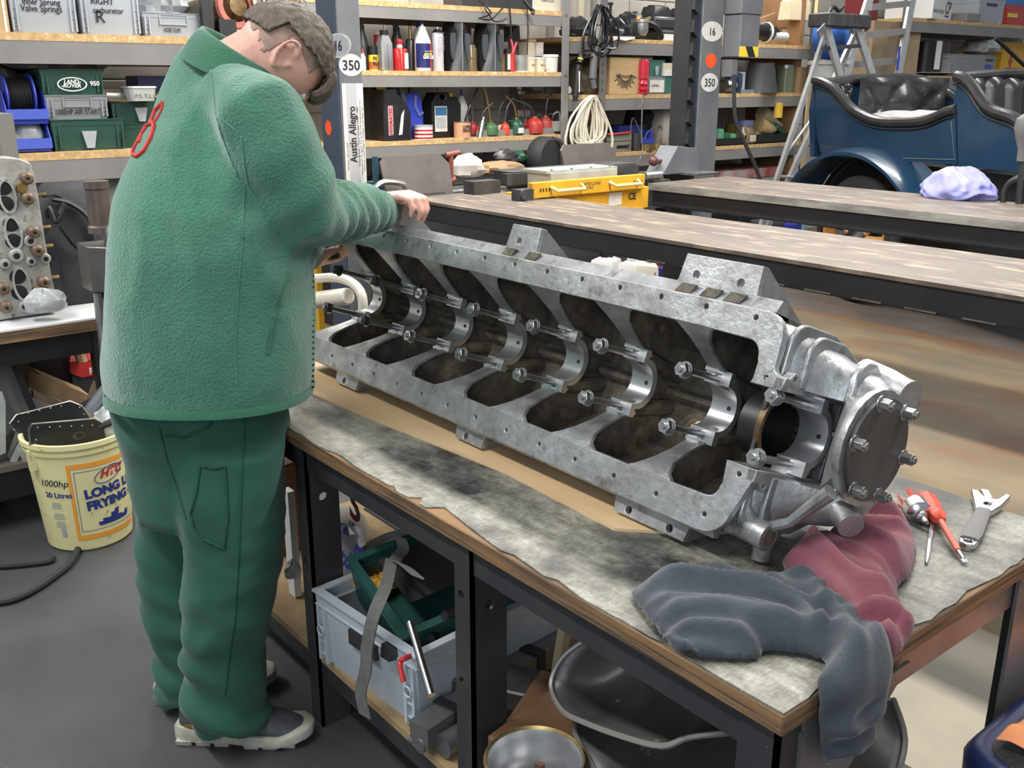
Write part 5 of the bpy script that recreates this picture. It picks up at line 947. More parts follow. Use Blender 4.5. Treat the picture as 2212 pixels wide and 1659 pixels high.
b=MB(); q=at(1678,280,x=XS-.12); b.box(q,(.1,.14,.06),Matrix.Rotation(-.5,3,'X'),bev=.01); tag(b.obj('green_jug',P_('deep_green',(.015,.08,.04))),'deep green plastic piece under the long cream funnel','jug')
lath('yellow_tube','yellow and white tube hanging below shelf by the ladder','tube',(1674,1686,222,254),[('body',[(1,0),(1,1)],M('yellow_white',(.72,.50,.06),rough=.4))],d=.02)
t=crate('cardboard_carton','white and red printed cardboard carton on floor under shelving',(XS-.35,7.25,.42),.85,.55,.34,M('white_printed_card',(.45,.43,.41),(.38,.36,.34),scale=5,rough=.8),hand=False,cat='carton',open_=False); b=MB(); b.bb((-.27,-.42,.27),(.283,.42,.345)); b.obj('red_band',M('red_card_print',(.32,.06,.06),(.40,.35,.33),scale=6,rough=.8),t,local=True); b=MB(); b.bb((.274,.06,.06),(.279,.16,.14)); b.obj('printed_mark',m_ink,t,local=True)
b=MB(); b.bb((XS-.55,2.95,0),(XS+.35,5.2,.88)); tag(b.obj('floor_cabinet',m_dbot),'dark low cabinet behind near runway, oddments on its top','cabinet')
b=MB(); b.bb((XS-.6,6.6,0),(XS,8.0,.42)); tag(b.obj('floor_chest',m_black),'dark chest on the floor carrying the red printed carton','chest')
# things on the floor behind the lift, seen below the shelves
for k,(px0,px1,py0,py1,x,mt,lab,nm) in enumerate(((1095,1145,322,352,-5.2,m_rub,'black round hose reel under the middle shelving','hose_reel'),)):
    q=at(1160,338,x=-5.3); b=MB(); b.lathe([(.12,0),(.14,.03),(.14,.10),(.12,.13)],q,(1,.2,0),20); b.tube(spline([q+V((.1,.05,.12)),q+V((.12,.12,.08)),q+V((.12,.13,-.1))],4),.02,8); tag(b.obj(nm,mt),lab,'reel')
for k,(px,py,sx,sy,sz,mt,lab,nm) in enumerate(((1010,380,.1,.11,.09,M('dirty_white_cloth',(.50,.47,.42),(.40,.37,.33),scale=10,rough=.9),'dirty white bundle with black end behind near runway','bundle'),(1075,372,.12,.2,.05,m_card,'open flap of brown cardboard behind the near runway','cardboard'),(1092,350,.06,.09,.06,m_dbot,'dark packet on the cardboard under green pouch','packet'),(1110,348,.08,.10,.05,P_('pouch_green',(.015,.07,.035)),'dark green pouch under the middle shelving','pouch'))):
    crumple(nm,lab,nm,at(px,py,x=-4.95-.1*k),sx,sy,sz,mt,seed=60+k,amp=.2)
# far right shelves above the car
def slotE(x0,x1,yt,yb,d,zs=None):
    X=XS-d; a,c=at(x0,yb,x=X),at(x1,yb,x=X); return V((X,(a.y+c.y)/2,a.z if zs is None else zs)),c.y-a.y,at((x0+x1)/2,yt,x=X).z-at((x0+x1)/2,yb,x=X).z
loc,w,h=slotE(1985,2065,-8,37,.05,2.125); t=thing('parts_carton','white parts carton with blue emblem on far right shelf','carton',loc+V((-.2,0,0)),.25); b=MB(); b.bb((-.25,-w*.5,0),(.22,w*.5,h)); b.obj('body',m_white,t,local=True); text('GENUINE AND COMPONENTS',.05,V((.222,-w*.48,h*.3)),(0,1,0),(0,0,1),m_ink,t,local=True,width=w*.55); text('CP',.17,V((.222,w*.12,h*.35)),(0,1,0),(0,0,1),m_dbot,t,local=True,bold=.004,shear=.3); b=MB(); b.bb((.22,w*.13,h*.18),(.2225,w*.36,h*.26)); b.obj('blue_bar',m_blue,t,local=True)
for args in (('storage_crate','grey crate with slot handle at right of parts carton',(2115,2172,-6,50),m_crate),('red_bin','red plastic bin with yellow label at frame edge',(2172,2240,8,53),P_('bin_red',(.55,.04,.04)))):
    loc,w,h=slotE(*args[2],.05,2.125); t=crate(args[0],args[1],loc+V((-.25,0,0)),w,.45,h,args[3],hand=False,cat='bin' if 'bin' in args[0] else 'crate')
    if 'red' in args[0]: b=MB(); b.bb((.22,-w*.4,h*.4),(.228,-w*.1,h*.6)); b.obj('label',m_yellow,t,local=True)
    else: b=MB(); b.bb((.215,-w*.2,h*.7),(.222,w*.2,h*.82)); b.obj('hand_slot',m_dbot,t,local=True)
loc,w,h=slotE(2174,2212,-10,16,.3); b=MB(); b.bb(loc+V((-.1,-w/2,-.25)),loc+V((.1,w/2,h))); tag(b.obj('blue_bin',P_('sky_blue',(.05,.18,.5))),'blue bin behind the red bin, top right','bin')
loc,w,h=slotE(2088,2118,24,44,.02,2.125); b=MB(); b.bb(loc+V((-.2,-w/2,0)),loc+V((0,w/2,h)),bev=.01); tag(b.obj('open_tray',m_beam),'small grey tray between parts carton and grey crate','tray')
loc,w,h=slotE(2045,2150,116,163,.05,1.575); t=crate('dark_crate','dark grey crate with cardboard flaps and blue print',loc+V((-.22,0,0)),w,.45,h,m_crated,hand=False); b=MB(); b.bb((.215,w*.26,h*.70),(.222,w*.42,h*.82)); b.obj('hand_slot',m_black,t,local=True); b=MB(); b.bb((.218,w*.26,h*.38),(.222,w*.40,h*.55)); b.obj('blue_print',m_blue,t,local=True)
b=MB(); q=at(2100,120,x=XS-.3); b.ext([(-.4,-.0),(.45,0),(.05,.33)],lambda y,z:q+V((0,y,z)),lambda y,z:q+V((.015,y,z))); tag(b.obj('cardboard_flap',m_card),'grey-brown cardboard flap sticking up from dark crate','cardboard')
crumple('plastic_bag','clear bag lying on top of the dark crate','bag',at(2122,114,x=XS-.15),.2,.22,.10,m_bagc,seed=71)
loc,w,h=slotE(2140,2230,84,158,.35,1.575); t=thing('yellow_carton','bright yellow carton with red diamonds at frame edge','carton',loc); b=MB(); b.bb((-.2,-w/2,0),(.1,w/2,h)); b.obj('body',M('bright_yellow',(.85,.48,.01),rough=.5),t,local=True)
for k in (-.28,.1): b=MB(); b.ext([(k*w-.05,h*.45),(k*w,h*.25),(k*w+.05,h*.45),(k*w,h*.65)],lambda y,z:(.10,y,z),lambda y,z:(.103,y,z)); b.obj('red_diamond',m_red,t,local=True,smooth=0)
b=MB(); b.bb((.1,-w*.38,0),(.104,-w*.02,h*.26)); b.obj('red_label',m_red,t,local=True)
for k,(bx,mt,lab) in enumerate((((1984,2002,86,160),m_black,'left black drainpipe standing behind the car seat'),((2000,2020,86,160),m_dbot,'middle black drainpipe standing behind the car seat'),((2018,2036,86,160),M('brown_pipe',(.06,.04,.03),rough=.3),'dark brown pipe standing right of black drainpipes'))):
    loc,w,h=slotE(*bx,.2,1.575); b=MB(); b.cyl(loc,loc+V((0,0,h)),w/2,n=16); tag(b.obj('drainpipe',mt),lab,'pipe')
b=MB(); b.bb(at(2025,150,x=XS-.1),at(2028,88,x=XS-.08)); b.bb(at(1995,156,x=XS),at(2030,158,x=XS-.2)); tag(b.obj('white_stand',m_white),'thin white stand in front of the brown pipe','stand')
b=MB(); b.bb((XS-.5,9.6,2.125-.33),(XS-.45,11.0,2.125-.2)); tag(b.obj('shelf_stay',m_beam),'grey brace under the far right upper shelf','brace')
b=MB(); b.cyl(at(2150,82,x=-5.0),at(2222,150,x=-5.0),.02,n=8); tag(b.obj('black_pole',m_black),'slanting black pole in front of the yellow carton','pole')
# ladders by the car
m_lad=M('ladder_aluminium',(.60,.60,.60),(.48,.48,.48),scale=10,rough=.38,metal=.6)
def bar(b,p,q,w,d,sx=V((1,0,0))):
    p,q=V(p),V(q); t=(q-p).normalized(); a=t.cross(sx).normalized(); c=a.cross(t).normalized()
    b.loft([[r+a*(w/2*i)+c*(d/2*j) for i,j in ((1,1),(-1,1),(-1,-1),(1,-1))] for r in (p,q)]); return b
LXp=-5.05
t=thing('step_ladder','aluminium step ladder with dark plastic top behind blue car','ladder',tuple(at(1700,390,x=LXp)+V((0,.6,-.72))))
for pts,w_,dx in (([(1788,58),(1676,392)],.045,-.0),([(1784,55),(1816,170)],.07,.10),([(1850,55),(1888,175)],.075,.10),([(1846,75),(1802,172)],.05,-.02)):
    p_,q_=at(*pts[0],x=LXp+dx),at(*pts[1],x=LXp+dx); q_=p_+(q_-p_)*(p_.z/(p_.z-q_.z)); b=MB(); bar(b,p_,q_,w_,.03); b.obj('rail',m_lad,t)
b=MB(); q0,q1=at(1768,58,x=LXp+.06),at(1862,34,x=LXp+.06); b.bb((LXp-.05,q0.y,q0.z),(LXp+.16,q1.y,q1.z+.0),bev=.01); b.obj('top_step',m_dsteel,t)
b=MB(); bar(b,at(1785,104,x=LXp+.08),at(1868,98,x=LXp+.08),.03,.06); b.obj('tread',m_dsteel,t)
for px,py in ((1775,66),(1848,60)): b=MB(); q=at(px,py,x=LXp+.13); b.box(q,(.01,.11,.06),Matrix.Rotation(.6,3,'X')); b.obj('hinge_plate',m_steel,t)
b=MB(); b.cyl(at(1680,381,x=LXp),at(1738,384,x=LXp),.013,n=8); b.obj('stay',m_lad,t); b=MB(); b.cyl(at(1700,330,x=LXp),at(1765,240,x=LXp),.012,n=8); b.obj('stay',m_lad,t)
b=MB(); q=at(1790,28,x=LXp); b.tube(spline([q,q+V((0,.06,.05)),q+V((0,.14,.02)),q+V((0,.2,.06))],4),.015,7); tag(b.obj('cable_tangle',m_black),'black tangle of cable lying on the step ladder top','cable')
t=thing('tall_ladder','grey aluminium ladder leaning behind the car, blue sticker on rail','ladder',tuple(at(1900,160,x=LXp-.25)))
for a_,c_ in (((1880,-10),(1815,200)),((1972,-10),(1938,170))): b=MB(); bar(b,at(*a_,x=LXp-.3),at(*c_,x=LXp-.2),.10,.03); b.obj('rail',m_lad,t)
for y0 in (10,70,133): b=MB(); a_,c_=at(1880-y0*.22,y0+6,x=LXp-.25),at(1962-y0*.16,y0-2,x=LXp-.25); bar(b,a_,c_,.055,.06); b.obj('rung',m_beam,t)
b=MB(); bar(b,at(1944,100,x=LXp-.17),at(1938,152,x=LXp-.17),.035,.004); b.obj('sticker',m_blue,t)
b=MB(); q=at(1795,80,x=-5.3); b.sphere(q,.24,18,10,sc=(.6,.85,.8)); tag(b.obj('blue_tarp',M('blue_sheet',(.04,.15,.50),(.03,.10,.36),scale=7,rough=.6)),'blue plastic hood hung behind the step ladder','sheet')
b=MB(); q=at(1790,140,x=-5.35); b.lathe([(.16,-.45),(.17,0),(.19,0),(.19,.035)],q,(0,0,1),20); tag(b.obj('white_bucket',m_clear),'white lidded bucket behind the step ladder','bucket')
b=MB(); q=at(1895,100,x=-5.75); b.bb(q+V((-.1,-.42,-.35)),q+V((.2,.45,.22))); tag(b.obj('cardboard_box',M('tan_cardboard',(.40,.30,.19),(.34,.25,.16),scale=6,rough=.85)),'tan cardboard box seen between the tall ladder rungs','box')
b=MB(); q=at(1865,15,x=-5.7); b.bb(q+V((-.1,-.16,-.2)),q+V((.1,.1,.2))); tag(b.obj('maroon_case',M('maroon_plastic',(.16,.02,.025),rough=.4)),'maroon case on high shelf left of tall ladder','case')
b=MB(); b.bb(at(1757,60,x=-5.45),at(1768,-10,x=-5.42)); tag(b.obj('yellow_post',M('cream_timber',(.62,.52,.25),rough=.6)),'pale yellow timber strip beside perforated upright','timber')
b=MB(); b.bb(at(1732,400,x=-5.38)+V((0,0,-.6)),at(1748,182,x=-5.36)); tag(b.obj('timber_prop',M('pale_timber',(.60,.45,.26),(.52,.38,.2),scale=5,stretch=(2,2,.5),rough=.7)),'pale timber plank leaning at right end of wide shelving','timber')
# ================================================================ VINTAGE CAR (frame: s forward, t across, z up)
from mathutils import noise as NZ
CD=V((.932,-.364,0)).normalized(); CL=V((.364,.932,0)).normalized(); CP=V((-3.6,6.13,0))
def K(s,t,z): return CP+CD*s+CL*t+V((0,0,z))
def cpx(px,py,t):
    d=ROT@V((px-CX,CY-py,-FPX)); o=V((0,0,CAMZ)); k=(CP+CL*t-o).dot(CL)/d.dot(CL); q=o+d*k-CP; return q.dot(CD),q.z
m_carb=M('car_blue_paint',(.012,.045,.095),(.010,.038,.082),scale=3,rough=.28,coat=.5)
m_leath=M('black_leather',(.022,.021,.022),(.035,.033,.033),scale=9,rough=.26,bump=.15,bscale=45,spec=.7)
m_coach=M('coach_line',(.10,.15,.17),rough=.4)
car=thing('vintage_car','open blue vintage car with buttoned black leather seats and wooden wheel','car',tuple(K(0,.6,0)))
t0=.12
top1=[cpx(px,py,t0) for px,py in ((1757,176),(1775,180),(1796,192),(1815,212),(1838,238),(1868,256),(1900,266),(1940,268),(1985,266),(2015,258),(2040,246),(2063,240))]
low1=[cpx(px,py,t0) for px,py in ((2066,356),(2010,352),(1900,347),(1776,340),(1766,300),(1760,240))]
top2=[cpx(px,py,t0) for px,py in ((2063,168),(2080,174),(2098,192),(2112,214),(2130,236),(2155,248),(2185,258),(2212,280),(2260,330))]
low2=[cpx(px,py,t0) for px,py in ((2420,392),(2212,373),(2069,359))]
def panel(name,poly,ta,tb,mat): b=MB(); b.ext(poly,lambda s,z:K(s,ta,z),lambda s,z:K(s,tb,z)); return b.obj(name,mat,car,smooth=30)
panel('rear_body_panel',top1+low1,t0,t0+.02,m_carb); panel('front_body_panel',top2+low2,t0+.006,t0+.026,m_carb)
for nm,tp,r in (('rear_edge_roll',top1,.036),('front_edge_roll',top2,.036)):
    b=MB(); b.tube(spline([K(s,t0+.012,z+.008) for s,z in tp],3),r,10); b.obj(nm,m_leath,car)
    b=MB(); b.tube(spline([K(s,t0-.008,z-.035) for s,z in tp],3),.006,6); b.obj('coach_line',m_black,car)
b=MB(); b.tube([K(s,t0-.004,z) for s,z in ((top1[-1][0]-.02,top1[-1][1]-.06),(low1[0][0]-.015,low1[0][1]+.03),(low1[3][0]+.2,low1[3][1]+.02))],.004,6); b.obj('coach_line',m_coach,car)
b=MB()
b.add([K(s,t,z) for t in (t0,1.28) for s,z in ((-1.10,1.50),(-1.12,1.3),(-1.05,.96),(-1.0,.96),(-1.06,1.5))],[[0,1,6,5],[1,2,7,6],[2,3,8,7],[3,4,9,8],[4,0,5,9],[4,3,2,1,0],[5,6,7,8,9]]); b.obj('rear_panel',m_carb,car)
panel('far_body_panel',[(-1.05,.96),(2.0,.96),(2.0,1.30),(.6,1.30),(.5,1.52),(.3,1.3),(-.5,1.28),(-.8,1.42),(-1.05,1.5)],1.26,1.28,m_carb)
def quilt(name,o,ex,ez,w,h,nx,ny,bul,nrm,bend=0):
    """buttoned upholstery: diamond pillows between pulled-in buttons"""
    R_=6; b=MB(); I,J=nx*R_,ny*R_; idx=[]
    for j in range(J+1):
        for i in range(I+1):
            u,v=i/I,j/J; a,c=u*nx*PI,v*ny*PI
            hgt=bul*(abs(math.sin((a+c)/2))*abs(math.sin((a-c)/2)))**.55
            edge=min(1,min(u,1-u)*nx*2)*min(1,min(v,1-v)*ny*2+.5)
            b.v.append(V(o)+ex*(u*w)+ez*(v*h)+nrm*(hgt*edge+bend*(2*u-1)**2))
    for j in range(J):
        for i in range(I): q=j*(I+1)+i; b.f.append([q,q+1,q+I+2,q+I+1])
    ob=b.obj(name,m_leath,car,smooth=80)
    for j in range(1,2*ny):
        for i in range(1,2*nx):
            if (i+j)%2==0 and i%2==0:
                u,v=i/(2*nx),j/(2*ny); q=V(o)+ex*(u*w)+ez*(v*h)+nrm*(bend*(2*u-1)**2+.006); k=MB(); k.sphere(q,.009,8,5); k.obj('button',m_black,ob)
    return ob
quilt('corner_upholstery',K(-1.0,.16,1.18),(CL*.9+CD*-.05).normalized(),V((0,0,1)),.26,.32,5,5,.035,CD)
quilt('backrest',K(-.96,.44,1.16),CL,V((0,0,1)),.82,.38,4,2,.07,(CD+V((0,0,.12))).normalized())
b=MB(); b.tube(spline([K(-1.0,.15,1.50),K(-1.03,.5,1.535),K(-1.03,1.0,1.535),K(-1.0,1.24,1.45),K(-.8,1.26,1.36)],4),.035,10); b.obj('seat_roll',m_leath,car)
b=MB()
b.loft([[K(s,t,z) for t,z in ((.15,1.0),(1.24,1.0),(1.24,1.2),(.15,1.2))] for s in (-.98,-.40)]); b.obj('rear_cushion',m_leath,car)
b=MB(); b.loft([[K(s,t,z) for t,z in ((.15,1.0),(1.24,1.0),(1.24,1.45),(.15,1.45))] for s in (.38,.44)]); b.obj('front_seat_shell',m_carb,car)
b=MB(); N=26
for j in range(9):
    for i in range(N*3+1):
        u=i/(N*3); a=u*14*PI; v=j/8
        b.v.append(K(.47+.055*abs(math.sin(a/2))**.6*(1 if 0<j<8 else .2)-.05*v,.17+u*1.05,1.22+.32*v+.012*math.sin(u*9)))
for j in range(8):
    for i in range(N*3): q=j*(N*3+1)+i; b.f.append([q,q+1,q+N*3+2,q+N*3+1])
b.obj('front_backrest',m_leath,car,smooth=80)
b=MB(); b.tube(spline([K(.42,.15,1.53),K(.41,.6,1.555),K(.42,1.22,1.53)],5),.036,10); b.obj('seat_roll',m_leath,car)
b=MB(); b.loft([[K(s,t,z) for t,z in ((.28,.42),(1.15,.42),(1.15,.97),(.28,.97))] for s in (-1.0,2.4)]); b.obj('chassis',m_black,car)
b=MB(); b.loft([[K(s,t,z) for t,z in ((.02,.30),(.3,.30),(.3,.36),(.02,.36))] for s in (.5,2.0)]); b.obj('running_board',m_black,car)
# mudguard arch over the rear wheel
arch=spline([V((s,z,0)) for s,z in ((-1.02,.70),(-.90,.84),(-.70,.965),(-.45,1.035),(-.2,1.04),(.02,.99),(.22,.89),(.38,.76),(.50,.58))],3)
b=MB(); rings=[]
for p in arch: rings.append([K(p.x,t,p.y+dz) for t,dz in ((-.10,-.025),(-.10,0),(-.04,.022),(.06,.032),(.22,.03),(.22,.02),(.06,.02),(-.04,.010),(-.088,-.01),(-.09,-.025))])
b.loft(rings); b.obj('rear_mudguard',m_carb,car,smooth=50)
b=MB(); b.loft([[K(s,t,z) for t in (.22,.27)] for s,z in [(p.x,p.y) for p in arch]],caps=False,closed_ring=False); b.obj('mudguard_inner',m_black,car)
WC=K(-.25,.03,.44)
b=MB(); b.lathe([(.355,-.06),(.42,-.055),(.44,-.02),(.445,.02),(.42,.055),(.355,.06)],WC,-CL,40,caps=False); tyre=b.obj('tyre',m_rub,car,smooth=50)
b=MB(); b.lathe([(.355,-.05),(.355,.05),(.325,.05),(.325,-.05),(.355,-.05)],WC,-CL,40,caps=False); b.obj('felloe',M('varnished_wood',(.55,.27,.07),(.42,.19,.05),scale=8,rough=.3),car)
for k in range(12):
    a=2*PI*k/12+.13; d=CD*math.cos(a)+V((0,0,math.sin(a))); b=MB(); b.tube([WC+d*.07,WC+d*.2,WC+d*.33],[.030,.022,.026],8); b.obj('spoke',M('varnished_spoke',(.58,.33,.12),rough=.3) if k==0 else bpy.data.materials['varnished_spoke'],car)
b=MB(); b.lathe([(.10,-.03),(.10,.03),(.075,.05),(.045,.09),(.04,.12)],WC,-CL,20); b.obj('hub',m_black,car)
for k in range(6):
    a=2*PI*k/6; q=WC+(CD*math.cos(a)+V((0,0,math.sin(a))))*.08-CL*.03; b=MB(); b.sphere(q,.013,8,5); b.obj('hub_bolt',m_steel,car)
def cloth_blob(name,label,cat,c,sx,sy,sz,mat,seed,fr=2.2,rz=0,n=56,m=30,pinch=0):
    """crumpled cloth: folded ridges over a low mound"""
    b=MB(); b.sphere((0,0,0),1,n,m); ro=Matrix.Rotation(rz,3,'Z')
    for i,p in enumerate(b.v):
        q=V((p.x*fr+seed*3.1,p.y*fr*1.6,p.z*fr))
        w=NZ.noise_vector(q*.5)*.6
        r=1-abs(NZ.noise(q*1.3+w))*1.5; f=1+.30*(r-.5)+.05*(1-abs(NZ.noise(q*2.2+w))*2)+.22*NZ.noise(q*.5)
        x,y,z=p.x*f*sx,p.y*f*sy,p.z*f*sz*(1-pinch*abs(p.x))
        z=max(z,-sz*.35)
        b.v[i]=V(c)+ro@V((x,y,z+sz*.35))
    o=b.obj(name,mat,smooth=80); u=o.modifiers.new('u','SUBSURF'); u.levels=1; u.render_levels=1; return tag(o,label,cat)
m_lil=M('lilac_paper',(.20,.21,.52),(.30,.30,.58),scale=5,rough=.85,bump=.2,bscale=30)
cloth_blob('paper_wipe','crumpled lilac blue paper wipe lying on the far runway','paper wipe',at(2052,428,z=1.0)+V((0,.05,0)),.165,.12,.10,m_lil,4,fr=1.5,rz=-.35,pinch=.3)
cloth_blob('dust_sheet','white sheet heaped on the rear seat of the car','sheet',K(-.62,.75,1.2),.36,.40,.08,M('white_sheet',(.40,.39,.385),(.33,.32,.32),scale=5,rough=.9),7,fr=1.6)
b=MB(); q=K(-.42,1.0,1.25); b.tube(spline([K(-.50,.85,1.22),K(-.4,1.05,1.3),K(-.35,1.2,1.40),K(-.30,1.27,1.42)],4),.06,8,flat=.35); tag(b.obj('sheet_edge',bpy.data.materials['white_sheet']),'white sheet strip rising over far side of the rear seat','sheet')
t=thing('bulb_horn','grey pear-shaped knob on a bent black stand at frame edge','lever',tuple(at(2205,432,y=4.40)))
b=MB(); q=at(2208,400,y=4.40); b.lathe([(.026,.0),(.028,.05),(.045,.10),(.056,.14),(.05,.175),(.027,.195),(.009,.2)],at(2210,348,y=4.40),(0,0,1),18); b.obj('knob',M('grey_bakelite',(.11,.11,.11),rough=.45),t)
b=MB(); b.tube(spline([at(2210,348,y=4.40),at(2208,380,y=4.40),q+V((0,0,1.0-q.z))],3),.018,8); b.obj('stem',m_black,t); b=MB(); b.tube(spline([q+V((-.07,0,1.0-q.z)),q+V((-.07,0,-.03)),q+V((-.05,0,.01)),q+V((0,0,.03)),q+V((.08,0,.01)),q+V((.1,0,-.03)),q+V((.1,0,1.0-q.z))],3),.014,8); b.obj('bent_tube',m_black,t)
# things standing on the floor under and beyond the runways
def floorcan(name,label,cat,px,py,zt,w,parts,dep=None):
    q=at(px,py,z=zt); t=thing(name,label,cat,(q.x,q.y,0))
    for nm,prof,mat in parts: b=MB(); b.lathe([(r*w/2,h*zt) for r,h in prof],n=4 if nm=='box' else 14,ph=PI/4+.4); b.obj(nm,mat,t,local=True,smooth=30)
    return t,q
jb_=[(1,0),(1,.75),(.9,.85),(.4,.92)]
for i,(px,py,zt,w,mt,cap,lab) in enumerate(((1243,535,.34,.17,m_clear,m_white,'milky bottle under the near runway, leftmost behind crankcase'),(1310,545,.34,.20,m_white,m_black,'white oil jug under near runway right of the milky bottle'),(1370,552,.34,.2,m_white,m_white,'white jug under near runway beside the red-printed can'),(1408,556,.34,.19,M('cream_oil_can',(.68,.64,.56),rough=.5),m_white,'cream can with red print under the near runway'),(1428,562,.33,.14,m_navy,m_red,'narrow navy and red can at right under near runway'))):
    t,q=floorcan('oil_container',lab,'container',px,py,zt,w*1.25,[('box' if i else 'body',jb_,mt),('cap',[(.4,.92),(.4,1)],cap)])
    if i==3:
        r_=V((.6,.8,0)); text('Castrol',.05,V((q.x,q.y,.22))+V((.085,-.06,0)),(.64,.76,0),(0,0,1),m_red,t,bold=.002,width=.11); text('QR\nSL',.05,V((q.x,q.y,.12))+V((.085,-.02,0)),(.64,.76,0),(0,0,1),m_ink,t) if False else None
q=at(1040,500,z=.42); t=thing('green_tin','bright green tin box under the near runway beyond crankcase','tin',(q.x,q.y,0)); b=MB(); b.bb(q+V((-.14,-.10,-.16)),q+V((.06,.16,0)),bev=.01); b.obj('body',M('bright_green',(.02,.42,.05),rough=.4),t); b=MB(); b.bb(q+V((-.2,-.2,-.42)),q+V((.1,.25,-.16))); b.obj('stand_block',m_dbot,t); b=MB(); b.bb(q+V((.06,.06,-.11)),q+V((.063,.12,-.03))); b.obj('print',m_ink,t)
for px,py,zt,w,mt,cap,lab in ((1660,463,.42,.30,m_anth,m_yellow,'grey drum with yellow cap between the two runways'),(1690,466,.40,.34,m_blue,m_blue,'bright blue jug between runways beside car wheel'),(1722,470,.36,.16,P_('pale_blue_can',(.30,.50,.72)),m_white,'pale blue and white can right of the blue jug')):
    floorcan('floor_container',lab,'container',px,py,zt,w,[('body',[(1,0),(1,.86),(.3,.9)],mt),('cap',[(.22,.88),(.22,1.0)],cap)])
q=at(1560,455,z=.4); b=MB(); b.lathe([(.2,0),(.2,.4)],(q.x,q.y,0),(0,0,1),18); tag(b.obj('grey_drum',m_beam),'grey drum lying between the runways left of yellow cap','drum')
b=MB(); q=at(2068,507,z=.28); b.ext([(-.2,-.1),(.22,0),(.1,.16),(-.1,.1)],lambda x,y:q+V((x,y,0)),lambda x,y:q+V((x,y,.012))); b.bb(q+V((0,0,-.28)),q+V((.03,.03,0))); tag(b.obj('step_plate',M('blue_steel_plate',(.09,.14,.2),rough=.3,metal=.5)),'small blue step plate under the car body','step')
# ================================================================ PERSON
CR=(ROT@V((1,0,0))).normalized(); CFH=V((-CR.y,CR.x,0)).normalized()      # across the view, and level into the scene
def rpx(py,l,r,dep,k=.8,n=28,sq=2.3,tilt=0,fwd=0):
    """a clothing ring whose width spans two photo columns at a known distance"""
    a,c=atd(l,py,dep),atd(r,py,dep); m=(a+c)/2+CFH*fwd; h=(c-a).length/2; o=[]
    for i in range(n):
        t=2*PI*i/n; cs,sn=math.cos(t),math.sin(t); e=2/sq
        x=h*abs(cs)**e*(1 if cs>=0 else -1); y=h*k*abs(sn)**e*(1 if sn>=0 else -1)
        o.append(m+CR*x+CFH*y+V((0,0,tilt*x)))
    return o
def finish(mb,name,mat,par,vox,sm=2,disp=None,smooth_it=6,ang=180):
    o=mb.obj(name,mat,par,smooth=0); me=o.data
    r=o.modifiers.new('r','REMESH'); r.mode='VOXEL'; r.voxel_size=vox; r.use_smooth_shade=True
    s=o.modifiers.new('s','SMOOTH'); s.factor=.5; s.iterations=smooth_it
    bake(o); me=o.data
    if disp:
        off=V(par.location); me.calc_loop_triangles(); ns=[v.normal.copy() for v in me.vertices]
        for v,nn in zip(me.vertices,ns): v.co=v.co+nn*disp(v.co+off,nn)
    for p in me.polygons: p.use_smooth=True
    me.materials.clear(); me.materials.append(mat); return o
m_fle=M('green_fleece',(.042,.165,.100),(.052,.192,.120),scale=30,rough=.95,bump=.55,bscale=170,sheen=.5,detail=3)
m_fled=M('green_fleece_trim',(.022,.125,.068),rough=.95,bump=.4,bscale=170,sheen=.4)
m_tro=M('green_work_trousers',(.012,.078,.048),(.016,.090,.056),scale=20,rough=.8,bump=.12,bscale=300,sheen=.15)
m_skin=M('skin',(.70,.40,.31),(.62,.31,.24),scale=9,rough=.5)
m_stub=M('cropped_hair_sides',(.40,.26,.20),(.30,.20,.155),scale=40,rough=.75,bump=.3,bscale=260)
m_hair=M('short_brown_hair',(.085,.062,.045),(.15,.115,.085),scale=60,rough=.55,bump=.9,bscale=120,stretch=(1,1,.35))
pt=thing('person','person in green fleece jacket and green work trousers bending over the crankcase, looking down','person',(-2.0,.70,0))
# ---- jacket
J=MB()
tor=[(852,246,668,2.13,.80),(820,242,674,2.13,.82),(770,238,676,2.12,.84),(690,240,676,2.10,.85),(610,246,674,2.08,.86),(530,251,668,2.06,.88),(450,262,652,2.05,.90),(370,284,632,2.045,.90),(310,305,618,2.045,.88),(250,333,600,2.05,.84),(200,352,590,2.055,.78),(160,370,596,2.06,.70),(132,388,612,2.06,.58),(112,402,618,2.06,.46),(96,420,592,2.06,.36)]
J.loft([rpx(y,l,r,d,k,tilt=-.10 if y<140 else 0) for y,l,r,d,k in tor])
SH,EL,WR=atd(566,262,1.94),atd(655,460,1.99),atd(818,456,2.34)
q=lambda a,c,t:a.lerp(c,t)
J.tube([atd(500,215,2.02),SH,q(SH,EL,.35),q(SH,EL,.75),EL,q(EL,WR,.22),q(EL,WR,.5),q(EL,WR,.8),WR+(WR-EL).normalized()*.0],[.075,.092,.090,.083,.074,.066,.060,.054,.047],16)
LS=atd(560,300,2.24); LE=atd(640,470,2.40); LW=atd(664,556,2.58)
J.tube([LS,q(LS,LE,.5),LE,q(LE,LW,.5),LW],[.085,.08,.07,.058,.047],14)
fold=[(EL,.16,.012),(q(EL,WR,.6),.14,.010),(SH+V((0,0,-.12)),.15,.009)]
ax1=(WR-EL).normalized(); ax2=(EL-SH).normalized()
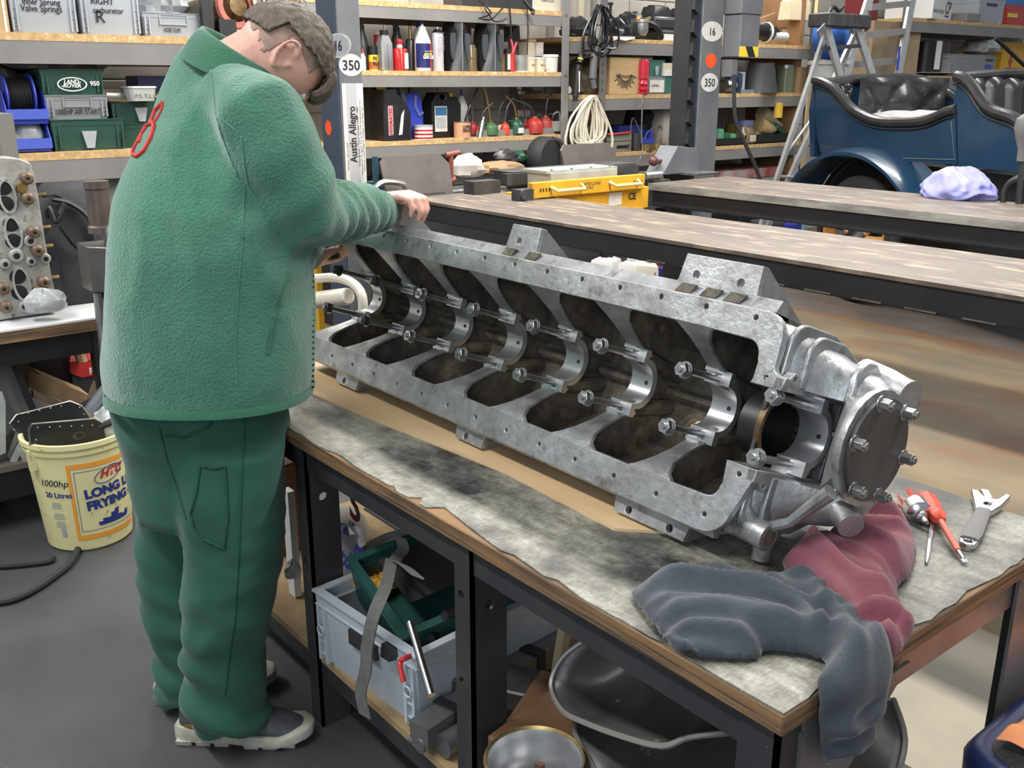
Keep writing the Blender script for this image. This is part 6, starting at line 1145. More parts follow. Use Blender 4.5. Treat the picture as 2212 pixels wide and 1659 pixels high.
def jd(p,n):
    d=.0
    # creases ringing the elbow and the pushed-up forearm
    a=(p-EL).dot(ax1); rad=((p-EL)-ax1*a).length
    if -.12<a<.46 and rad<.13:
        w=NZ.noise(p*9)*1.6; k=max(0,min(1,(a+.02)/.12)); d+=k*.0075*math.sin(a*95+w*3.6+4*(p.z-EL.z)*9)*(.55+.8*abs(NZ.noise(p*7)))
    a=(p-SH).dot(ax2); rad=((p-SH)-ax2*a).length
    if -.02<a<.36 and rad<.14: d+=.004*math.sin(a*52+NZ.noise(p*6)*3+(p.y)*20)*min(1,a/.12)
    # long soft folds falling from the shoulder blade and across the waist
    w=NZ.noise_vector(p*2.2)
    d+=.010*(1-2*abs(NZ.noise(V((p.x*5+w.x,p.y*5+w.y,p.z*1.6+w.z*.6)))))-.004
    d+=.005*NZ.noise(V((p.x*3,p.y*3,p.z*11)))*max(0,min(1,(1.15-p.z)/.2))
    d+=.006*NZ.noise(V((p.x*7+p.z*3,p.y*7,p.z*2.5)))
    return d
jk=finish(J,'jacket',m_fle,pt,.011,disp=jd,smooth_it=5)
# collar, hem band, cuff, zip, seams
nx=(V((.62,.72,0))).normalized()
b=MB(); cc=atd(528,132,2.06)
def cring(px,py,dep,rx,ry,ang):
    c=atd(px,py,dep); up=V((0,0,1)); o=[]
    for i in range(24):
        t=2*PI*i/24; x,y=rx*math.cos(t),ry*math.sin(t); o.append(c+CR*(x*math.cos(ang))+up*(x*math.sin(ang))+CFH*y+V((0,0,-.25*0)))
    return o
b.loft([cring(520,178,2.05,.132,.105,-.42),cring(524,150,2.05,.124,.096,-.50),cring(533,124,2.05,.112,.086,-.55),cring(537,114,2.05,.106,.080,-.56),cring(535,118,2.05,.096,.072,-.56),cring(522,150,2.05,.098,.072,-.5)],caps=False)
co=b.obj('collar',m_fled,pt,smooth=60); s=co.modifiers.new('s','SUBSURF'); s.levels=1; s.render_levels=2
b=MB(); hem=lambda y,g,d=0: [p+(p-sum(rg_,V((0,0,0)))/len(rg_)).normalized()*g for rg_ in [rpx(y,244,670,2.13,.81)] for p in rg_]
b.loft([hem(852,.000),hem(850,.006),hem(838,.0075),hem(829,.004)],caps=False); b.obj('hem_band',m_fled,pt,smooth=60)
b=MB(); d=(WR-EL).normalized(); e1=d.orthogonal().normalized(); e2=d.cross(e1)
b.loft([[WR+d*a+(e1*math.cos(2*PI*i/20)+e2*math.sin(2*PI*i/20))*r for i in range(20)] for a,r in ((-.045,.048),(-.04,.0525),(0,.051),(.012,.047),(.006,.040),(-.03,.038))],caps=False); b.obj('cuff',m_fled,pt,smooth=60)
def seam(name,pix,r,mat):
    from mathutils.bvhtree import BVHTree
    o=V((0,0,CAMZ)); off=V(pt.location); pts=[]
    for px,py in pix:
        dr=(ROT@V((px-CX,CY-py,-FPX))).normalized(); h=BV[0].ray_cast(o-off,dr)
        if h[0] is not None: pts.append(h[0]+off+h[1]*r*.3)
    if len(pts)>2: b=MB(); b.tube(spline(pts,2),r,6); return b.obj(name,mat,pt,smooth=60)
from mathutils.bvhtree import BVHTree
def bvh(o): me=o.data; return BVHTree.FromPolygons([v.co.copy() for v in me.vertices],[list(p.vertices) for p in me.polygons])
BV=[bvh(jk)]
def dense(pp,k=8): return [((a[0]+(c[0]-a[0])*i/k),(a[1]+(c[1]-a[1])*i/k)) for a,c in zip(pp[:-1],pp[1:]) for i in range(k)]+[pp[-1]]
seam('shoulder_seam',dense([(452,125),(458,180),(468,250),(482,300),(500,345),(512,380)]),.0018,m_fle)
seam('sleeve_seam',dense([(468,250),(500,275),(522,300),(528,350),(536,400),(560,440),(610,488)]),.0018,m_fle)
seam('side_seam',dense([(528,400),(524,520),(514,640),(508,760),(512,832)]),.0015,m_fle)
seam('pocket_zip',dense([(625,590),(606,640),(590,700),(578,765)]),.0035,m_fled)
m_logo=M('red_embroidery',(.55,.035,.03),(.45,.03,.03),scale=40,rough=.8)
# embroidered emblem on the back, an oval loop crossed by a leaf shape
seam('emblem',dense([(352,222),(336,240),(328,262),(334,274),(326,300),(312,326),(298,338),(288,334),(290,318),(300,298),(318,272),(330,266)],4),.0045,m_logo)
seam('emblem',dense([(352,222),(350,236),(340,256),(332,268)],4),.0030,m_logo); seam('emblem',dense([(302,308),(308,288),(318,276)],4),.0030,m_logo)
b=MB(); pts=[atd(672,y,2.12) for y in range(560,846,4)]; 
for p_ in pts[::3]: b.box(p_+CR*.004,(.004,.004,.004))
zp=b.obj('zip_teeth',m_black,pt); zp['kind']='stuff'
# ---- trousers
Tm=MB()
Tm.loft([rpx(y,l,r,d,k) for y,l,r,d,k in ((815,258,606,2.14,.72),(860,256,612,2.15,.76),(930,272,612,2.17,.76),(1000,290,611,2.19,.74),(1060,300,608,2.20,.70),(1110,305,606,2.21,.62))])
Tm.loft([rpx(y,l,r,d,k) for y,l,r,d,k in ((960,380,610,2.13,.84),(1050,388,608,2.14,.86),(1150,402,604,2.165,.88),(1240,403,594,2.19,.9),(1330,402,575,2.22,.92),(1420,402,563,2.25,.92),(1490,404,562,2.275,.92),(1525,408,570,2.29,.95),(1552,420,572,2.30,.95),(1566,436,560,2.305,.95))])
Tm.loft([rpx(y,l,r,d,k) for y,l,r,d,k in ((930,285,480,2.24,.8),(1040,296,468,2.28,.85),(1150,304,462,2.31,.8),(1250,308,456,2.34,.82),(1350,322,456,2.375,.85),(1420,338,460,2.40,.85),(1460,346,466,2.42,.9),(1492,352,462,2.43,.9),(1500,360,452,2.435,.85))])
def td(p,n):
    w=NZ.noise_vector(p*3); k=max(0,min(1,(.55-p.z)/.3)); kk=max(0,min(1,(.25-p.z)/.15))
    d=.010*(1-2*abs(NZ.noise(V((p.x*5+w.x,p.y*5+w.y,p.z*4.5+w.z)))))+.004*(1-2*abs(NZ.noise(V((p.x*9+p.z*7,p.y*9,p.z*10+w.z*2)))))
    d+=.0045*k*math.sin(p.z*62+NZ.noise(p*5)*5+p.x*10)+.009*kk*math.sin(p.z*75+(p.x+p.y)*26+NZ.noise(p*6)*3)
    return d
tr=finish(Tm,'trousers',m_tro,pt,.011,disp=td,smooth_it=4)
BV=[bvh(tr)]; m_trs=M('trouser_stitching',(.009,.070,.042),rough=.85)
seam('outer_seam',dense([(525,860),(527,960),(520,1080),(516,1200),(508,1330),(492,1440),(486,1500)]),.0022,m_trs)
seam('back_pocket',dense([(458,862),(460,900),(450,922),(400,945),(358,940)]),.0030,m_trs)
seam('tool_pocket',dense([(432,1006),(425,1060),(412,1110),(420,1140),(440,1165),(484,1186),(492,1120),(490,1060),(486,1008),(460,1012),(432,1006)]),.0030,m_trs)
seam('front_pocket',dense([(524,884),(536,888),(552,872),(560,862)]),.0030,m_trs)
seam('inner_seam',dense([(345,925),(360,990),(385,1060),(402,1120)]),.0022,m_trs)
# ---- body: head, neck, arms, hands, legs as one surface
B=MB()
HC=atd(601,124,2.06)
rt_=(ROT@V((.42,-.30,.85))).normalized(); fw_=(ROT@V((.35,-.76,-.50))); fw_=(fw_-rt_*fw_.dot(rt_)).normalized(); up_=rt_.cross(fw_).normalized()
HD=lambda x,y,z: HC+rt_*x+fw_*y+up_*z
def skull(n=40,m=28,grow=0,keep=None):
    vs=[]
    for i in range(m+1):
        a=PI*i/m
        for k in range(n):
            t=2*PI*k/n; x,y,z=math.sin(a)*math.cos(t),math.sin(a)*math.sin(t),math.cos(a)
            hw,hl,hh=.076,.098,.112
            if z<0: hw*=1-.28*(-z)**1.3; hl*=1-.06*(-z) if y>0 else 1-.42*(-z)**1.1
            X,Y,Z=x*hw,y*hl,z*hh
            if y>.3 and z<.15: Y+=.010*(1-abs(z+.35))*max(0,y-.3)
            if y>.5:                                             # brow, eye sockets, cheeks, mouth
                f_=(y-.5)*2
                Y+=.004*f_*math.exp(-((Z-.022)/.010)**2)-.009*f_*math.exp(-((Z-.002)/.012)**2-((abs(X)-.031)/.015)**2)+.004*f_*math.exp(-((Z+.03)/.02)**2-((abs(X)-.04)/.02)**2)+.005*f_*math.exp(-((Z+.062)/.008)**2-(X/.022)**2)+.006*f_*math.exp(-((Z+.095)/.014)**2-(X/.025)**2)
            vs.append((x,y,z,X*(1+grow/.09),Y*(1+grow/.1),Z*(1+grow/.11)))
    return vs,n,m
vs,n_,m_=skull()
B.add([HD(v[3],v[4],v[5]) for v in vs],[[i*n_+k,i*n_+(k+1)%n_,(i+1)*n_+(k+1)%n_,(i+1)*n_+k] for i in range(m_) for k in range(n_)])
B.tube([HD(0,.092,.018),HD(0,.104,-.004),HD(0,.117,-.024),HD(0,.108,-.034),HD(0,.094,-.036)],[.006,.008,.0115,.012,.006],10)      # nose
for s in (1,-1):
    B.tube([HD(s*.012,.100,-.031),HD(s*.014,.094,-.033)],[.006,.005],8)
    ear=[HD(s*(.072+.010*q_),-.002+y,z) for y,z,q_ in ((.010,.016,.2),(.004,.030,.8),(-.010,.035,1.2),(-.022,.026,1.5),(-.025,.008,1.5),(-.019,-.010,1.2),(-.009,-.022,.8),(.0,-.030,.5),(.007,-.026,.3),(.007,-.014,.2))]
    B.tube(spline(ear,2),.0048,8)
    B.loft([[HD(s*(.066),-.002+y*.9-.004,z*.95) for y,z,_ in ((.010,.016,0),(-.010,.033,0),(-.023,.008,0),(-.010,-.022,0),(.005,-.026,0))],[HD(s*(.077),-.002+y*.9-.004,z*.95) for y,z,_ in ((.006,.012,0),(-.010,.027,0),(-.018,.006,0),(-.008,-.018,0),(.003,-.020,0))]])
    B.tube([HD(s*.074,.016,.004),HD(s*.080,.013,-.003),HD(s*.074,.014,-.010)],.004,8)
for z,r in ((-.060,.0045),(-.070,.005)): B.tube(spline([HD(-.024,.076,z),HD(-.010,.094,z+.001),HD(0,.0965,z),HD(.010,.094,z+.001),HD(.024,.076,z)],3),r,8)
NK=atd(520,165,2.06)
B.tube([HD(0,-.022,-.04),HD(0,-.035,-.085).lerp(NK,.25),NK,atd(490,240,2.08)],[.060,.058,.062,.09],18)
B.loft([rpx(y,l,r,d,k,18) for y,l,r,d,k in ((850,300,560,2.15,.6),(700,300,580,2.11,.6),(500,310,570,2.07,.62),(340,345,560,2.05,.6),(240,380,560,2.05,.5),(185,430,545,2.06,.4))])
B.tube([atd(500,235,2.04),SH,EL,q(EL,WR,.6),WR,WR+(WR-EL).normalized()*.03],[.05,.052,.042,.036,.029,.028],12); B.tube([atd(540,280,2.15),LS,LE,LW],[.05,.05,.04,.030],12)
B.tube([atd(470,830,2.13),atd(502,1150,2.17),atd(484,1400,2.24),atd(490,1545,2.30)],[.085,.062,.045,.036],12); B.tube([atd(385,830,2.22),atd(384,1150,2.32),atd(400,1400,2.395),atd(408,1480,2.43)],[.08,.058,.043,.036],12)
def hand(w,d,nrm,thumb_side,curl,spread=.0,scale=1.0,tcurl=.5):
    """palm and five unequal fingers; d points to the fingers, nrm out of the back of the hand"""
    d=d.normalized(); nrm=(nrm-d*nrm.dot(d)).normalized(); s=d.cross(nrm).normalized()*thumb_side; S=scale
    P=lambda x,y,z: w+d*(x*S)+s*(y*S)+nrm*(z*S)
    B.loft([[P(x,y*hw,z*th) for y,z in ((-1,-.5),(-.5,-1),(.5,-1),(1,-.5),(1,.5),(.5,1),(-.5,1),(-1,.5))] for x,hw,th in ((-.025,.026,.019),(.0,.027,.019),(.03,.035,.018),(.06,.041,.016),(.085,.042,.0135),(.094,.038,.010))])
    tips=[]
    for k,(y,l1,l2,l3,r) in enumerate(((.031,.043,.026,.021,.0092),(.010,.047,.030,.022,.0095),(-.011,.044,.028,.021,.0090),(-.030,.034,.021,.018,.0080))):
        a=0; p=P(.070,y,.002); pts=[p,P(.088,y,.003)]; cur=pts[-1]
        for ln,cv in zip((l1,l2,l3),curl[k] if isinstance(curl[0],(list,tuple)) else curl):
            a+=cv; cur=cur+(d*math.cos(a)-nrm*math.sin(a)+s*(y*spread))*ln*S; pts.append(cur)
        B.tube(pts,[r*S*1.05,r*S*1.1,r*S*1.02,r*S*.93,r*S*.72],10); B.sphere(pts[-1],r*S*.74,8,6); B.sphere(pts[2],r*S*1.05,8,6); tips.append(pts)
    tp=[P(.012,.024,-.006),P(.035,.047,-.012),P(.062,.058,-.020-.01*tcurl),P(.088,.055-.012*tcurl,-.028-.022*tcurl)]
    B.tube(tp,[.014*S,.0125*S,.0105*S,.0078*S],10); B.sphere(tp[-1],.008*S,8,6)
    return tips
# right hand closed over the top corner of the crankcase foot
dR=(atd(882,424,2.37)-atd(826,432,2.42)); nR=(ROT@V((.10,.93,.38)))
hand(atd(806,436,2.395),atd(872,424,2.355)-atd(806,436,2.395),nR,-1,((.45,1.05,.8),(.42,1.0,.8),(.4,1.0,.75),(.4,.95,.75)),scale=1.0)
# left hand below the sleeve, fingers curled round a black tool
lw=atd(664,566,2.585)
hand(lw,atd(728,548,2.60)-lw,(ROT@V((.05,-.95,.25))),1,((.35,.9,.7),(.4,1.0,.75),(.45,1.0,.8),(.5,1.0,.8)),scale=.92,tcurl=.2)
bd=finish(B,'body',m_skin,pt,.0045,smooth_it=3)
# ---- hair
def shell(name,mat,grow,test,par,jit=0):
    vs,n_,m_=skull(150,110,grow); b=MB(); ok=[test(v) for v in vs]
    for v in vs:
        j=jit*(NZ.noise(V((v[0]*9,v[1]*9,v[2]*5)))+.25*NZ.noise(V((v[0]*30,v[1]*14,v[2]*30)))); b.v.append(HD(v[3]*(1+j),v[4]*(1+j),v[5]*(1+j)))
    for i in range(m_):
        for k in range(n_):
            f=[i*n_+k,i*n_+(k+1)%n_,(i+1)*n_+(k+1)%n_,(i+1)*n_+k]
            if all(ok[t] for t in f): b.f.append(f)
    used={t for f in b.f for t in f}; mp={}; nv=[]
    for t in sorted(used): mp[t]=len(nv); nv.append(b.v[t])
    b.v=nv; b.f=[[mp[t] for t in f] for f in b.f]; o=b.obj(name,mat,par,smooth=80); s=o.modifiers.new('s','SOLIDIFY'); s.thickness=.004; s.offset=-1; return o
shell('cropped_sides',m_stub,.0012,lambda v: (v[2]+.10*NZ.noise(V((v[0]*6,v[1]*6,v[2]*6)))>-.42-.25*v[1] and v[1]<.50 and not(v[1]>.1 and v[2]<.0) and not (abs(v[0])>.86 and v[1]>-.28 and v[2]<.30)) ,pt)
shell('hair',m_hair,.0125,lambda v: (v[2]+.07*NZ.noise(V((v[0]*9,v[1]*9,v[2]*9)))>.40+.08*math.sin(v[1]*3) or (v[1]<-.52 and v[2]>-.22+.3*(v[1]+1))) and v[1]<.93,pt,jit=.03)
b=MB(); rr=random.Random(11)
for k in range(26):                                           # fringe locks swept forward over the brow
    x=-.055+.11*k/25; b.tube(spline([HD(x,.070,.088-abs(x)*.25),HD(x*1.02,.103-abs(x)*.35,.070),HD(x*1.03,.116-abs(x)*.4,.045+rr.uniform(-.006,.006)),HD(x*1.02,.112-abs(x)*.4,.022+rr.uniform(-.008,.006))],3),[.011]*4+[.010]*3+[.008]*2+[.003],7)
b.obj('fringe',m_hair,pt)['kind']='stuff'
b=MB()
for s in (1,-1): b.tube(spline([HD(s*.016,.098,.020),HD(s*.030,.095,.025),HD(s*.045,.083,.020)],3),.0032,6)
b.obj('eyebrows',m_hair,pt); 
for s in (1,-1): b=MB(); b.sphere(HD(s*.031,.0835,.001),.0115,12,8); e_=b.obj('eye',m_white,pt); b=MB(); b.sphere(HD(s*.031,.0925,-.004),.0048,8,6); b.obj('iris',m_ink,e_)
# ---- shoes
m_shoe=M('charcoal_mesh_shoe',(.035,.038,.044),(.055,.058,.064),scale=60,rough=.6,bump=.35,bscale=190); m_sole=M('scuffed_sole',(.46,.44,.36),(.27,.255,.20),scale=16,rough=.7)
def shoe(heel,toe,label):
    heel,toe=V(heel),V(toe); d=(toe-heel).normalized(); s=V((-d.y,d.x,0)); L_=(toe-heel).length
    Q=lambda x,y,z: heel+d*(x*L_)+s*y+V((0,0,z))
    sec=[(0,.022),(.06,.033),(.2,.037),(.4,.037),(.62,.047),(.78,.048),(.9,.038),(.97,.022),(1,.006)]
    topz=[.095,.102,.105,.098,.080,.066,.055,.044,.03]
    b=MB(); b.loft([[Q(x,w*y,.028+(t-.028)*z) for y,z in ((-1,0),(-1.02,.35),(-.8,.75),(-.4,1),(.4,1),(.8,.75),(1.02,.35),(1,0))] for (x,w),t in zip(sec,topz)]); u=b.obj('shoe_upper',m_shoe,pt,smooth=60); m=u.modifiers.new('s','SUBSURF'); m.levels=1; m.render_levels=2
    b=MB(); b.loft([[Q(-.015+x*1.03,(w+.006)*y,z+(.012*max(0,x-.8)/.2 if z<.03 else 0)+ (.010 if x<.1 or x>.85 else 0)*(1 if z>.02 else 0)) for y,z in ((-1,.012),(-1.06,.026),(-.98,.038),(.98,.038),(1.06,.026),(1,.012))] for x,w in sec]); so=b.obj('sole',m_sole,pt,smooth=60)
    for x0,x1 in ((0.0,.12),(.15,.26),(.29,.40),(.52,.63),(.66,.77),(.80,.90)):
        for sd in (-1,1):
            w=.040 if x0<.45 else .046
            if x0>.78: w=.038
            b=MB(); b.loft([[Q(x,sd*(w*k),z) for k,z in ((.35,.0),(1.0,.0),(1.12,.016),(.35,.016))] for x in (x0,x1)]); b.obj('sole_lug',m_sole,so,smooth=20,bevel=.002)
    for k in range(4):
        b=MB(); x=.44+.07*k; b.tube(spline([Q(x,-.026,.088-.014*k),Q(x+.02,0,.096-.015*k),Q(x,.026,.088-.014*k)],3),.0028,6); b.obj('lace',m_black,u)
    b=MB(); b.bb(Q(.06,-.0365,.055)-V((.0,.0,0)),Q(.06,-.0365,.055)+V((.001,.001,.001))) if False else b.loft([[Q(x,-.0375-.001*k,z) for z in (.048,.058)] for x,k in ((.07,-3.5),(.19,0),(.19,1),(.07,-2.5))]); b.obj('heel_tab',m_brass if False else m_mustard,u)
m_mustard=M('mustard_print',(.35,.24,.08),rough=.7)
shoe((-2.045,.632,0),(-1.835,.868,0),''); shoe((-2.235,.642,0),(-2.10,.90,0),'')
tl_=MB(); tl_.loft([[lw+(ROT@V((.004+x*.10,.018+.016*math.sin(PI*x)*zz,-.005+yy*.018))) for yy,zz in ((-1,-.4),(-.5,-1),(.5,-1),(1,-.4),(1,.4),(.5,1),(-.5,1),(-1,.4))] for x in (.0,.06,.2,.4,.6,.75,.82)])
tag(tl_.obj('black_tool',M('gloss_black_tool',(.012,.012,.013),rough=.2),smooth=60),'glossy black hand tool held in the left hand','tool')
# ================================================================ WHITE BENCH ON THE LEFT AND WHAT STANDS ON IT
WZ=.716
wb=thing('white_bench','white-topped timber bench at left carrying a cylinder head','workbench',(-3.85,.3,0))
b=MB(); b.bb((-4.25,-1.0,WZ-.006),(-3.50,1.02,WZ)); b.obj('white_top',M('white_laminate',(.74,.76,.76),(.68,.70,.70),scale=6,rough=.35),wb,smooth=0)
b=MB(); b.bb((-4.25,-1.0,WZ-.045),(-3.498,1.02,WZ-.006)); b.obj('timber_edge',m_ply,wb,smooth=0)
b=MB(); b.bb((-4.2,-1.0,WZ-.13),(-3.53,1.0,WZ-.045)); b.obj('apron',m_black,wb); b=MB(); b.bb((-4.25,-1.0,.225),(-3.50,1.02,.245)); b.obj('lower_shelf',m_card if False else M('grey_shelf_board',(.13,.11,.09),rough=.8),wb,smooth=0)
b=MB(); b.bb((-3.56,-1.0,.12),(-3.51,1.0,.225)); b.obj('lower_rail',m_black,wb); b=MB(); b.bb((-4.28,-1.0,0),(-4.25,1.02,WZ)); b.obj('back_panel',m_beamd,wb,smooth=0)
for y in (-.95,.97): b=MB(); b.bb((-3.58,y-.03,0),(-3.52,y+.03,WZ-.05)); b.obj('leg',m_black,wb)
HX=-3.64
def hp(px,py): q=at(px,py,x=HX); return q.y,q.z
m_head=M('weathered_casting',(.46,.45,.42),(.30,.29,.26),scale=10,rough=.55,metal=.35,bump=.3,bscale=45,c3=(.13,.115,.10),s3=22,lo3=.6,hi3=.7)
hd=thing('cylinder_head','large pitted aluminium engine cylinder head standing on the white bench','engine part',(HX,.5,WZ))
out=[hp(*p) for p in ((-190,330),(-20,338),(40,342),(66,352),(74,380),(84,430),(97,515),(112,600),(124,650),(126,672),(0,692),(-190,716))]
b=MB(); b.plate(out,[],lambda y,z:(HX-.14,y,z),lambda y,z:(HX,y,z)); b.obj('casting',m_head,hd,smooth=20,bevel=.006)
def boss_(nm,px,py,r,dx,mat,n=14,hole=True,r2=None):
    y,z=hp(px,py); b=MB(); b.lathe([(r,-.004),(r,dx*.7),(r2 or r*.8,dx)],(HX,y,z),(1,0,0),n); o=b.obj(nm,mat,hd)
    if hole: b=MB(); b.lathe([((r2 or r)*.45,0),((r2 or r)*.45,.002)],(HX+dx,y,z),(1,0,0),10); b.obj('bore',m_black,o)
m_brown=M('oxidised_bolt',(.14,.085,.055),(.22,.16,.11),scale=30,rough=.55,metal=.4)
for px,py,holes in ((15,424,((8,405),(12,440))),(28,503,((24,484),(29,521))),(46,613,((38,598),(42,632)))):
    q=[hp(px+20*math.cos(a)*(1)+math.sin(a)*6,py+38*math.sin(a)) for a in [2*PI*k/20 for k in range(20)]]; qi=[hp(px+15*math.cos(a)+math.sin(a)*6,py+32*math.sin(a)) for a in [2*PI*k/20 for k in range(20)]]
    b=MB(); b.plate(q,[qi],lambda y,z:(HX-.002,y,z),lambda y,z:(HX+.010,y,z)); b.obj('port_rim',m_head,hd)
    for hx,hy in holes:
        y,z=hp(hx,hy); b=MB(); b.lathe([(.026,0),(.024,.004),(.02,.0045)],(HX,y,z),(1,0,0),16); b.obj('port',m_black,hd)
for px,py in ((57,428),(70,500),(78,540),(92,608),(4,622),(10,662),(55,384)): boss_('plug_bolt',px,py,.021,.035,m_brown,r2=.013)
for px,py in ((46,405),(82,628)): boss_('hex_plug',px,py,.020,.018,m_brass,6,False,.018)
for px,py,r in ((64,520,.020),(34,552,.024),(10,570,.018),(66,564,.016),(97,558,.018),(51,662,.020)): boss_('stud_boss',px,py,r,.014,m_head)
for px,py in ((83,424),(94,495),(99,536),(112,604)): y,z=hp(px,py); b=MB(); b.cyl((HX-.05,y-.01,z),(HX-.04,y+.035,z+.002),.006,n=8); b.obj('stud',m_brass,hd)
for k in range(3): y,z=hp(5+k*6,338); b=MB(); b.cyl((HX-.06-.02*k,y,z-.02),(HX-.06-.02*k,y,z+.09),.006,n=8); b.obj('stud',m_steel,hd)
b=MB(); q=at(12,300,x=-4.05); b.bb((-4.2,q.y-.22,WZ),(-4.02,q.y+.03,q.z+.09)); tag(b.obj('ribbed_casting',M('grey_casting',(.20,.19,.17),rough=.6)),'grey ribbed casting behind cylinder head at the left edge','casting')
crumple('zip_bag','clear zip bag of fittings leaning on the cylinder head','bag',at(100,668,x=-3.57)+V((0,0,-.005)),.05,.07,.05,m_bagc,seed=81)
# black shoulder bag
t=thing('shoulder_bag','black fabric shoulder bag standing beside the cylinder head','bag',(-3.82,.80,WZ))
q0,q1=at(100,660,x=-3.78),at(214,660,x=-3.78)
b=MB(); rings=[]
for z,k,dx in ((0,1.0,0),(.02,1.06,0),(.2,1.0,-.02),(.33,.86,-.05),(.40,.70,-.07),(.43,.55,-.08)):
    cy=(q0.y+q1.y)/2+.03-dx*.6; rings.append([V((-3.84+dx+x*.085*k,cy+y*.155*k,WZ+z)) for x,y in ((1,-.7),(1,0),(1,.7),(.7,1),(0,1.05),(-.7,1),(-1,.7),(-1,-.7),(-.7,-1),(0,-1.05),(.7,-1))])
b.loft(rings); m_bagb=M('black_nylon',(.018,.019,.023),(.028,.029,.034),scale=14,rough=.7,bump=.25,bscale=30); b.obj('body',m_bagb,t,smooth=60)
b=MB(); b.tube(spline([at(102,470,x=-3.76),at(106,450,x=-3.75),at(118,478,x=-3.74),at(128,470,x=-3.74),at(140,440,x=-3.75)],4),.011,8); b.obj('handle',m_black,t)
b=MB(); b.tube(spline([at(110,430,x=-3.8),at(150,440,x=-3.8),at(190,470,x=-3.78),at(205,520,x=-3.76)],4),.022,8,flat=.4); b.obj('flap',m_bagb,t)
b=MB(); b.tube(spline([at(130,490,x=-3.73),at(160,530,x=-3.73),at(185,545,x=-3.73)],4),.018,8,flat=.3); b.obj('strap',m_black,t)
b=MB(); b.bb((-3.756,.80,WZ+.05),(-3.75,.92,WZ+.17)); b.obj('pocket',m_bagb,t)
cloth_blob('dark_jacket','black garment heaped behind the shoulder bag','garment',V((-4.10,at(190,470,x=-4.1).y+.02,WZ)),.09,.12,.26,m_bagb,11,fr=1.5)
b=MB(); b.tube(spline([at(93,424,x=-3.68),at(120,422,x=-3.8),at(150,442,x=-3.85),at(178,452,x=-3.9)],4),.006,6); tag(b.obj('thin_cable',m_black),'thin black cable running from the cylinder head to bag','cable')
# steel tank on a tubular stand
TX=-3.36
t=thing('steel_tank','bare steel header tank with filler neck on tubular stand','tank',tuple(at(228,900,x=TX)+V((0,0,-.2))))
m_tank=M('bare_sheet_steel',(.20,.185,.17),(.14,.13,.12),scale=7,rough=.35,metal=.75)
a_=[at(*p,x=TX) for p in ((184,504),(222,530),(330,530),(330,645),(240,640),(194,612))]
b=MB(); tz=[at(184,504,x=TX),at(330,504,x=TX)]
y0,y1=a_[0].y,a_[2].y; zt,zb_=a_[1].z,a_[4].z
b.loft([[V((TX+x,y0+yy,z)) for x,yy in ((.06,.05),(.06,.30),(-.12,.30),(-.12,0),(0,0))] for z in (zb_+.02,zt+.0)]); b.loft([[V((TX+x,y0+.02+yy,z)) for x,yy in ((.05,.05),(.05,.26),(-.1,.26),(-.1,.02),(0,.02))] for z in (zb_-.01,zb_+.02)]); b.obj('tank_body',m_tank,t,smooth=20,bevel=.004)
b=MB(); q=at(220,502,x=TX-.02); h=at(218,390,x=TX-.02).z-q.z; b.lathe([(.042,0),(.042,.02),(.036,.025),(.036,h*.84),(.040,h*.86),(.040,h),(.034,h)],q,(0,0,1),20); b.obj('filler_neck',M('rusty_tube',(.16,.12,.105),(.11,.085,.075),scale=9,rough=.45,metal=.5),t)
b=MB(); q=at(240,520,x=TX+.02); b.tube(spline([q+V((0,0,-.02)),q+V((0,.0,.03)),q+V((0,.04,.05)),q+V((0,.1,.05))],4),.022,10); b.obj('elbow_pipe',m_tank,t)
for a__,c__ in (((212,632),(238,900)),((222,640),(256,940))): b=MB(); b.cyl(at(*a__,x=TX-.03),at(*c__,x=TX-.03)+V((0,0,-.12)),.017,n=10); b.obj('stand_tube',m_steel,t)
# clutter on its lower shelf
def slab_(name,label,cat,pts,x,mat,th=.02,lean=0,rim=False):
    b=MB(); P=[at(px,py,x=x) for px,py in pts]; P=[(p.y,p.z) for p in P]; z0=min(p[1] for p in P)
    f=lambda o:(lambda y,z:(x+o-lean*(z-z0),y,z)); b.plate(P,[],f(0),f(-th)); return tag(b.obj(name,mat,smooth=0),label,cat)
m_dalu=M('dull_sheet',(.24,.24,.24),(.17,.17,.17),scale=8,rough=.4,metal=.6); m_bp=M('black_panel',(.014,.014,.014),(.022,.022,.022),scale=10,rough=.33)
slab_('leaning_sheet','tall dull metal panel with black edge on the lower shelf','panel',((-30,745),(28,775),(78,890),(70,930),(-30,950)),-3.60,m_dalu,.012,.1)
slab_('pale_sheet','pale framed sheet leaning at left edge of the lower shelf','panel',((-30,842),(8,850),(15,872),(13,978),(-30,998)),-3.53,m_galv,.012,.1)
slab_('black_strip','black edge strip leaning against the dull metal panel','strip',((18,768),(36,766),(80,888),(66,892)),-3.575,m_black,.012,.1)
for k,(pts,x) in enumerate(((((15,985),(50,900),(58,905),(24,995)),-3.55),(((22,998),(62,920),(72,930),(35,1000)),-3.53),(((40,975),(66,950),(78,985),(52,1000)),-3.51))): slab_('thin_plate',('leftmost thin metal plate fanned on lower shelf','middle thin metal plate fanned on lower shelf','small bright plate at shelf edge beside the yellow bucket')[k],'plate',pts,x,(m_dalu,m_galv,m_galv)[k],.008,.1)
slab_('long_carton','long brown cardboard carton slanting across the lower shelf','carton',((62,800),(195,855),(190,888),(62,838)),-3.70,m_card,.14)
slab_('angle_iron','row of drilled steel angle lying below the long carton','angle iron',((72,845),(160,882),(158,892),(72,860)),-3.62,M('rusty_angle',(.17,.11,.09),rough=.6),.03)
slab_('black_box','black box with vents at the back of the lower shelf','box',((72,760),(152,752),(152,830),(104,838),(72,800)),-3.95,m_bp,.18)
